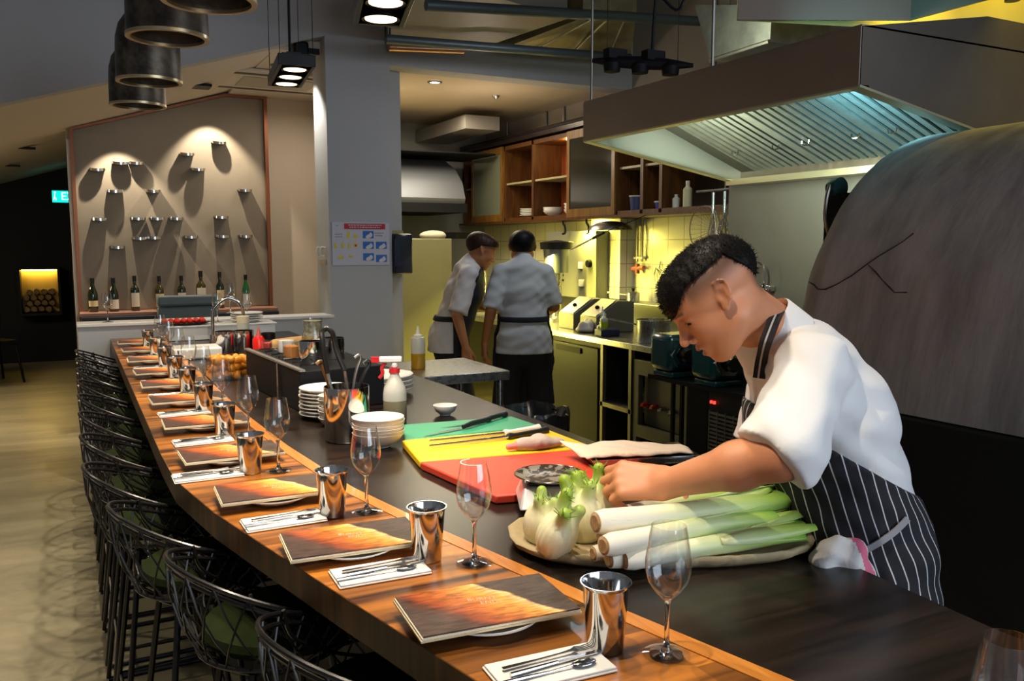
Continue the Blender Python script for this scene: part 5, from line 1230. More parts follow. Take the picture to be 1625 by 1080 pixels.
# menu cover: dark slate print with a diagonal flame coloured band
def menu_mat():
    m = bpy.data.materials.new('menu_print'); m.use_nodes = True; nt = m.node_tree; L = nt.links; b = nt.nodes['Principled BSDF']; b.inputs['Roughness'].default_value = 0.38
    tc = nt.nodes.new('ShaderNodeTexCoord'); sx = nt.nodes.new('ShaderNodeSeparateXYZ'); L.new(tc.outputs['Object'], sx.inputs[0])
    n = nt.nodes.new('ShaderNodeTexNoise'); n.inputs['Scale'].default_value = 16; n.inputs['Detail'].default_value = 5; L.new(tc.outputs['Object'], n.inputs['Vector'])
    def M_(op, a, c):
        q = nt.nodes.new('ShaderNodeMath'); q.operation = op
        for i, v in ((0, a), (1, c)):
            if isinstance(v, (int, float)): q.inputs[i].default_value = v
            else: L.new(v, q.inputs[i])
        return q.outputs[0]
    d = M_('ADD', sx.outputs['X'], M_('MULTIPLY', sx.outputs['Y'], 0.62)); d = M_('ADD', d, M_('MULTIPLY', n.outputs['Fac'], 0.045))
    d = M_('MULTIPLY', M_('ADD', d, 0.080), 4.4)
    r = nt.nodes.new('ShaderNodeValToRGB'); cr = r.color_ramp
    pts = [(0.0, '4c362e'), (0.10, '5c3628'), (0.18, '9c4820'), (0.40, 'c87028'), (0.60, 'dc983c'), (0.70, 'e8be80'), (0.73, '4c3c34'), (1.0, '483a34')]
    cr.elements[0].position = pts[0][0]; cr.elements[0].color = (*hexc(pts[0][1]), 1); cr.elements[1].position = pts[-1][0]; cr.elements[1].color = (*hexc(pts[-1][1]), 1)
    for p_, c_ in pts[1:-1]: e = cr.elements.new(p_); e.color = (*hexc(c_), 1)
    L.new(d, r.inputs['Fac'])
    mp = nt.nodes.new('ShaderNodeMapping'); mp.inputs['Scale'].default_value = (40, 160, 40); mp.inputs['Rotation'].default_value = (0, 0, 0.9); L.new(tc.outputs['Object'], mp.inputs[0])
    n2 = nt.nodes.new('ShaderNodeTexNoise'); n2.inputs['Scale'].default_value = 1.0; n2.inputs['Detail'].default_value = 6; L.new(mp.outputs[0], n2.inputs['Vector'])
    mr = nt.nodes.new('ShaderNodeMapRange'); mr.inputs['From Min'].default_value = 0.32; mr.inputs['From Max'].default_value = 0.68; mr.inputs['To Min'].default_value = 0.50; mr.inputs['To Max'].default_value = 1.45; L.new(n2.outputs['Fac'], mr.inputs['Value'])
    mx = nt.nodes.new('ShaderNodeMix'); mx.data_type = 'RGBA'; mx.blend_type = 'MULTIPLY'; mx.inputs['Factor'].default_value = 1
    L.new(r.outputs['Color'], mx.inputs['A']); L.new(mr.outputs[0], mx.inputs['B']); L.new(mx.outputs['Result'], b.inputs['Base Color'])
    return m
M_menu = menu_mat(); M_page = mat('cream_board', (0.62, 0.50, 0.30), 0.6); M_ink = mat('cover_ink', (0.60, 0.45, 0.32), 0.5)
menus = [(0.0, 0.0, 0)]
mc = P(1243, 1066, 0.985)
mpos = [(mc.x - 0.125, mc.y - 0.085, -8), (0.565, 1.186, -4.5), (0.467, 1.59, -4.5), (0.405, 2.01, -2)] + [(0.372 - 0.002 * i, y + 0.078, -1 if i % 2 else 1.5) for i, y in enumerate((2.36, 2.85, 3.33, 3.74, 4.14, 4.62, 5.09, 5.5))]
plate0 = menu0 = None
MW, MD = 0.262, 0.158
nm = len(mpos)
for i, (x, y, r) in enumerate(mpos):
    ds = 'cut by the bottom edge of the photo' if i == 0 else ORD[i]
    lab = 'white plate under the menu that is ' + ds
    if plate0 is None:
        plate0 = MB().lathe([(0, 0), (0.055, 0), (0.06, 0.003), (0.088, 0.016), (0.088, 0.019), (0.06, 0.008), (0, 0.006)], seg=40).build('plate', M_china); o = plate0
    else: o = plate0.copy(); C.objects.link(o)
    o.location = (x, y - 0.004, ZC + 0.0012); tag(o, lab, 'plate', 'white plates under the menus')
    lab = 'flame patterned menu on a plate, ' + ds
    if menu0 is None:
        menu0 = thing('menu', lab, 'menu', (x, y, ZC + 0.021), math.radians(r), 'menus laid along the counter')
        MB().box((-MW / 2 + 0.004, -MD / 2 + 0.002, 0.007), (MW / 2, MD / 2, 0.0095)).build('front_cover', M_menu, menu0)
        MB().box((-MW / 2 + 0.002, -MD / 2 + 0.001, 0.0035), (MW / 2 + 0.001, MD / 2, 0.0065)).build('inner_pages', mat('pale_pages', (0.78, 0.72, 0.58), 0.6), menu0)
        MB().box((-MW / 2, -MD / 2, 0.0), (MW / 2 + 0.003, MD / 2, 0.003)).build('back_board', M_page, menu0)
        text('cover_lettering', 'BURNT', 0.015, M_ink, menu0, (0.000, 0.016, 0.0096), (0, 0, -0.15), 0.0001)
        text('cover_lettering', 'ENDS', 0.015, M_ink, menu0, (0.010, -0.002, 0.0096), (0, 0, -0.15), 0.0001)
    else: dup(menu0, (x, y, ZC + 0.021), math.radians(r), lab)

# glasses, tumblers
M_gl = thin_glass('wine_glass'); M_sg = mat('solid_glass', (0.97, 0.98, 0.98), 0.0, trans=1.0, ior=1.5)
def make_glass(h=0.197, s=1.0):
    t = thing('wine_glass', 'x', 'glass', (0, 0, 0), 0, 'wine glasses along the counter')
    o_ = [(0.0001, 0.0), (0.0345, 0.0), (0.0350, 0.0014), (0.025, 0.0028), (0.010, 0.006), (0.0048, 0.013), (0.0038, 0.03), (0.0036, 0.055), (0.0042, 0.078), (0.0075, 0.086), (0.020, 0.099), (0.0295, 0.113), (0.0335, 0.130), (0.0335, 0.145), (0.0300, 0.170), (0.0255, h)]
    ib = [(0.0245, h), (0.0290, 0.170), (0.0325, 0.145), (0.0325, 0.130), (0.0285, 0.1135), (0.019, 0.1005), (0.006, 0.0905), (0.0001, 0.0895)]
    MB().shell(o_[9:] + ib + [(0.0001, 0.084)] + [(0.0065, 0.0852)], seg=40).build('bowl', M_gl, t)
    MB().lathe(o_[3:9] + [(0.0062, 0.0845), (0, 0.0845)], seg=20).build('stem', M_sg, t)
    MB().lathe(o_[:4] + [(0.0001, 0.0028)], seg=40).build('foot', M_gl, t)
    return t
g0 = make_glass(); t0 = None
gpos = [(0.751, 0.957), (0.652, 1.416), (0.568, 1.814), (0.467, 2.262), (0.470, 2.70), (0.462, 3.16), (0.455, 3.60), (0.450, 4.02), (0.45, 4.45), (0.45, 4.92), (0.45, 5.38)]
for i, (x, y) in enumerate(gpos):
    lab = 'empty stemmed wine glass at the counter place setting, ' + ORD[i]
    if i == 0: g0.location = (x, y, ZC + 0.0015); g0['label'] = lab
    else: dup(g0, (x, y, ZC + 0.0015), 0, lab)
q = P(1603, 1016, 1.147); dup(g0, (q.x, q.y, ZC + 0.0015), 0, 'wine glass cut by the bottom right corner on the black worktop')
dup(g0, (0.20, 6.17, 1.0525), 0, 'single wine glass standing on the low white wall at left')
tpos = [(0.682, 1.015), (0.581, 1.478), (0.493, 1.827), (0.398, 2.283), (0.408, 2.771), (0.405, 3.22), (0.400, 3.66), (0.395, 4.08), (0.392, 4.50), (0.39, 4.98), (0.385, 5.42)]
for i, (x, y) in enumerate(tpos):
    lab = 'polished steel tumbler at the counter place setting, ' + ORD[i]; h = 0.105
    if t0 is None:
        t0 = MB().shell([(0.0001, 0), (0.0255, 0), (0.027, 0.002), (0.0345, h - 0.006), (0.0375, h - 0.003), (0.0385, h), (0.0365, h), (0.0335, h - 0.006), (0.026, 0.004), (0.0001, 0.004)], seg=48).build('steel_tumbler', M_chrome); o = t0
    else: o = t0.copy(); C.objects.link(o)
    o.location = (x, y, ZC + 0.0012); tag(o, lab, 'tumbler', 'steel tumblers along the counter')
# napkins with cutlery
M_nap = mat('white_linen', (0.80, 0.78, 0.74), 0.9, bump=0.15, bscale=25)
def make_fork():
    b = MB(); pr_ = [(-0.085, 0.0045), (-0.06, 0.0042), (-0.02, 0.0026), (0.02, 0.0024), (0.040, 0.004), (0.050, 0.0095)]
    vs = [];
    for x, w_ in pr_:
        z = 0.004 + 0.004 * max(0, x * 12) ; vs += [(x, -w_, z), (x, w_, z), (x, w_, z + 0.0022), (x, -w_, z + 0.0022)]
    fs = []
    for k in range(len(pr_) - 1):
        for j in range(4): fs.append((k * 4 + j, k * 4 + (j + 1) % 4, (k + 1) * 4 + (j + 1) % 4, (k + 1) * 4 + j))
    fs += [(3, 2, 1, 0), tuple(len(vs) - 4 + j for j in range(4))]
    b.add(vs, fs)
    for k in range(4):
        y = -0.0078 + 0.0052 * k; b.tube([(0.049, y, 0.0075), (0.062, y, 0.006), (0.080, y, 0.0085)], [0.0014, 0.0013, 0.0006], seg=6)
    return b
def make_spoon():
    b = MB(); b.tube([(-0.085, 0, 0.005), (-0.06, 0, 0.005), (0.0, 0, 0.004), (0.040, 0, 0.006)], [0.0035, 0.0038, 0.002, 0.0022], seg=8)
    b.ell((0.060, 0, 0.006), (0.022, 0.0125, 0.0045)); return b
def make_knife():
    b = MB(); b.tube([(-0.085, 0, 0.005), (-0.05, 0, 0.005), (0.0, 0, 0.005)], [0.0045, 0.0042, 0.0035], seg=8)
    b.prism([(0.0, -0.003), (0.07, -0.006), (0.09, 0.0), (0.085, 0.004), (0.0, 0.003)], 0.004, 0.006); return b
nap0 = None; cut0 = {}
npx = [(872, 1064), (603, 910), (450, 828), (330, 756), (288, 694)]
for i in range(11):
    if i < 5: q = P(*npx[i], ZC)
    else: q = Vector((0.335, mpos[i + 1][1] - MD / 2 - 0.115, ZC))
    if i == 4: q = Vector((0.335, 2.72, ZC))
    x, y = q.x, q.y; r = math.radians([-3, -2, 1, 0, 2, 3, -2, 2, 0, 1, 3][i]); dsc = ORD[i]
    if nap0 is None:
        b = MB(); nx_ = 12; vs = []; fs = []
        for lay, (sx, sy, z, ox) in enumerate(((0.172, 0.088, 0.0, 0), (0.169, 0.084, 0.0035, 0.001))):
            b.box((-sx / 2 + ox, -sy / 2, z), (sx / 2 + ox, sy / 2, z + 0.003))
        nap0 = b.build('folded_napkin', M_nap, bev=0.0012); o = nap0
    else: o = nap0.copy(); C.objects.link(o)
    o.location = (x, y, ZC + 0.0012); o.rotation_euler = (0, 0, r); tag(o, 'folded white napkin under cutlery, ' + dsc, 'napkin', 'folded napkins along the counter')
    for nme, mk, dy, dx, rr_ in (('fork', make_fork, 0.016, 0.01, 0.05), ('spoon', make_spoon, -0.020, -0.01, 0.03), ('table_knife', make_knife, -0.002, 0.012, 0.08)):
        if nme not in cut0: cut0[nme] = mk().build(nme, M_chrome); o = cut0[nme]
        else: o = cut0[nme].copy(); C.objects.link(o)
        o.location = (x + dx, y + dy, ZC + 0.0075); o.rotation_euler = (0, 0, r + rr_); o.scale = (0.9, 0.82, 0.8)
        tag(o, 'steel %s on the white napkin, %s' % (nme.replace('_', ' '), dsc), nme.split('_')[-1], nme.replace('_', ' ') + 's on the napkins')

# ---- boards, knives, cloth, scale, tray
ZB = ZC + 0.0
def board(pts, z1, col, lab, dz=0.0):
    q = [P(px, py, z1) for px, py in pts]; c = sum(q, Vector()) / 4
    b = MB(); b.prism([(v.x - c.x, v.y - c.y) for v in q][::-1], ZC + 0.0005 - z1, 0.0)
    o = b.build('cutting_board', mat(col[0], col[1], 0.45, bump=0.06, bscale=60), loc=(c.x, c.y, z1), bev=0.004)
    return tag(o, lab, 'cutting board', 'coloured cutting boards')
ZT = 0.972
board([(641, 673), (812, 660), (861, 676), (640, 697)], ZT, ('green_board', (0.04, 0.30, 0.16)), 'green cutting board, farthest of the three')
board([(638, 698), (861, 677.5), (944, 709), (666, 731)], ZT, ('yellow_board', (0.85, 0.50, 0.01)), 'yellow cutting board between the green and the red one')
board([(666.5, 732.5), (944.5, 711), (1075, 763), (787, 786)], ZT, ('red_board', (0.62, 0.055, 0.028)), 'red cutting board nearest the chef')
M_kb = mat('knife_grip', (0.01, 0.01, 0.011), 0.35); M_blade = mat('knife_blade', (0.6, 0.6, 0.62), 0.15, 1.0)
def knife(p0, p1, p2, lab, w0=0.02, grip=M_kb):
    a, m_, c = P(*p0, ZT + 0.003), P(*p1, ZT + 0.003), P(*p2, ZT + 0.003); t = thing('kitchen_knife', lab, 'knife', (0, 0, 0), 0, 'knives and steels on the boards')
    d = (m_ - a); s = d.cross(Vector((0, 0, 1))).normalized()
    MB().slab([a, a + d * 0.7 - s * w0 * 0.9, m_ - s * w0, m_ + s * w0 * 0.1], 0.0015).build('blade', M_blade, t)
    g = c - m_; MB().tube([m_ + Vector((0, 0, 0.006)), m_ + g * 0.3 + Vector((0, 0, 0.01)), m_ + g * 0.8 + Vector((0, 0, 0.009)), c + Vector((0, 0, 0.007))], [0.007, 0.009, 0.008, 0.011], seg=10).build('grip', grip, t)
    return t
knife((672, 692), (735, 680), (776, 668), 'chefs knife with black grip across the green board')
knife((700, 678), (765, 671), (802, 660), 'second black gripped knife farther back on the green board', 0.015)
def steel_rod(p0, p1, p2, lab, grip):
    a, m_, c = P(*p0, ZT + 0.008), P(*p1, ZT + 0.008), P(*p2, ZT + 0.008); t = thing('sharpening_steel', lab, 'sharpening steel', (0, 0, 0), 0, 'knives and steels on the boards')
    MB().tube([a, m_], [0.003, 0.005], seg=10).build('rod', M_chrome, t)
    g = c - m_; MB().tube([m_, m_ + g * 0.06, m_ + g * 0.15, m_ + g * 0.8, c], [0.010, 0.012, 0.008, 0.009, 0.012], seg=12).build('grip', grip, t)
steel_rod((681, 707), (806, 693), (868, 682), 'sharpening steel with black grip on the yellow board', M_kb)
steel_rod((681, 699), (800, 687), (855, 678), 'sharpening steel with white grip on the yellow board', M_china)
def cloth(name, prims, lo, hi, h, m, lab, loc, rotz=0, cat='cloth', disp=0.0, **kw):
    f = prim_fn(prims)
    def g(X, Y, Z):
        d = f(X, Y, Z)
        return d + disp * (np.sin(X * 95 + 2 * np.sin(Y * 60)) + np.sin(Y * 120 + X * 50)) * 0.5
    o = net_mesh(name, [(g, lo, hi, h)], m, **kw); o.location = loc; o.rotation_euler = (0, 0, rotz); return tag(o, lab, cat)
q = P(842, 708, ZT + 0.01)
cr = cloth('rolled_cloth', [cap((-0.065, 0, 0.010), (-0.040, 0, 0.011), 0.010, 0.011, 0.004), cap((-0.025, 0.0, 0.014), (0.03, -0.004, 0.015), 0.017, 0.019, 0.01), cap((0.0, 0.012, 0.018), (0.02, -0.016, 0.018), 0.012, 0.010, 0.005), cap((0.04, -0.01, 0.012), (0.085, 0.012, 0.010), 0.013, 0.010, 0.008), el((0.03, 0.01, 0.018), (0.035, 0.028, 0.018), 0.01), el((0.075, 0.005, 0.012), (0.028, 0.018, 0.012), 0.01)],
           (-0.1, -0.05, -0.005), (0.12, 0.06, 0.05), 0.003, [mat('grey_cloth', (0.42, 0.35, 0.32), 0.95, bump=0.2, bscale=80), mat('pink_stripe', (0.62, 0.22, 0.22), 0.95)], 'grey rolled cloth with a pink end between the yellow and red boards', (q.x, q.y, ZT + 0.004), -0.15, disp=0.0035,
           matfn=lambda c: (c[:, 0] < -0.042))
q = P(872, 760, 1.02)
sc_ = thing('kitchen_scale', 'white and steel kitchen scale carrying an engraved round plate', 'scale', (q.x, q.y, ZT - 0.0215), -0.42)
sc_.location.z = ZC + 0.0225
b = MB(); vs = [(-0.075, -0.085, 0), (0.075, -0.085, 0), (0.075, 0.07, 0), (-0.075, 0.07, 0), (-0.06, -0.045, 0.042), (0.06, -0.045, 0.042), (0.06, 0.055, 0.042), (-0.06, 0.055, 0.042)]
b.add(vs, [(0, 3, 2, 1), (4, 5, 6, 7), (0, 1, 5, 4), (1, 2, 6, 5), (2, 3, 7, 6), (3, 0, 4, 7)]).build('scale_body', mat('scale_white', (0.62, 0.63, 0.64), 0.25, 0.2), sc_, bev=0.005)
MB().box((-0.05, -0.035, 0.042), (0.05, 0.045, 0.050)).build('platform', M_blackm, sc_, bev=0.002)
def etched():
    m = mat('engraved_plate', (0.70, 0.62, 0.50), 0.30, 0.8, col2=(0.12, 0.09, 0.06), vscale=38, lo=0.48, hi=0.52); return m
ep = thing('round_plate', 'engraved round metal plate on top of the kitchen scale', 'plate', (q.x, q.y, ZC + 0.0728), -0.42)
MB().lathe([(0, 0), (0.055, 0), (0.078, 0.008), (0.080, 0.010), (0.078, 0.011), (0.054, 0.003), (0, 0.003)], seg=48).build('plate_body', etched(), ep)
MB().shell([(0.0795, 0.009), (0.0815, 0.0105), (0.0795, 0.012), (0.078, 0.0105), (0.0795, 0.009)], seg=48).build('rim', M_chrome, ep)
q = P(1010, 728, 1.0)
ty = thing('steel_tray', 'shallow stainless tray between the red board and the chefs forearm', 'tray', (1.345, 1.86, ZC + 0.001), -0.28)
ty.location.z = ZT + 0.001
MB().prism([(-0.14, -0.07), (0.14, -0.07), (0.14, 0.07), (-0.14, 0.07)], 0.0, 0.022).build('tray_body', M_steel, ty, bev=0.006)
b = MB().box((-0.150, -0.08, 0.020), (0.150, 0.08, 0.023)); b.build('tray_rim', M_chrome, ty, bev=0.001)
n_, m_ = 30, 16; vs = []; fs = []
for i in range(n_ + 1):
    for j in range(m_ + 1):
        u, v = i / n_, j / m_
        lo_ = Vector((-0.150 + 0.295 * u, -0.070 - 0.012 * math.sin(math.pi * u), 0)); hi_ = Vector((-0.170 + 0.33 * u, 0.030 + 0.052 * math.sin(math.pi * min(1, u * 1.15)) - 0.025 * u, 0))
        p = lo_.lerp(hi_, v); tip = max(0, 1 - 6 * u) * max(0, v - 0.5) * 2
        p += Vector((-0.020 * tip, 0.030 * tip, 0.016 * tip)); e_ = min(u, 1 - u, v, 1 - v)
        p.z += 0.004 + 0.006 * math.sin(math.pi * u) + 0.0022 * math.sin(9 * u + 5 * v) * math.sin(7 * v + 2) + 0.0012 * math.sin(31 * u + 12 * v) - 0.006 * max(0, 0.06 - e_) / 0.06 * (1 - tip)
        vs.append(p)
for i in range(n_):
    for j in range(m_): a = i * (m_ + 1) + j; fs.append((a, a + m_ + 1, a + m_ + 2, a + 1))
cl = tag(MB().add(vs, fs).build('draped_cloth', mat('cream_cloth', (0.72, 0.60, 0.50), 0.95, bump=0.25, bscale=120), loc=(1.335, 1.865, ZT + 0.0275), rot=(0, 0, -0.28), solid=0.003, ang=80), 'cream cloth spread over the shallow steel tray', 'cloth')

# ---- stacked crockery and utensils on the worktop
def PC(px, py): return P(px, py, ZC)
q = PC(522, 641); f1 = stack('plate', 0.775, 2.915, ZC + 0.001, 8, 0.095, 0.0125, 'white plate beside the black garnish box', 'stacked white plates on the worktop')
q = PC(540, 655); stack('bowl', 0.762, 2.765, ZC + 0.001, 7, 0.055, 0.0125, 'small white dish partly behind the utensil bucket', 'stacked small dishes on the worktop', h=0.03)
q = PC(622, 640); stack('plate', 1.10, 3.30, ZC + 0.001, 4, 0.135, 0.017, 'wide white plate behind the spray bottle', 'wide white plates on the worktop', h=0.03)
q = P(601, 703, ZC + 0.01); bst = stack('bowl', q.x, q.y, ZC + 0.001, 6, 0.078, 0.0095, 'white rice bowl left of the yellow board', 'stacked white bowls on the worktop', h=0.044)
q = PC(710, 660); tag(MB().lathe(bowl_prof(0.043, 0.036), seg=36).build('bowl', M_china, loc=(q.x, q.y + 0.02, ZC + 0.001)), 'single small white bowl beyond the green board', 'bowl')
q = PC(556, 700)
bk = thing('utensil_bucket', 'tall polished steel cylinder full of tongs and spoons', 'container', (q.x, q.y + 0.03, ZC + 0.001))
bh_ = 0.168; MB().shell([(0.0001, 0), (0.066, 0), (0.069, 0.004), (0.0695, bh_), (0.067, bh_), (0.0665, 0.006), (0.0001, 0.006)], seg=56).build('bucket_body', M_chrome, bk)
bx_, by_ = q.x, q.y + 0.03
def W(px, py, d): return D(px, py, d)
dB = (Vector((bx_, by_, 1.1)) - EYE).dot(FW)
tg = thing('kitchen_tongs', 'long black gripped tongs standing in the steel bucket', 'tongs', (0, 0, 0))
topc = W(519, 521, dB)
L1 = [W(512, 540, dB - 0.01), W(514, 560, dB - 0.01), W(520, 592, dB)]; R1 = [W(530, 538, dB + 0.01), W(534, 556, dB + 0.01), W(547, 588, dB)]
MB().tube(smooth_path([L1[2], L1[1], L1[0], W(511, 527, dB), topc, W(527, 527, dB), R1[0], R1[1], R1[2]], 4), 0.0085, seg=8).build('grip_loop', M_kb, tg)
bt = Vector((bx_, by_, ZC + 0.04))
MB().tube([L1[2], bt + Vector((-0.02, 0.0, 0))], 0.005, seg=6).tube([R1[2], bt + Vector((0.02, 0.01, 0))], 0.005, seg=6).build('steel_arms', M_steel, tg)
for (px0, py0, m, lab, nm_, r_) in ((583, 572, M_kb, 'black handled spoon leaning right in the steel bucket', 'serving_spoon', 0.006), (569, 563, M_steeld, 'dark steel ladle handle in the steel bucket', 'ladle', 0.005), (508, 574, wood_mat('spoon_wood', '5a3c20', '8a6436', axis=2), 'wooden spoon leaning left in the steel bucket', 'wooden_spoon', 0.008)):
    a = W(px0, py0, dB + 0.02); t = tag(MB().tube(smooth_path([a + Vector((-0.012, 0, -0.008)), a, a + Vector((0.006, 0, -0.012)), a.lerp(bt, 0.3), bt + Vector((0.01 if px0 > 560 else -0.01, 0.02, 0))], 4), r_, seg=8).build(nm_, m), lab, 'utensil')
q = PC(632, 672); bl = thing('spray_bottle', 'cloudy white spray bottle with red and white trigger beside the steel bucket', 'bottle', (q.x, q.y + 0.03, ZC + 0.001), -0.35)
MB().lathe([(0, 0), (0.038, 0), (0.040, 0.005), (0.040, 0.075), (0, 0.075)], seg=32).build('liquid', mat('murky_liquid', (0.22, 0.19, 0.13), 0.2), bl)
MB().lathe([(0.0402, 0.076), (0.040, 0.098), (0.036, 0.122), (0.024, 0.145), (0.016, 0.160), (0.015, 0.170), (0, 0.170)], seg=32).build('bottle_wall', mat('milky_plastic', (0.50, 0.49, 0.46), 0.35), bl)
MB().lathe([(0, 0.170), (0.018, 0.170), (0.018, 0.186), (0, 0.186)], seg=24).build('collar', mat('red_plastic', (0.55, 0.02, 0.03), 0.3), bl)
sp = MB().tube([(0, 0, 0.186), (0, 0, 0.205)], 0.011, seg=12).box((-0.052, -0.011, 0.205), (0.026, 0.011, 0.226)).build('spray_head', mat('white_plastic', (0.70, 0.70, 0.72), 0.3), bl, bev=0.005)
MB().tube(smooth_path([(-0.028, 0, 0.206), (-0.042, 0, 0.190), (-0.040, 0, 0.168), (-0.052, 0, 0.152)], 4), 0.006, seg=8).box((-0.078, -0.009, 0.207), (-0.050, 0.009, 0.225)).build('trigger', mat('red_plastic', (0.55, 0.02, 0.03), 0.3), bl)
# garnish box with jars
gb = thing('garnish_box', 'black raised garnish station running along the worktop', 'box', (0, 0, 0))
MB().prism([(0.715, 3.04), (1.04, 3.07), (1.02, 3.80), (0.66, 3.80)], ZC + 0.0005, ZC + 0.15).build('box_body', M_black, gb, bev=0.003)
MB().prism([(0.712, 3.035), (0.732, 3.035), (0.675, 3.81), (0.655, 3.81)], ZC + 0.15, ZC + 0.157).build('top_edge', mat('dull_grey_edge', (0.16, 0.15, 0.14), 0.4), gb)
MB().tube([(0.688, 3.30, ZC + 0.01), (0.688, 3.30, ZC + 0.15)], 0.004, seg=8).build('post', M_steel, gb)
zt = ZC + 0.1505
def jar(x, y, r, h, m, lab, rim=True, fill=None, z=zt, gm=None):
    t = thing('condiment_jar', lab, 'jar', (x, y, z)); MB().shell([(0.0001, 0), (r * 0.95, 0), (r, 0.004), (r, h), (r - 0.003, h), (r - 0.003, 0.005), (0.0001, 0.005)], seg=28).build('jar_body', gm or m, t)
    if fill: MB().lathe([(0, 0.006), (r - 0.004, 0.006), (r - 0.004, h * 0.7), (r * 0.5, h * 0.78), (0, h * 0.75)], seg=24).build('contents', fill, t)
    return t
M_thin = thin_glass('clear_jar_glass', (0.93, 0.95, 0.94))
jar(0.80, 3.22, 0.045, 0.09, M_chrome, 'steel pot of spoons near the front of the garnish box'); 
jar(0.92, 3.34, 0.045, 0.085, M_chrome, 'second steel pot behind the tongs on the garnish box')
jar(0.77, 3.42, 0.034, 0.07, M_thin, 'clear glass of orange garnish on the garnish box', fill=mat('orange_mash', (0.60, 0.22, 0.05), 0.6))
jar(0.92, 3.50, 0.05, 0.06, M_china, 'white ramekin on the garnish box')
jar(0.80, 3.64, 0.034, 0.05, M_china, 'white cup with pale powder at the far end of the garnish box', fill=mat('pale_powder', (0.6, 0.5, 0.4), 0.9))
jar(0.74, 3.74, 0.022, 0.045, M_thin, 'tiny glass with red garnish at the far end of the garnish box', fill=mat('red_mash', (0.5, 0.03, 0.02), 0.5))
for k in range(7):
    y = 3.10 + 0.095 * k; a_ = 0.4 + 0.3 * math.sin(k * 3); sp_ = MB().tube([(0, 0, 0.004), (0.05, 0, 0.006)], 0.0028, seg=6).ell((0.062, 0, 0.006), (0.014, 0.009, 0.003))
    o = sp_.build('tasting_spoon', M_chrome, loc=(0.725 - 0.02 * k * 0.3, y, zt + 0.001 + 0.007), rot=(0, 0, a_)); tag(o, 'small steel tasting spoon on the garnish box edge, ' + ORD[k], 'spoon', 'tasting spoons on the garnish box')
# pasta twist jar, bread, ketchup, bins
q = P(485, 540, ZC); pj = thing('storage_jar', 'glass jar packed with golden and dark layers near the column', 'jar', (0.93, 3.70, zt))
MB().lathe([(0, 0), (0.040, 0), (0.048, 0.03), (0.045, 0.055), (0, 0.055)], seg=24).build('golden_layer', mat('golden_strips', (0.55, 0.28, 0.05), 0.5, var=0.6, vscale=60), pj)
MB().lathe([(0, 0.055), (0.045, 0.055), (0.036, 0.09), (0.040, 0.125), (0, 0.125)], seg=24).build('dark_layer', mat('dark_peppered', (0.10, 0.08, 0.05), 0.4, col2=(0.4, 0.35, 0.25), vscale=70), pj)
MB().shell([(0.049, 0.0), (0.051, 0.03), (0.047, 0.06), (0.039, 0.09), (0.044, 0.135), (0.042, 0.135), (0.038, 0.09), (0.049, 0.0)], seg=24).build('jar_glass', M_thin, pj)
for i, (px, r_, h_, lab) in enumerate(((358, 0.058, 0.125, 'steel canister at the far end of the counter, left of the pair'), (387, 0.056, 0.125, 'steel canister at the far end of the counter, right of the pair'))):
    q = PC(px, 552); q.y = 4.95; q.x = PY(px, 552, 4.95).x; jar(q.x, q.y, r_, h_, M_chrome, lab, z=ZC + 0.001)
t = thing('ketchup_bottle', 'bright red squeeze bottle beside the steel canisters', 'bottle', (PY(408, 545, 4.9).x, 4.85, ZC + 0.001)); MB().lathe([(0, 0), (0.034, 0), (0.034, 0.08), (0.02, 0.10), (0, 0.10)], seg=24).build('bottle_body', mat('bright_red', (0.75, 0.015, 0.01), 0.3), t); MB().lathe([(0, 0.10), (0.016, 0.10), (0.004, 0.15), (0, 0.15)], seg=16).build('nozzle', mat('red_nozzle', (0.45, 0.1, 0.08), 0.4), t)
jar(PY(426, 545, 4.9).x, 4.9, 0.04, 0.11, M_blackm, 'dark metal beaker right of the red bottle', z=ZC + 0.001)
t = thing('pepper_mill', 'pale wooden topped canister standing behind the steel pair', 'canister', (PY(386, 520, 5.15).x, 5.15, ZC + 0.001)); MB().lathe([(0, 0), (0.035, 0), (0.035, 0.15), (0, 0.15)]).build('canister_body', M_clearp, t); MB().lathe([(0, 0.15), (0.036, 0.15), (0.036, 0.19), (0, 0.19)]).build('lid', mat('beige_lid', (0.6, 0.52, 0.36), 0.5), t)
bb_ = PY(448, 540, 4.7); tag(net_mesh('bread_loaf', [(prim_fn([cap((-0.11, 0, 0.035), (0.11, 0.02, 0.045), 0.035, 0.04, 0.01)]), (-0.16, -0.06, -0.01), (0.17, 0.08, 0.1), 0.007)], mat('bread_crust', (0.52, 0.30, 0.12), 0.8, var=0.4, vscale=14)), 'long pale loaf of bread at the far end by the column', 'bread').location = (1.05, 4.55, ZC + 0.04)
tag(MB().box((-0.16, -0.08, 0), (0.16, 0.08, 0.038)).build('bread_board', mat('whitish_board', (0.6, 0.56, 0.48), 0.6), loc=(1.05, 4.56, ZC + 0.001), bev=0.004), 'pale block board under the loaf', 'board')
tag(MB().box((-0.12, -0.10, 0), (0.12, 0.10, 0.06)).build('white_tub', M_china, loc=(PY(315, 540, 4.75).x, 4.85, ZC + 0.001), bev=0.01), 'low white tub left of the steel canisters', 'tub')
tag(MB().box((-0.13, -0.06, 0), (0.13, 0.06, 0.022)).build('steel_pan', M_steel, loc=(PY(372, 562, 4.5).x, 4.45, ZC + 0.001), bev=0.004), 'flat steel pan in front of the canisters', 'pan')
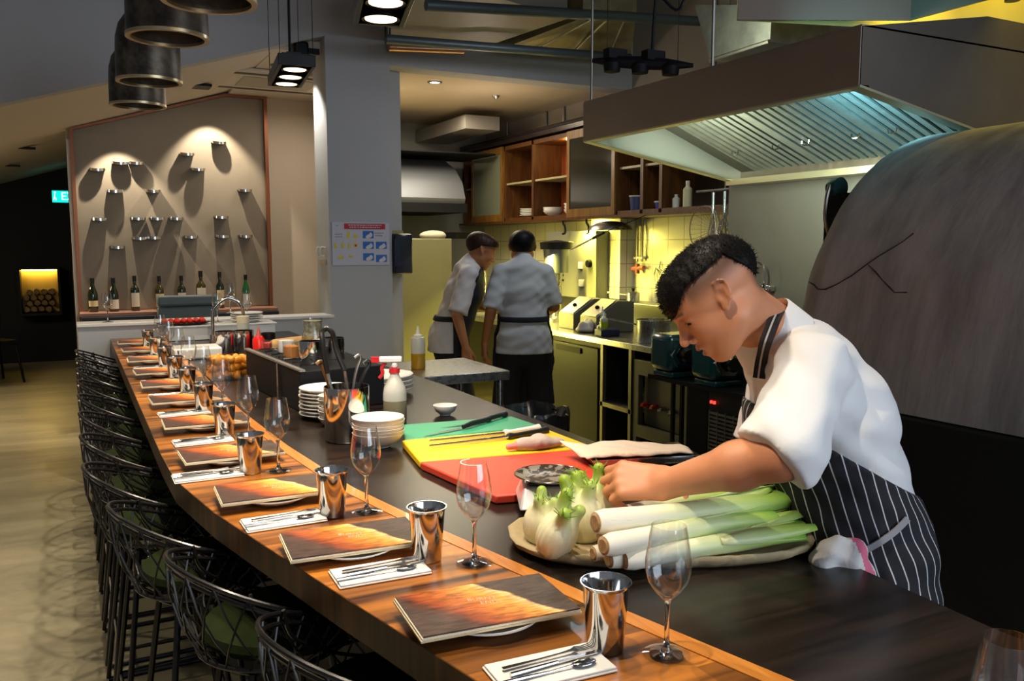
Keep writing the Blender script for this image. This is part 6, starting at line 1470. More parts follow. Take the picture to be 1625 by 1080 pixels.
# tub of orange peppers
ox = PY(373, 585, 3.95).x
tu = thing('glass_tub', 'square clear tub heaped with orange pieces', 'container', (ox, 4.02, ZC + 0.001))
b = MB(); w_ = 0.105
for a_, c_ in (((-w_, -0.08, 0), (w_, -0.077, 0.10)), ((-w_, 0.077, 0), (w_, 0.08, 0.10)), ((-w_, -0.077, 0), (-w_ + 0.003, 0.077, 0.10)), ((w_ - 0.003, -0.077, 0), (w_, 0.077, 0.10)), ((-w_, -0.08, -0.0), (w_, 0.08, 0.003))): b.box(a_, c_)
b.build('tub_walls', M_thin, tu)
rr = random.Random(11); og0 = None; M_or = mat('orange_flesh', (0.95, 0.33, 0.02), 0.4, var=0.35, vscale=30)
for k in range(50):
    lx = (k % 6) ; ly = (k // 6) % 3; lz = k // 18
    if og0 is None: og0 = net_mesh('orange_piece', [(prim_fn([el((0, 0, 0), (0.024, 0.020, 0.017), 0.01), el((0.012, 0.006, 0.006), (0.015, 0.015, 0.013), 0.01)]), (-0.03, -0.03, -0.03), (0.035, 0.03, 0.03), 0.005)], M_or); o = og0
    else: o = og0.copy(); C.objects.link(o)
    o.location = (ox - 0.078 + 0.031 * lx + rr.uniform(-0.004, 0.004), 4.02 - 0.048 + 0.046 * ly, ZC + 0.024 + 0.032 * lz); o.rotation_euler = (rr.uniform(0, 3), rr.uniform(0, 3), rr.uniform(0, 6))
    tag(o, 'rough orange piece heaped in the square clear tub', 'food', 'orange pieces in the clear tub')
# tomatoes, tap and crockery at the far end
bz = ZC + 0.001
rs = thing('white_riser', 'white shelf unit at the far end of the counter', 'shelf', (0.83, 5.85, bz)); MB().box((-0.30, -0.12, 0), (0.36, 0.12, 0.085)).build('riser_body', M_china, rs, bev=0.004); MB().box((-0.31, -0.13, 0.085), (0.37, 0.13, 0.095)).build('riser_top', M_china, rs, bev=0.002)
tz = bz + 0.0955
tr_ = tag(MB().lathe([(0, 0), (0.10, 0), (0.15, 0.012), (0.15, 0.015), (0.09, 0.004), (0, 0.004)], sx=1.1, sy=0.7, seg=36).build('oval_dish', M_blackm, loc=(0.63, 5.82, tz + 0.0005)), 'dark oval dish holding the red tomatoes', 'dish')
tm0 = None
for k in range(14):
    xx = 0.63 - 0.115 + 0.038 * (k % 7); yy = 5.79 + 0.05 * (k // 7)
    if tm0 is None: tm0 = MB().ell((0, 0, 0), (0.019, 0.019, 0.017)).build('tomato', mat('tomato_red', (0.62, 0.02, 0.012), 0.15, spec=0.8)); MB().tube([(0, 0, 0.015), (0.004, 0, 0.026)], 0.0016, seg=5).build('stalk', mat('stalk_green', (0.06, 0.14, 0.02), 0.6), tm0); o = tm0
    else:
        o = tm0.copy(); C.objects.link(o); c_ = tm0.children[0].copy(); C.objects.link(c_); c_.parent = o
    o.location = (xx, yy, tz + 0.0235 + 0.003 * (k % 2)); o.rotation_euler = (0, 0, k); tag(o, 'glossy red tomato in the dark oval dish', 'tomato', 'tomatoes in the oval dish')
stack('plate', 1.03, 5.85, tz, 4, 0.105, 0.014, 'white plate on the far white shelf unit', 'white plates on the far shelf unit')
for px, yy, lab in ((345, 5.90, 'left wine glass beyond the arched tap'), (366, 5.92, 'middle wine glass standing on the far plates'), (392, 5.90, 'right wine glass beyond the arched tap')):
    o = dup(g0, (PY(px, 500, yy).x, yy, tz + 0.058 if px == 366 else tz), 0, lab, 'wine glasses at the far end of the counter')
ft = thing('arched_tap', 'tall arched chrome tap at the far end of the counter', 'tap', (PY(338, 520, 5.55).x, 5.55, bz))
MB().tube(smooth_path([(0, 0, 0), (0, 0, 0.16), (0.015, 0, 0.22), (0.09, 0, 0.275), (0.165, 0, 0.24), (0.19, 0, 0.16)]), 0.011, seg=12).build('spout', M_chrome, ft); MB().lathe([(0, 0), (0.025, 0), (0.022, 0.05), (0, 0.05)]).build('base', M_chrome, ft)

# ---- platter with fennel and leeks
M_plat = mat('sandy_stoneware', (0.42, 0.33, 0.18), 0.6, var=0.25, vscale=12, bump=0.25, bscale=50)
pc = Vector((1.035, 1.352, ZC + 0.001)); pang = math.radians(-25.7)
b = MB(); n = 90; rings = [(0.80, 0.0), (0.90, 0.0), (0.985, 0.012), (1.0, 0.022), (0.985, 0.026), (0.955, 0.025), (0.90, 0.018), (0.80, 0.014), (0.4, 0.013), (0.0001, 0.013)]
def outline(a, s=1.0):
    ca, sa = math.cos(a), math.sin(a); p_ = 2.6
    r = (abs(ca / 0.308) ** p_ + abs(sa / 0.158) ** p_) ** (-1 / p_)
    return r * (1 + 0.012 * math.sin(3 * a + 1) + 0.006 * math.sin(11 * a) + 0.004 * math.sin(23 * a + 2))
vs = []; fs = []
for (s, z) in rings:
    for k in range(n):
        a = 2 * math.pi * k / n; r = outline(a) * s + (0.0015 * math.sin(47 * a) if 0.9 < s else 0); vs.append((r * math.cos(a), r * math.sin(a), z + (0.0012 * math.sin(31 * a + 1) if s > 0.97 else 0)))
for j in range(len(rings) - 1):
    for k in range(n): fs.append((j * n + k, j * n + (k + 1) % n, (j + 1) * n + (k + 1) % n, (j + 1) * n + k))
fs.append(tuple(range(n))[::-1])
tag(b.add(vs, fs).build('stone_platter', M_plat, loc=pc, rot=(0, 0, pang), ang=60), 'long sandy stoneware platter with uneven rim under the vegetables', 'platter')
PZ = ZC + 0.014
M_leek = bpy.data.materials.new('leek_skin'); M_leek.use_nodes = True
nt = M_leek.node_tree; L = nt.links; bs = nt.nodes['Principled BSDF']; bs.inputs['Roughness'].default_value = 0.38; bs.inputs['Subsurface Weight'].default_value = 0.1; bs.inputs['Subsurface Radius'].default_value = (0.01, 0.01, 0.005); bs.inputs['Subsurface Scale'].default_value = 1
at = nt.nodes.new('ShaderNodeAttribute'); at.attribute_name = 'along'; rp = nt.nodes.new('ShaderNodeValToRGB'); cr_ = rp.color_ramp
cr_.elements[0].position = 0.0; cr_.elements[0].color = (*hexc('efe8d4'), 1); cr_.elements[1].position = 1.0; cr_.elements[1].color = (*hexc('74a83e'), 1)
for p_, c_ in ((0.22, 'eeead4'), (0.42, 'dce4b4'), (0.68, 'bed488'), (0.88, 'a0c058')): e = cr_.elements.new(p_); e.color = (*hexc(c_), 1)
L.new(at.outputs['Fac'], rp.inputs[0])
a2 = nt.nodes.new('ShaderNodeAttribute'); a2.attribute_name = 'fibre'; wv = nt.nodes.new('ShaderNodeMath'); wv.operation = 'SINE'; mm = nt.nodes.new('ShaderNodeMath'); mm.operation = 'MULTIPLY'; mm.inputs[1].default_value = 60
L.new(a2.outputs['Fac'], mm.inputs[0]); L.new(mm.outputs[0], wv.inputs[0]); mr = nt.nodes.new('ShaderNodeMapRange'); mr.inputs['From Min'].default_value = -1; mr.inputs['To Min'].default_value = 0.86; mr.inputs['To Max'].default_value = 1.04; L.new(wv.outputs[0], mr.inputs['Value'])
mx_ = nt.nodes.new('ShaderNodeMix'); mx_.data_type = 'RGBA'; mx_.blend_type = 'MULTIPLY'; mx_.inputs['Factor'].default_value = 1; L.new(rp.outputs[0], mx_.inputs['A']); L.new(mr.outputs[0], mx_.inputs['B']); L.new(mx_.outputs['Result'], bs.inputs['Base Color'])
M_root = mat('leek_root', (0.50, 0.30, 0.14), 0.9, var=0.4, vscale=90)
def leek(pr, pl, zr, zl, r, lab, fl=1.0, bend=0.0, seed=0, ymin=0.0):
    a = P(*pr, zr); c = P(*pl, zl); t = thing('leek', lab, 'leek', (0, 0, 0), 0, 'leeks piled on the platter')
    d = c - a; s = d.cross(Vector((0, 0, 1))).normalized(); u = s.cross(d).normalized(); n = 22; seg = 22; rs_ = random.Random(seed)
    vs = []; al = []; fb = []
    for i in range(n + 1):
        f = i / n; ce = a + d * f + s * bend * math.sin(math.pi * f)
        flat = 1.0 + fl * 0.75 * max(0, (f - 0.62) / 0.38); hgt = 1.0 - 0.55 * fl * max(0, (f - 0.62) / 0.38)
        base = r * (0.80 if i == 0 else 1.0 - 0.10 * math.sin(math.pi * min(f * 1.4, 1)))
        for k in range(seg):
            an = 2 * math.pi * k / seg; ww = 1 + 0.10 * max(0, f - 0.6) * math.sin(3 * an + seed) * 3
            jag = 0.012 * rs_.random() if i == n else 0
            vs.append(ce + s * math.cos(an) * base * flat * ww + u * math.sin(an) * base * hgt * ww - d.normalized() * jag); al.append(min(1, f + 0.05 * math.sin(2 * an + seed))); fb.append(an + seed)
    fs = [(i * seg + k, i * seg + (k + 1) % seg, (i + 1) * seg + (k + 1) % seg, (i + 1) * seg + k) for i in range(n) for k in range(seg)] + [tuple(range(seg))[::-1], tuple(n * seg + k for k in range(seg))]
    def mk(nm_, vs, fs, al, fb):
        me = bpy.data.meshes.new(nm_); me.from_pydata([tuple(v) for v in vs], [], fs); me.materials.append(M_leek)
        for an_, dt in (('along', al), ('fibre', fb)): q_ = me.attributes.new(an_, 'FLOAT', 'POINT'); q_.data.foreach_set('value', dt)
        me.polygons.foreach_set('use_smooth', [True] * len(me.polygons)); me.set_sharp_from_angle(angle=math.radians(60))
        o = bpy.data.objects.new(nm_, me); C.objects.link(o); o.parent = t; return o
    mk('stem', vs, fs, al, fb)
    # loose outer leaves at the green end
    for j in range(3):
        f0 = 0.52 + 0.1 * j; an = 0.5 + 1.1 * j + 0.3 * seed; w_ = r * 1.1; vv = []; aa = []; ff = []; m_ = 8
        for i in range(m_ + 1):
            f = f0 + (1.06 - 0.08 * j - f0) * i / m_; ce = a + d * f + s * bend * math.sin(math.pi * f)
            rad = r * (1.04 + 0.35 * (i / m_)); wi = w_ * (0.25 + 0.9 * math.sin(math.pi * min(0.93, 0.12 + i / m_ * 0.8)))
            di = s * math.cos(an) * 1.1 + u * abs(math.sin(an)) * 0.8; ti = s * -math.sin(an) + u * math.cos(an)
            for q_ in (-1, 0, 1):
                vv.append(ce + di * (rad - 0.002 * abs(q_)) + ti * wi * q_ * 0.6); aa.append(min(1, 0.45 + 0.5 * i / m_ + 0.06 * q_)); ff.append(q_ * 0.5 + j)
        for i in range(m_):
            for q_ in range(2): fx = i * 3 + q_; vv_ = (fx, fx + 1, fx + 4, fx + 3); fs_ = vv_; 
        fl_ = [(i * 3 + q_, i * 3 + q_ + 1, i * 3 + q_ + 4, i * 3 + q_ + 3) for i in range(m_) for q_ in range(2)]
        o = mk('outer_leaf', vv, fl_, aa, ff); mo = o.modifiers.new('solid', 'SOLIDIFY'); mo.thickness = 0.0012
    dn = d.normalized(); Mr = dn.to_track_quat('Z', 'Y').to_matrix().to_4x4()
    MB().lathe([(0, -0.002), (r * 0.55, -0.003), (r * 0.74, 0.0005), (r * 0.70, 0.003), (0, 0.003)], M=Mr, c=a, seg=20).build('root_end', M_root, t)
    return t
R_ = 0.0205
leek((991, 889), (1268, 845), PZ + R_, PZ + R_ + 0.01, R_, 'front leek resting on the platter rim side', 1.0, -0.006, 1)
leek((966, 887), (1262, 826), PZ + R_, PZ + R_ + 0.008, R_ * 1.02, 'leek just behind the front one at the bottom of the pile', 1.0, 0.0, 2)
leek((942, 878), (1232, 828), PZ + R_, PZ + R_ + 0.006, R_ * 0.86, 'bottom leek whose root end sticks out farthest left', 0.9, 0.0, 3)
leek((958, 866), (1218, 815), PZ + R_ * 2.7, PZ + R_ * 2.2, R_ * 1.08, 'upper leek lying across the three bottom leeks', 1.0, 0.0, 4)
leek((954, 853), (1200, 800), PZ + R_ * 2.2, PZ + R_ * 2.0, R_ * 0.95, 'leek mostly hidden between the two upper leeks', 0.8, 0.0, 5)
leek((945, 829), (1250, 790), PZ + R_ * 3.9, PZ + R_ * 3.0, R_ * 1.22, 'thickest leek on top of the pile under the chefs hand', 0.5, 0.012, 6)
leek((985, 818), (1160, 776), PZ + R_ * 2.0, PZ + R_ * 3.0, R_ * 1.0, 'rear leek with bright green tip showing behind the top leek', 1.0, 0.0, 7)

M_fen = attr_mix_mat('fennel_skin', 'ece8c2', '94b03a', 'mask', 0.4, sss=0.15, var=0.06)
M_frond = mat('frond_green', (0.16, 0.33, 0.03), 0.6)
def fennel(px, py, z, s, tiltx, tilty, lab, seed, stalks=3):
    c = P(px, py, z); t = thing('fennel_bulb', lab, 'fennel', c, seed * 1.3, 'fennel bulbs on the platter'); t.rotation_euler = (tiltx, tilty, seed * 0.7)
    pr_ = [el((0, 0, 0), (0.041 * s, 0.034 * s, 0.036 * s), 0.02), el((0, 0, -0.022 * s), (0.026 * s, 0.022 * s, 0.018 * s), 0.02), el((0, 0, 0.020 * s), (0.033 * s, 0.023 * s, 0.022 * s), 0.02)]
    st = []
    for k in range(stalks):
        a = 2 * math.pi * k / stalks + seed; e_ = Vector((0.026 * math.cos(a), 0.018 * math.sin(a), 0.064 + 0.010 * math.sin(seed * 2 + k))) * s
        pr_.append(cap((0.012 * s * math.cos(a), 0.01 * s * math.sin(a), 0.03 * s), e_, 0.014 * s, 0.0105 * s, 0.010)); st.append(e_)
    f = prim_fn(pr_)
    def g(X, Y, Z): return f(X, Y, Z) + 0.0006 * np.sin(np.arctan2(Y, X) * 22 + Z * 60) * (Z < 0.04)
    net_mesh('bulb', [(g, (-0.05 * s, -0.045 * s, -0.05 * s), (0.05 * s, 0.045 * s, 0.11 * s), 0.0028)], M_fen, t, attrs={'mask': lambda p: sstep(p[:, 2], 0.025 * s, 0.075 * s)})
    for k, e_ in enumerate(st[:2]):
        b = MB(); rr = random.Random(seed * 7 + k)
        for j in range(26):
            q_ = Vector(e_) + Vector((0, 0, -0.01)); w_ = Vector((rr.uniform(-1, 1), rr.uniform(-1, 1), rr.uniform(0.4, 2.0))).normalized() * rr.uniform(0.015, 0.036)
            b.tube([q_, q_ + w_ * 0.6, q_ + w_ + Vector((0.003, 0, -0.002))], [0.0012, 0.001, 0.0004], seg=4)
        b.build('frond', M_frond, t)
    return t
fennel(884, 848, PZ + 0.040, 1.14, 0.45, -0.25, 'plump fennel bulb in front, lying nearest the camera', 1)
fennel(858, 832, PZ + 0.037, 1.0, 0.1, -0.15, 'fennel bulb at the far left end of the platter', 2)
fennel(924, 824, PZ + 0.042, 1.18, -0.1, 0.1, 'fennel bulb in the middle, behind the front one', 3)
fennel(948, 806, PZ + 0.042, 1.12, -0.2, 0.2, 'fennel bulb closest to the chefs hand', 4, 4)
fennel(905, 806, PZ + 0.036, 0.95, -0.1, -0.1, 'fennel bulb at the back beside the kitchen scale', 5)

# ================================================================== BAR CHAIRS
M_cush = mat('moss_green_cushion', (0.013, 0.020, 0.005), 0.95, var=0.3, vscale=30, spec=0.1, bump=0.1, bscale=120)
def make_chair():
    t = thing('bar_chair', 'x', 'chair', (0, 0, 0), 0, 'black wire bar chairs along the counter')
    R = 0.212; amax = math.radians(128)
    def rz(a): return 0.815 + 0.115 * (0.5 + 0.5 * math.cos(min(abs(a), 2.1) / 2.1 * math.pi)) ** 0.8
    def rim(a, dr=0.0, dz=0.0): return Vector((-(R + dr) * math.cos(a), (R + dr) * math.sin(a) * 0.98, rz(a) + dz))
    A = [rim(-amax + 2 * amax * k / 48) for k in range(49)]
    e0 = [Vector((0.160, -0.185, 0.79)), Vector((0.185, -0.170, 0.75)), Vector((0.165, -0.12, 0.722))]
    e1 = [Vector((v.x, -v.y, v.z)) for v in e0]
    path = smooth_path([e0[2], e0[1], e0[0], A[0]], 4)[:-1] + A + smooth_path([A[-1], e1[0], e1[1], e1[2]], 4)[1:]
    b = MB().tube(path, 0.0052, seg=8)
    path2 = [v + Vector((0, 0, -0.018)) + Vector((v.x, v.y, 0)).normalized() * -0.004 for v in path]
    b.tube(path2, 0.0045, seg=6); b.build('top_rail', M_wire, t)
    RB = 0.160
    def base(a, z=0.722): return Vector((-RB * math.cos(a), RB * math.sin(a), z))
    b = MB(); ring = [base(2 * math.pi * k / 32) for k in range(32)]; b.tube(ring, 0.005, seg=6, closed=True)
    ring2 = [Vector((v.x * 0.72, v.y * 0.72, 0.692)) for v in ring]; b.tube(ring2, 0.005, seg=6, closed=True)
    n = 14
    for k in range(n + 1):
        a = -amax + 2 * amax * k / n
        for da in (-0.42, 0.42):
            if abs(a + da) > amax + 0.1: continue
            p0 = rim(a, 0, -0.004); p1 = base(a + da); m1 = p0.lerp(p1, 0.5); ou = Vector((m1.x, m1.y, 0)).normalized() * 0.018
            b.tube([p0, p0.lerp(p1, 0.33) + ou, p0.lerp(p1, 0.66) + ou, p1, Vector((p1.x * 0.72, p1.y * 0.72, 0.692))], 0.0024, seg=5)
    for k in range(10):
        a = -math.pi + 2 * math.pi * k / 10; p1 = base(a); b.tube([p1, Vector((p1.x * 0.72, p1.y * 0.72, 0.692))], 0.003, seg=5)
    for s_ in (-1, 1):   # small inner hoops of the arms
        b.tube(smooth_path([(0.155, s_ * 0.15, 0.730), (0.02, s_ * 0.188, 0.76), (-0.09, s_ * 0.172, 0.83), (-0.115, s_ * 0.165, 0.895)], 5), 0.004, seg=6)
    b.build('wire_shell', M_wire, t)
    cu = MB(); prof = [(0, 0.728), (0.145, 0.728), (0.162, 0.736), (0.168, 0.750), (0.162, 0.764), (0.135, 0.772), (0, 0.777)]
    cu.lathe(prof, c=(0.028, 0, 0), seg=40, sx=1.06, sy=1.0); cu.build('cushion', M_cush, t)
    for sx in (-1, 1):
        for sy in (-1, 1):
            MB().tube([(0.085 * sx, 0.085 * sy, 0.694), (0.165 * sx, 0.165 * sy, 0.012)], 0.008, seg=8).build('leg', M_wire, t)
    for sy in (-1, 1): MB().tube([(-0.165, 0.165 * sy, 0.008), (0.165, 0.165 * sy, 0.008)], 0.0085, seg=8).build('sled_runner', M_wire, t)
    f = 0.135; MB().tube([(f, f, 0.24), (f, -f, 0.24), (-f, -f, 0.24), (-f, f, 0.24)], 0.007, seg=8, closed=True).build('footrest', M_wire, t)
    return t
ch0 = make_chair()
cpos = [(0.50, 0.93, 11), (0.455, 1.362, 11), (0.352, 1.785, 11), (0.262, 2.205, 8), (0.214, 2.64, 2)] + [(0.212, 2.64 + 0.432 * k, 0) for k in range(1, 8)]
for i, (x, y, r) in enumerate(cpos):
    lab = 'black wire bar chair with moss green cushion, ' + ORD[i]
    if i == 0: ch0.location = (x, y, 0); ch0.rotation_euler = (0, 0, math.radians(r)); ch0['label'] = lab
    else: dup(ch0, (x, y, 0), math.radians(r), lab)

# ================================================================== PEOPLE
M_skin = attr_mix_mat('warm_skin', 'cd8a64', '3a2e26', 'mask', 0.48, sss=0.12, var=0.05)
M_skin2 = attr_mix_mat('tan_skin', 'b87a4e', '2b211b', 'mask', 0.5, sss=0.1, var=0.05)
M_hair = mat('black_hair', (0.006, 0.005, 0.005), 0.5, spec=0.15)
M_hairb = mat('brown_hair', (0.030, 0.012, 0.007), 0.5, spec=0.2)
M_shirt = mat('white_chef_cotton', (0.78, 0.78, 0.79), 0.85, bump=0.12, bscale=30, sheen=0.2)
M_lip = mat('lip_pink', (0.48, 0.16, 0.12), 0.4); M_teeth = mat('teeth', (0.75, 0.70, 0.60), 0.3)
def head_prims(neck_end=None, neck_r=0.058):
    pr_ = [el((-0.002, 0, 0.040), (0.096, 0.075, 0.070), 0.02), el((0.030, 0, 0.026), (0.062, 0.066, 0.060), 0.03), el((0.046, 0, -0.028), (0.047, 0.052, 0.060), 0.03), el((0.020, 0, -0.030), (0.050, 0.058, 0.045), 0.03),
           cap((0.008, 0.048, -0.040), (0.064, 0.020, -0.080), 0.020, 0.017, 0.035), cap((0.008, -0.048, -0.040), (0.064, -0.020, -0.080), 0.020, 0.017, 0.035),
           el((0.076, 0, -0.082), (0.016, 0.020, 0.016), 0.018), el((0.060, 0.036, -0.012), (0.026, 0.020, 0.022), 0.02), el((0.060, -0.036, -0.012), (0.026, 0.020, 0.022), 0.02),
           cap((0.082, 0.032, 0.034), (0.090, 0.008, 0.030), 0.008, 0.007, 0.014), cap((0.082, -0.032, 0.034), (0.090, -0.008, 0.030), 0.008, 0.007, 0.014),
           el((0.094, 0.033, 0.014), (0.012, 0.016, 0.009), 0.012, None, True), el((0.094, -0.033, 0.014), (0.012, 0.016, 0.009), 0.012, None, True),
           cap((0.088, 0, 0.022), (0.111, 0, -0.016), 0.0065, 0.0095, 0.012), el((0.114, 0, -0.021), (0.0105, 0.010, 0.009), 0.006), el((0.099, 0.012, -0.026), (0.010, 0.008, 0.008), 0.006), el((0.099, -0.012, -0.026), (0.010, 0.008, 0.008), 0.006),
           el((0.107, 0.006, -0.031), (0.005, 0.003, 0.003), 0.003, None, True), el((0.107, -0.006, -0.031), (0.005, 0.003, 0.003), 0.003, None, True),
           el((0.087, 0, -0.052), (0.014, 0.027, 0.018), 0.012), el((0.100, 0, -0.0455), (0.0065, 0.020, 0.0045), 0.005), el((0.094, 0, -0.0655), (0.0075, 0.018, 0.006), 0.005),
           el((0.102, 0, -0.0555), (0.019, 0.0185, 0.0048), 0.003, None, True),
           # eyelids
           el((0.0775, 0.033, 0.013), (0.012, 0.0165, 0.011), 0.005), el((0.0775, -0.033, 0.013), (0.012, 0.0165, 0.011), 0.005), ]
    for s_ in (-1, 1):
        Me = Rz(-22 * s_) @ Ry(-12)
        Me = Ry(-20) @ Rz(-24 * s_); oc = Vector((0.005, 0.0805 * s_, 0.019))
        def E_(u, v, w_=0.0): return oc + Me @ Vector((u, w_ * s_, v))
        pr_ += [el(oc, (0.014, 0.0046, 0.024), 0.004, Me), el(E_(0.004, -0.026), (0.008, 0.0055, 0.009), 0.005, Me), el(oc + Vector((0.004, -0.008 * s_, 0)), (0.012, 0.010, 0.020), 0.006, Me)]
        hx = [(0.010, 0.010), (0.009, 0.021), (0.001, 0.0265), (-0.009, 0.023), (-0.0135, 0.012), (-0.0135, 0.0), (-0.010, -0.012), (-0.003, -0.021)]
        for (u0, v0), (u1, v1) in zip(hx[:-1], hx[1:]): pr_.append(cap(E_(u0, v0, 0.003), E_(u1, v1, 0.003), 0.0034, 0.0034, 0.002))
        pr_ += [cap(E_(-0.006, 0.012, 0.003), E_(-0.007, -0.006, 0.004), 0.003, 0.003, 0.002), el(E_(0.004, -0.002, 0.0065), (0.0075, 0.0055, 0.011), 0.003, Me, True), el(E_(-0.003, 0.019, 0.006), (0.006, 0.004, 0.006), 0.002, Me, True)]
    if neck_end is not None: pr_ += [cap((-0.012, 0, -0.030), neck_end, neck_r * 0.88, neck_r * 1.08, 0.025)]
    return pr_
def finger_chain(base, d, n, lens, curls, r):
    out = []; p = Vector(base); ang = 0; s_ = d.cross(n)
    for L_, c_, (ra, rb) in zip(lens, curls, r):
        ang += c_; v = d * math.cos(ang) + n * math.sin(ang); q = p + v * L_
        out.append(cap(p, q, ra, rb, 0.005)); p = q
    return out
def hand_prims(wrist, d, n, side, curl=(0.5, 0.7, 0.5), sc=1.0, thumb_open=0.5, spread=0.06):
    """d along the hand, n palm side, side towards the thumb"""
    wrist = Vector(wrist); d = Vector(d).normalized(); n = Vector(n); n = (n - d * n.dot(d)).normalized(); s_ = Vector(side); s_ = (s_ - d * s_.dot(d) - n * s_.dot(n)).normalized()
    pr_ = []
    offs = [0.030, 0.0105, -0.0095, -0.028]; kn = [0.088, 0.092, 0.087, 0.078]; ln = [(0.040, 0.024, 0.019), (0.044, 0.027, 0.020), (0.041, 0.025, 0.019), (0.032, 0.019, 0.017)]
    for k in range(4):
        kp = wrist + (d * kn[k] + s_ * offs[k]) * sc
        pr_.append(cap(wrist + (s_ * offs[k] * 0.6) * sc + d * 0.008 * sc, kp, 0.0165 * sc, 0.0125 * sc, 0.012))
        dd = (d + s_ * spread * (1.5 - k)).normalized(); cs = [c_ * (1 + 0.10 * k) for c_ in curl]
        pr_ += finger_chain(kp, dd, n, [l * sc for l in ln[k]], cs, [(0.0105 * sc, 0.0092 * sc), (0.0092 * sc, 0.0082 * sc), (0.0082 * sc, 0.0068 * sc)])
    tb = wrist + (d * 0.022 + s_ * 0.026 + n * 0.006) * sc
    td = (d * 0.75 + s_ * thumb_open + n * 0.35).normalized()
    pr_.append(cap(wrist + d * 0.012 * sc + s_ * 0.012 * sc, tb + td * 0.02 * sc, 0.017 * sc, 0.0135 * sc, 0.012))
    pr_ += finger_chain(tb + td * 0.02 * sc, td, (n * 0.4 + d * 0.5 - s_ * 0.5).normalized(), (0.030 * sc, 0.026 * sc), (0.15, 0.35), [(0.0125 * sc, 0.0108 * sc), (0.0108 * sc, 0.0085 * sc)])
    return pr_
def bounds(prims, m=0.02):
    lo = Vector((9, 9, 9)); hi = -lo
    for p in prims:
        if p[0] == 'cap':
            for v, r in ((p[1], p[3]), (p[2], p[4])):
                for i in range(3): rr_ = r * (p[7] if i == 1 else 1); lo[i] = min(lo[i], v[i] - rr_); hi[i] = max(hi[i], v[i] + rr_)
        elif not p[6]:
            r = max(p[2])
            for i in range(3): lo[i] = min(lo[i], p[1][i] - r); hi[i] = max(hi[i], p[1][i] + r)
    return tuple(v - m for v in lo), tuple(v + m for v in hi)
def xf_parts(fn, M4):
    """evaluate fn in the frame M4 (local->parent): returns fn in parent coordinates"""
    inv = np.array(M4.inverted(), dtype=np.float32)
    def g(X, Y, Z):
        return fn(inv[0, 0] * X + inv[0, 1] * Y + inv[0, 2] * Z + inv[0, 3], inv[1, 0] * X + inv[1, 1] * Y + inv[1, 2] * Z + inv[1, 3], inv[2, 0] * X + inv[2, 1] * Y + inv[2, 2] * Z + inv[2, 3])
    return g
def xf_pts(p, M4):
    inv = np.array(M4.inverted()); return p @ inv[:3, :3].T + inv[:3, 3]
def smin(a, b, k):
    h = np.clip(0.5 + 0.5 * (b - a) / k, 0, 1); return b * (1 - h) + a * h - k * h * (1 - h)

# ---------------- the chef bending over the counter
ZRt = 1.80
rootw = D(1430, 900, ZRt); rootw.z = 0
fdir = Vector((-RT.x, -RT.y, 0)).normalized()
crot = math.atan2(fdir.y, fdir.x)
chef = thing('person', 'young cook in white shirt and striped apron bending over the leeks', 'person', rootw, crot)
CM = Matrix.Translation(rootw) @ Matrix.Rotation(crot, 4, 'Z'); CI = CM.inverted()
def CL(px, py, d): return CI @ D(px, py, d)
neck = CL(1214, 522, 1.78); upper = CL(1272, 590, 1.80); chest = CL(1300, 665, 1.80); waist = CL(1336, 770, 1.80); pelv = CL(1372, 875, 1.80)
shL, shR = CL(1290, 585, 1.64), CL(1245, 560, 1.96)
elL, wrL = CL(1238, 722, 1.51), CL(1058, 767, 1.665)
elR, wrR = CL(1200, 722, 1.96), CL(1095, 768, 1.83)
head_o = CL(1146, 470, 1.68)
HP = 42
HM = Matrix.Translation(head_o) @ Matrix.Rotation(math.radians(-1), 4, 'Z') @ Matrix.Rotation(math.radians(HP), 4, 'Y')
nk_local = HM.inverted() @ (neck + (neck - head_o) * 0.12)
hp_ = head_prims(nk_local, 0.060)
head_fn = xf_parts(prim_fn(hp_), HM)
hl, hh_ = tuple(head_o + Vector((-0.24, -0.125, -0.235))), tuple(head_o + Vector((0.16, 0.125, 0.16)))
hipL, hipR = pelv + Vector((0, 0.09, -0.08)), pelv + Vector((0, -0.09, -0.08))
kneeL, kneeR = Vector((hipL.x + 0.03, 0.11, 0.50)), Vector((hipR.x - 0.02, -0.12, 0.50))
ankL, ankR = Vector((hipL.x - 0.02, 0.12, 0.08)), Vector((hipR.x - 0.10, -0.13, 0.08))
legs = []
for h_, k_, a_ in ((hipL, kneeL, ankL), (hipR, kneeR, ankR)):
    legs += [cap(h_, k_, 0.085, 0.058, 0.03), cap(k_, a_, 0.056, 0.038, 0.02), cap(a_, a_ + Vector((0.13, 0, -0.045)), 0.035, 0.03, 0.02)]
torso_skin = [cap(pelv, waist, 0.10, 0.095, 0.03, sy=1.25), cap(waist, chest, 0.095, 0.11, 0.03, sy=1.3), cap(chest, upper, 0.11, 0.085, 0.03, sy=1.4), cap(upper, neck, 0.07, 0.056, 0.03)]
body_p = torso_skin + legs + [cap(shL, elL, 0.048, 0.040, 0.03), cap(shR, elR, 0.048, 0.040, 0.03), cap(elR, wrR, 0.040, 0.028, 0.02)]
lo, hi = bounds(body_p)
armL = [cap(shL.lerp(elL, 0.45), elL, 0.046, 0.043, 0.02), cap(elL, elL.lerp(wrL, 0.35), 0.043, 0.044, 0.02), cap(elL.lerp(wrL, 0.35), wrL, 0.043, 0.0275, 0.02), el(wrL, (0.03, 0.026, 0.022), 0.02)]
hdL = CL(985, 762, 1.70) - wrL
armL += hand_prims(wrL, (hdL.x, hdL.y, hdL.z), (0.10, -0.72, -0.62), (0, -0.62, 0.72), curl=(0.62, 0.75, 0.4), sc=1.06, thumb_open=0.15, spread=0.04)
la, ha = bounds(armL)
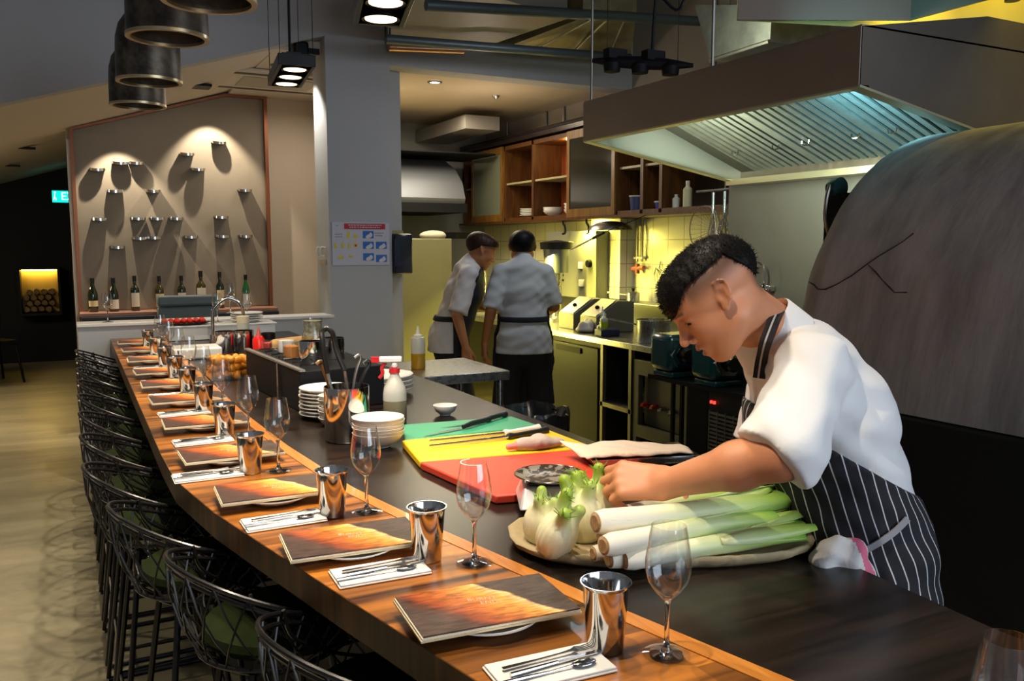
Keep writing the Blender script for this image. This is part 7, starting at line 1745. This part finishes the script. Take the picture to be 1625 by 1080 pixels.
armR = [cap(elR.lerp(wrR, 0.5), wrR, 0.036, 0.0275, 0.02)] + hand_prims(wrR, (1, 0.25, -0.35), (0.0, 0.2, -1), (0, 1, 0), curl=(0.5, 0.6, 0.4), sc=0.95)
lr_, hr_ = bounds(armR)
def stub(p):
    q = xf_pts(p, HM); x, y, z = q[:, 0], q[:, 1], q[:, 2]
    side = sstep(z, 0.014, 0.060) * (1 - sstep(x, 0.052, 0.072))
    back = sstep(-x, 0.050, 0.075) * sstep(z, -0.055, -0.02)
    near = (np.abs(x) < 0.16) & (np.abs(z) < 0.16) & (np.abs(y) < 0.12)
    brow = np.exp(-((z - 0.0335 - 0.05 * (np.abs(y) - 0.03)) / 0.0035) ** 2) * (x > 0.070) * (np.abs(y) > 0.012) * (np.abs(y) < 0.047) * 0.9
    return np.clip(np.maximum(np.maximum(side, back) * 0.80, brow), 0, 1) * near
net_mesh('body', [(head_fn, hl, hh_, 0.0027), (prim_fn(body_p), lo, hi, 0.010), (prim_fn(armL), la, ha, 0.0032), (prim_fn(armR), lr_, hr_, 0.0042)], M_skin, chef, attrs={'mask': stub})
# eyes, teeth, lips
def in_head(b, name, m, sub=None):
    o = b.build(name, m, chef); o.matrix_local = HM; return o
for s_ in (-1, 1):
    e = in_head(MB().ell((0.0825, 0.0350 * s_, 0.0095), (0.0085, 0.0125, 0.0042), M=Rz(-18 * s_)).tube([(0.0905, 0.020 * s_, 0.0100), (0.0905, 0.030 * s_, 0.0125), (0.0860, 0.040 * s_, 0.0120), (0.0775, 0.0475 * s_, 0.0080)], 0.0017, seg=6), 'eye', mat('eye_dark', (0.012, 0.008, 0.006), 0.12))
in_head(MB().ell((0.092, 0, -0.0520), (0.008, 0.015, 0.0026)), 'teeth', M_teeth)
in_head(MB().ell((0.0975, 0, -0.0640), (0.0060, 0.016, 0.0042)).ell((0.1020, 0, -0.0485), (0.0055, 0.017, 0.0028)), 'lips', M_lip)
# hair
def hair_fn(lowb, thick=0.007):
    base = prim_fn([el((-0.002, 0, 0.040), (0.096, 0.075, 0.070), 0.02), el((0.030, 0, 0.026), (0.062, 0.066, 0.060), 0.03), el((0.050, 0, 0.068), (0.038, 0.050, 0.026), 0.02)])
    def f(X, Y, Z):
        d = base(X, Y, Z) - thick * (0.55 + 0.45 * np.clip((Z - 0.02) / 0.08, 0, 1))
        d = d + 0.0010 * np.sin(X * 260 + 3 * np.sin(Y * 140)) * np.sin(Y * 300)
        zb = lowb(X, Y)
        return np.maximum(d, (zb - Z) * 0.75)
    return f
lb = lambda X, Y: np.where(X > -0.045, 0.074 - 0.85 * np.maximum(X - 0.052, 0), np.maximum(0.074 - 2.8 * (-0.045 - X), -0.050)) - 0.12 * np.maximum(np.abs(Y) - 0.055, 0)
hf = xf_parts(hair_fn(lb), HM)
ho_ = net_mesh('hair', [(hf, tuple(head_o + Vector((-0.15, -0.1, -0.10))), tuple(head_o + Vector((0.17, 0.1, 0.18))), 0.0032)], M_hair, chef, relax=1)
add_strands(ho_, 6500, 0.0095, 0.0008, HM.to_3x3() @ Vector((0.7, 0, 0.25)), 3)
# shirt
sleeveL_end = CL(1228, 722, 1.52); 
sh_t = [cap(pelv + Vector((-0.026, 0, -0.15)), pelv + Vector((-0.016, 0, 0)), 0.112, 0.112, 0.04, sy=1.2), cap(pelv + Vector((0.0, 0, -0.09)), waist, 0.118, 0.120, 0.04, sy=1.25), cap(waist, chest, 0.122, 0.138, 0.04, sy=1.25), cap(chest, upper, 0.138, 0.108, 0.04, sy=1.35), cap(upper, neck.lerp(upper, 0.45), 0.09, 0.078, 0.04),
        cap(shL, upper, 0.066, 0.085, 0.04), cap(shR, upper, 0.066, 0.085, 0.04)]
torso_f = prim_fn(sh_t)
def plane_d(X, Y, Z, p, n): n = Vector(n).normalized(); return (X - p.x) * n.x + (Y - p.y) * n.y + (Z - p.z) * n.z
dL = (elL - shL).normalized(); dR = (elR - shR).normalized()
# the sleeve mouth opens forward-down along the forearm
cuffL_c = CL(1222, 712, 1.53); cuffL_n = (dL * 0.85 + (wrL - elL).normalized() * 0.55)
sl_f = prim_fn([cap(shL, elL - dL * 0.01, 0.066, 0.072, 0.03), cap(elL - dL * 0.02, elL + (wrL - elL).normalized() * 0.03, 0.068, 0.062, 0.03)])
sr_f = prim_fn([cap(shR, elR, 0.062, 0.058, 0.03)])
def folds(X, Y, Z):
    return 0.0038 * np.sin(Z * 42 + X * 30 + 2.5 * np.sin(Y * 18 + X * 9)) * np.sin(X * 33 - Y * 20 + Z * 12) + 0.0018 * np.sin(Z * 95 - X * 60 + Y * 33)
def shirt_f(X, Y, Z):
    t_ = torso_f(X, Y, Z); a = np.maximum(sl_f(X, Y, Z), plane_d(X, Y, Z, elL + dL * 0.012 + (wrL - elL).normalized() * 0.006, cuffL_n)); b = np.maximum(sr_f(X, Y, Z), plane_d(X, Y, Z, elR - dR * 0.03, dR))
    d = smin(smin(t_, a, 0.025), b, 0.03)
    # open collar
    d = np.maximum(d, -(np.sqrt((X - neck.x) ** 2 + (Y - neck.y) ** 2 + (Z - neck.z) ** 2) - 0.070))
    # mouth of the sleeve is hollow
    ax = (wrL - elL).normalized(); c_ = elL + dL * 0.03
    u = (X - c_.x) * ax.x + (Y - c_.y) * ax.y + (Z - c_.z) * ax.z
    rr_ = np.sqrt(np.maximum((X - c_.x) ** 2 + (Y - c_.y) ** 2 + (Z - c_.z) ** 2 - u * u, 0))
    return d + folds(X, Y, Z)
lo, hi = bounds(sh_t + [cap(shL, elL, 0.09, 0.11), cap(shR, elR, 0.09)])
net_mesh('shirt', [(shirt_f, lo, hi, 0.0062)], M_shirt, chef)
# collar band
colc = neck.lerp(upper, 0.10); axn = (neck - upper).normalized()
q_ = axn.to_track_quat('Z', 'X').to_matrix().to_4x4(); q_.translation = colc
cb = MB().shell([(0.088, -0.030), (0.076, 0.030), (0.0725, 0.034), (0.071, 0.030), (0.082, -0.030)], seg=40); o = cb.build('collar', M_shirt, chef); o.matrix_local = q_ @ Matrix.Translation((0, 0, 0.0))
# apron: navy with white pinstripes
def apron_mat():
    m = bpy.data.materials.new('pinstripe_apron'); m.use_nodes = True; nt = m.node_tree; b = nt.nodes['Principled BSDF']; b.inputs['Roughness'].default_value = 0.85
    a = nt.nodes.new('ShaderNodeAttribute'); a.attribute_name = 'stripe'; r = nt.nodes.new('ShaderNodeMath'); r.operation = 'FRACT'; nt.links.new(a.outputs['Fac'], r.inputs[0])
    g = nt.nodes.new('ShaderNodeMath'); g.operation = 'LESS_THAN'; g.inputs[1].default_value = 0.105; nt.links.new(r.outputs[0], g.inputs[0])
    mx = nt.nodes.new('ShaderNodeMix'); mx.data_type = 'RGBA'; mx.inputs['A'].default_value = (0.010, 0.010, 0.016, 1); mx.inputs['B'].default_value = (0.62, 0.63, 0.66, 1)
    nt.links.new(g.outputs[0], mx.inputs['Factor']); nt.links.new(mx.outputs['Result'], b.inputs['Base Color']); return m
M_ap = apron_mat()
k1, k2 = CL(1310, 706, 1.66), CL(1425, 768, 1.80)
msl = (k1.z - k2.z) / (k1.x - k2.x)
skirt = [cap(pelv + Vector((0.0, 0, 0.02)), Vector((pelv.x + 0.01, 0, 0.45)), 0.118, 0.15, 0.04, sy=1.25)]
skirt_f = prim_fn(skirt)
def apron_f(X, Y, Z):
    d = smin(torso_f(X, Y, Z), skirt_f(X, Y, Z), 0.04) + folds(X, Y, Z) * 0.8 - 0.0075
    top = (Z - (k2.z + msl * (X - k2.x))) * 0.85
    back = np.where(Z < pelv.z + 0.075, (pelv.x - 0.108 + 0.10 * (Z - pelv.z)) - X, -1.0)
    return np.maximum(np.maximum(np.maximum(d, top), 0.45 - Z), back - 0.0)
lo, hi = bounds(sh_t[:4] + skirt)
def stripe(p):
    zz = p[:, 2]; cx_ = np.interp(zz, [pelv.z - 0.3, pelv.z, waist.z, chest.z, upper.z], [pelv.x, pelv.x, waist.x, chest.x, upper.x])
    an = np.arctan2(p[:, 1] / 1.2, p[:, 0] - cx_); return an / (2 * math.pi) * 34 + 40 + 1.6 * (p[:, 2] - pelv.z) * 0
net_mesh('apron', [(apron_f, lo, hi, 0.0062)], M_ap, chef, attrs={'stripe': stripe})
# trousers and shoes
tr_p = [cap(p[1], p[2], p[3] + 0.012, p[4] + 0.014, 0.03) for p in legs if p[2].z > 0.05] + [cap(pelv, pelv + Vector((0, 0, -0.08)), 0.105, 0.11, 0.04, sy=1.3)]
lo, hi = bounds(tr_p); net_mesh('trousers', [(lambda X, Y, Z: np.maximum(prim_fn(tr_p)(X, Y, Z), 0.07 - Z), lo, hi, 0.010)], mat('dark_trousers', (0.012, 0.012, 0.014), 0.9), chef)
for a_ in (ankL, ankR):
    fp = [cap(a_ + Vector((-0.02, 0, -0.03)), a_ + Vector((0.15, 0, -0.045)), 0.046, 0.040, 0.02)]
    l_, h_ = bounds(fp); net_mesh('shoe', [(lambda X, Y, Z, fp=fp: np.maximum(prim_fn(fp)(X, Y, Z), 0.002 - Z), l_, h_, 0.008)], M_black, chef)
# neck strap and waist tie, built as ribbons lying on the cloth
def ribbon(b, pts, nrm, w_, mi=0):
    pts = smooth_path(pts, 5); vs = []
    for i, p in enumerate(pts):
        t_ = (pts[min(i + 1, len(pts) - 1)] - pts[max(i - 1, 0)]).normalized(); s_ = t_.cross(nrm).normalized() * w_ / 2; vs += [p - s_, p + s_, p + s_ + nrm * 0.004, p - s_ + nrm * 0.004]
    fs = []
    for i in range(len(pts) - 1):
        for j in range(4): fs.append((i * 4 + j, i * 4 + (j + 1) % 4, (i + 1) * 4 + (j + 1) % 4, (i + 1) * 4 + j))
    b.add(vs, fs, mi); return b
def onto(px, py, fn, off=0.004, d0=1.3, d1=2.1):
    """the first point of the figure's surface along this sight line, as built"""
    prev = d0
    for k in range(200):
        d = d0 + (d1 - d0) * k / 200; q = CI @ D(px, py, d)
        v = float(fn(np.array([q.x]), np.array([q.y]), np.array([q.z]))[0])
        if v < off: return q
    return CI @ D(px, py, 1.72)
st_pts = [CL(1237, 489, 1.72), CL(1229, 506, 1.672), CL(1221, 526, 1.655), CL(1214, 546, 1.650)] + [onto(px, py, shirt_f, 0.012) for px, py in ((1208, 572), (1204, 600))]
nrm_ = Vector((0.15, 1, 0.25)).normalized()
o = ribbon(MB(), st_pts, nrm_, 0.024).build('apron_strap', mat('strap_dark', (0.020, 0.012, 0.012), 0.8), chef)
ribbon(MB(), [p + Vector((0.002, 0.0012, 0.0004)) * 1.0 for p in st_pts], nrm_, 0.0035).build('strap_stripe', mat('strap_white', (0.5, 0.46, 0.42), 0.8), o).location = nrm_ * 0.0012
tie = [onto(px, py, apron_f) for px, py in ((1374, 872), (1398, 858), (1420, 842), (1440, 822))]
o = ribbon(MB(), tie, Vector((0, 1, 0.1)), 0.012).build('waist_tie', mat('tie_grey', (0.30, 0.30, 0.33), 0.8), chef)
# kitchen towel tucked in at the waist
tc0 = onto(1345, 890, apron_f, 0.02)
def tow(X, Y, Z):
    d = prim_fn([el((tc0.x + 0.012, tc0.y + 0.005, tc0.z + 0.010), (0.050, 0.028, 0.040), 0.02), cap((tc0.x + 0.0, tc0.y + 0.005, tc0.z), (tc0.x - 0.045, tc0.y + 0.006, tc0.z - 0.11), 0.034, 0.040, 0.02), cap((tc0.x + 0.05, tc0.y + 0.01, tc0.z - 0.0), (tc0.x + 0.03, tc0.y, tc0.z - 0.12), 0.025, 0.04, 0.03)])(X, Y, Z)
    return d + 0.004 * np.sin(X * 110 + Z * 70) + 0.002 * np.sin(Z * 160 - X * 90)
twl = net_mesh('kitchen_towel', [(tow, tuple(tc0 + Vector((-0.13, -0.08, -0.18))), tuple(tc0 + Vector((0.12, 0.08, 0.08))), 0.0045)], [mat('towel_white', (0.68, 0.65, 0.64), 0.95, bump=0.2, bscale=90), mat('towel_pink', (0.72, 0.16, 0.26), 0.95)], None,
               matfn=lambda c: (np.abs((c[:, 0] - (tc0.x - 0.028)) + (c[:, 2] - tc0.z) * -0.35) < 0.009))
twl.matrix_world = CM
tag(twl, 'white kitchen towel with pink stripe tucked into the striped apron', 'towel')

# ---------------- the two cooks in the background
def cook(root, rot, lab, lean, headp, heady, arms, hair_m, hair_low, shirt_m, apron_back=True, H=1.69):
    """upright figure, x forward, y left"""
    t = thing('person', lab, 'person', root, rot)
    s = H / 1.72
    pel = Vector((0, 0, 0.92 * s)); wai = Vector((0.02 + lean * 0.3, 0, 1.06 * s)); che = Vector((0.03 + lean * 0.75, 0, 1.25 * s - abs(lean) * 0.05)); up_ = Vector((0.02 + lean * 1.1, 0, 1.40 * s - abs(lean) * 0.14)); nk = Vector((0.03 + lean * 1.30, 0, 1.475 * s - abs(lean) * 0.20))
    ho = nk + Vector((0.025 + lean * 0.25, 0, 0.085)); HMx = Matrix.Translation(ho) @ Matrix.Rotation(heady, 4, 'Z') @ Matrix.Rotation(headp, 4, 'Y') @ Matrix.Scale(1.10, 4)
    hf_ = xf_parts(prim_fn(head_prims(HMx.inverted() @ nk, 0.055)), HMx)
    sL, sR = up_ + Vector((0, 0.155, -0.01)), up_ + Vector((0, -0.155, -0.01))
    (eL, wL, hLd), (eR, wR, hRd) = arms; eL, wL, eR, wR = map(Vector, (eL, wL, eR, wR))
    lg = []
    for y in (0.09, -0.09): lg += [cap((0, y, 0.86 * s), (0.02, y * 1.15, 0.48 * s), 0.085, 0.058, 0.03), cap((0.02, y * 1.15, 0.48 * s), (-0.02, y * 1.3, 0.08), 0.056, 0.038, 0.02), cap((-0.02, y * 1.3, 0.07), (0.12, y * 1.3, 0.035), 0.036, 0.030, 0.02)]
    bp = [cap(pel, wai, 0.105, 0.095, 0.03, sy=1.2), cap(wai, che, 0.095, 0.105, 0.03, sy=1.25), cap(che, up_, 0.105, 0.08, 0.03, sy=1.35), cap(up_, nk, 0.07, 0.055, 0.03), cap(sL, eL, 0.046, 0.038, 0.03), cap(sR, eR, 0.046, 0.038, 0.03)] + lg
    aL = [cap(eL, wL, 0.040, 0.026, 0.02)] + hand_prims(wL, hLd, (0.2, -1, 0.0) if hLd[2] < -0.5 else (0, 0, -1), (1, 0, 0) if hLd[2] < -0.5 else (0, -1, 0), curl=(0.35, 0.4, 0.3))
    aR = [cap(eR, wR, 0.040, 0.026, 0.02)] + hand_prims(wR, hRd, (0.2, 1, 0.0) if hRd[2] < -0.5 else (0, 0, -1), (1, 0, 0) if hRd[2] < -0.5 else (0, 1, 0), curl=(0.45, 0.5, 0.4))
    mk = lambda p: np.zeros(len(p))
    b_ = [(hf_, tuple(ho + Vector((-0.14, -0.12, -0.15))), tuple(ho + Vector((0.16, 0.12, 0.15))), 0.0055), (prim_fn(bp), *bounds(bp), 0.014), (prim_fn(aL), *bounds(aL), 0.0055), (prim_fn(aR), *bounds(aR), 0.0055)]
    net_mesh('body', b_, M_skin2, t, attrs={'mask': mk})
    net_mesh('hair', [(xf_parts(hair_fn(hair_low, thick=0.016), HMx), tuple(ho + Vector((-0.17, -0.12, -0.13))), tuple(ho + Vector((0.17, 0.12, 0.17))), 0.0055)], hair_m, t, relax=0)
    st_ = [cap(pel + Vector((-0.01, 0, -0.16)), pel, 0.138, 0.128, 0.04, sy=1.5), cap(pel, wai, 0.125, 0.118, 0.04, sy=1.3), cap(wai, che, 0.118, 0.124, 0.04, sy=1.3), cap(che, up_, 0.124, 0.092, 0.04, sy=1.4), cap(up_, nk + Vector((-0.004, 0, 0.012)), 0.085, 0.066, 0.04), cap(sL, up_, 0.062, 0.08, 0.04), cap(sR, up_, 0.062, 0.08, 0.04)]
    tf = prim_fn(st_)
    def sf(X, Y, Z):
        d = tf(X, Y, Z)
        for S_, E_ in ((sL, eL), (sR, eR)):
            dd = (E_ - S_).normalized(); d = smin(d, np.maximum(prim_fn([cap(S_, E_ + dd * 0.03, 0.066, 0.072, 0.02)])(X, Y, Z), plane_d(X, Y, Z, E_ + dd * -0.01, dd)), 0.02)
        return np.maximum(d + folds(X, Y, Z) * 0.8, pel.z - 0.10 - Z)
    net_mesh('shirt', [(sf, *bounds(st_ + [cap(sL, eL, 0.09, 0.09), cap(sR, eR, 0.09, 0.09)]), 0.010)], shirt_m, t)
    sk_ = prim_fn([cap(pel, Vector((0.03, 0, 0.42)), 0.13, 0.16, 0.04, sy=1.3)])
    def af(X, Y, Z):
        d = smin(tf(X, Y, Z), sk_(X, Y, Z), 0.04) - 0.016
        return np.maximum(np.maximum(np.maximum(d, 0.42 - Z), Z - (wai.z + 0.02) - 1.6 * np.maximum(X - 0.03, 0)), 0.035 - X)
    net_mesh('apron', [(af, *bounds(st_[:4] + [cap(pel, Vector((0.03, 0, 0.42)), 0.15, 0.18, 0.04, sy=1.35)]), 0.010)], mat('dark_apron', (0.010, 0.011, 0.018), 0.85), t)
    def bf(X, Y, Z): return np.maximum(tf(X, Y, Z) - 0.014, np.abs(Z - wai.z) - 0.018)
    net_mesh('waist_band', [(bf, *bounds(st_[:3]), 0.008)], mat('dark_apron', (0.010, 0.011, 0.018), 0.85), t)
    tp = [cap(p[1], p[2], p[3] + 0.014, p[4] + 0.016, 0.03) for p in lg if p[2].z > 0.05] + [cap(pel, (0, 0, 0.86 * s), 0.11, 0.115, 0.04, sy=1.35)]
    net_mesh('trousers', [(lambda X, Y, Z: np.maximum(prim_fn(tp)(X, Y, Z), 0.06 - Z), *bounds(tp), 0.012)], mat('dark_trousers', (0.012, 0.012, 0.014), 0.9), t)
    for y in (0.117, -0.117):
        fp = [cap((-0.04, y, 0.045), (0.13, y, 0.036), 0.046, 0.040, 0.02)]; net_mesh('shoe', [(lambda X, Y, Z, fp=fp: np.maximum(prim_fn(fp)(X, Y, Z), 0.002 - Z), *bounds(fp), 0.010)], M_black, t)
    return t
M_sh2 = mat('pale_blue_cotton', (0.55, 0.57, 0.58), 0.9, bump=0.15, bscale=25)
M_sh3 = mat('soft_white_cotton', (0.66, 0.62, 0.60), 0.9, bump=0.15, bscale=25)
full_low = lambda X, Y: np.where(X > 0.03, 0.050 + 0 * X, np.maximum(0.045 - 1.3 * (0.03 - X), -0.060))
rR = PY(832, 480, 5.25); rR.z = 0
cook(rR, math.atan2(0.93, 0.36), 'cook with black hair seen from behind, pale shirt and dark apron', 0.04, 0.10, -0.15,
     (((0.00, 0.235, 1.10), (0.06, 0.275, 0.86), (0.10, 0.05, -1)), ((0.06, -0.22, 1.12), (0.25, -0.16, 1.04), (1, 0.3, -0.1))), M_hair, full_low, M_sh2)
rL = PY(709, 480, 5.60); rL.z = 0
cook(rL, math.atan2(RT.y, RT.x) + 0.12, 'brown haired cook in profile leaning right over the kitchen sink', 0.115, 0.42, 0.0,
     (((0.22, 0.19, 1.12), (0.40, 0.12, 1.07), (1, -0.1, 0.0)), ((0.06, -0.22, 1.08), (0.12, -0.22, 0.84), (0.1, -0.05, -1))), M_hairb, lambda X, Y: np.where(X > 0.0, 0.040 + 0.3 * np.maximum(X, 0), np.maximum(0.040 - 1.2 * (-X), -0.045)), M_sh3)
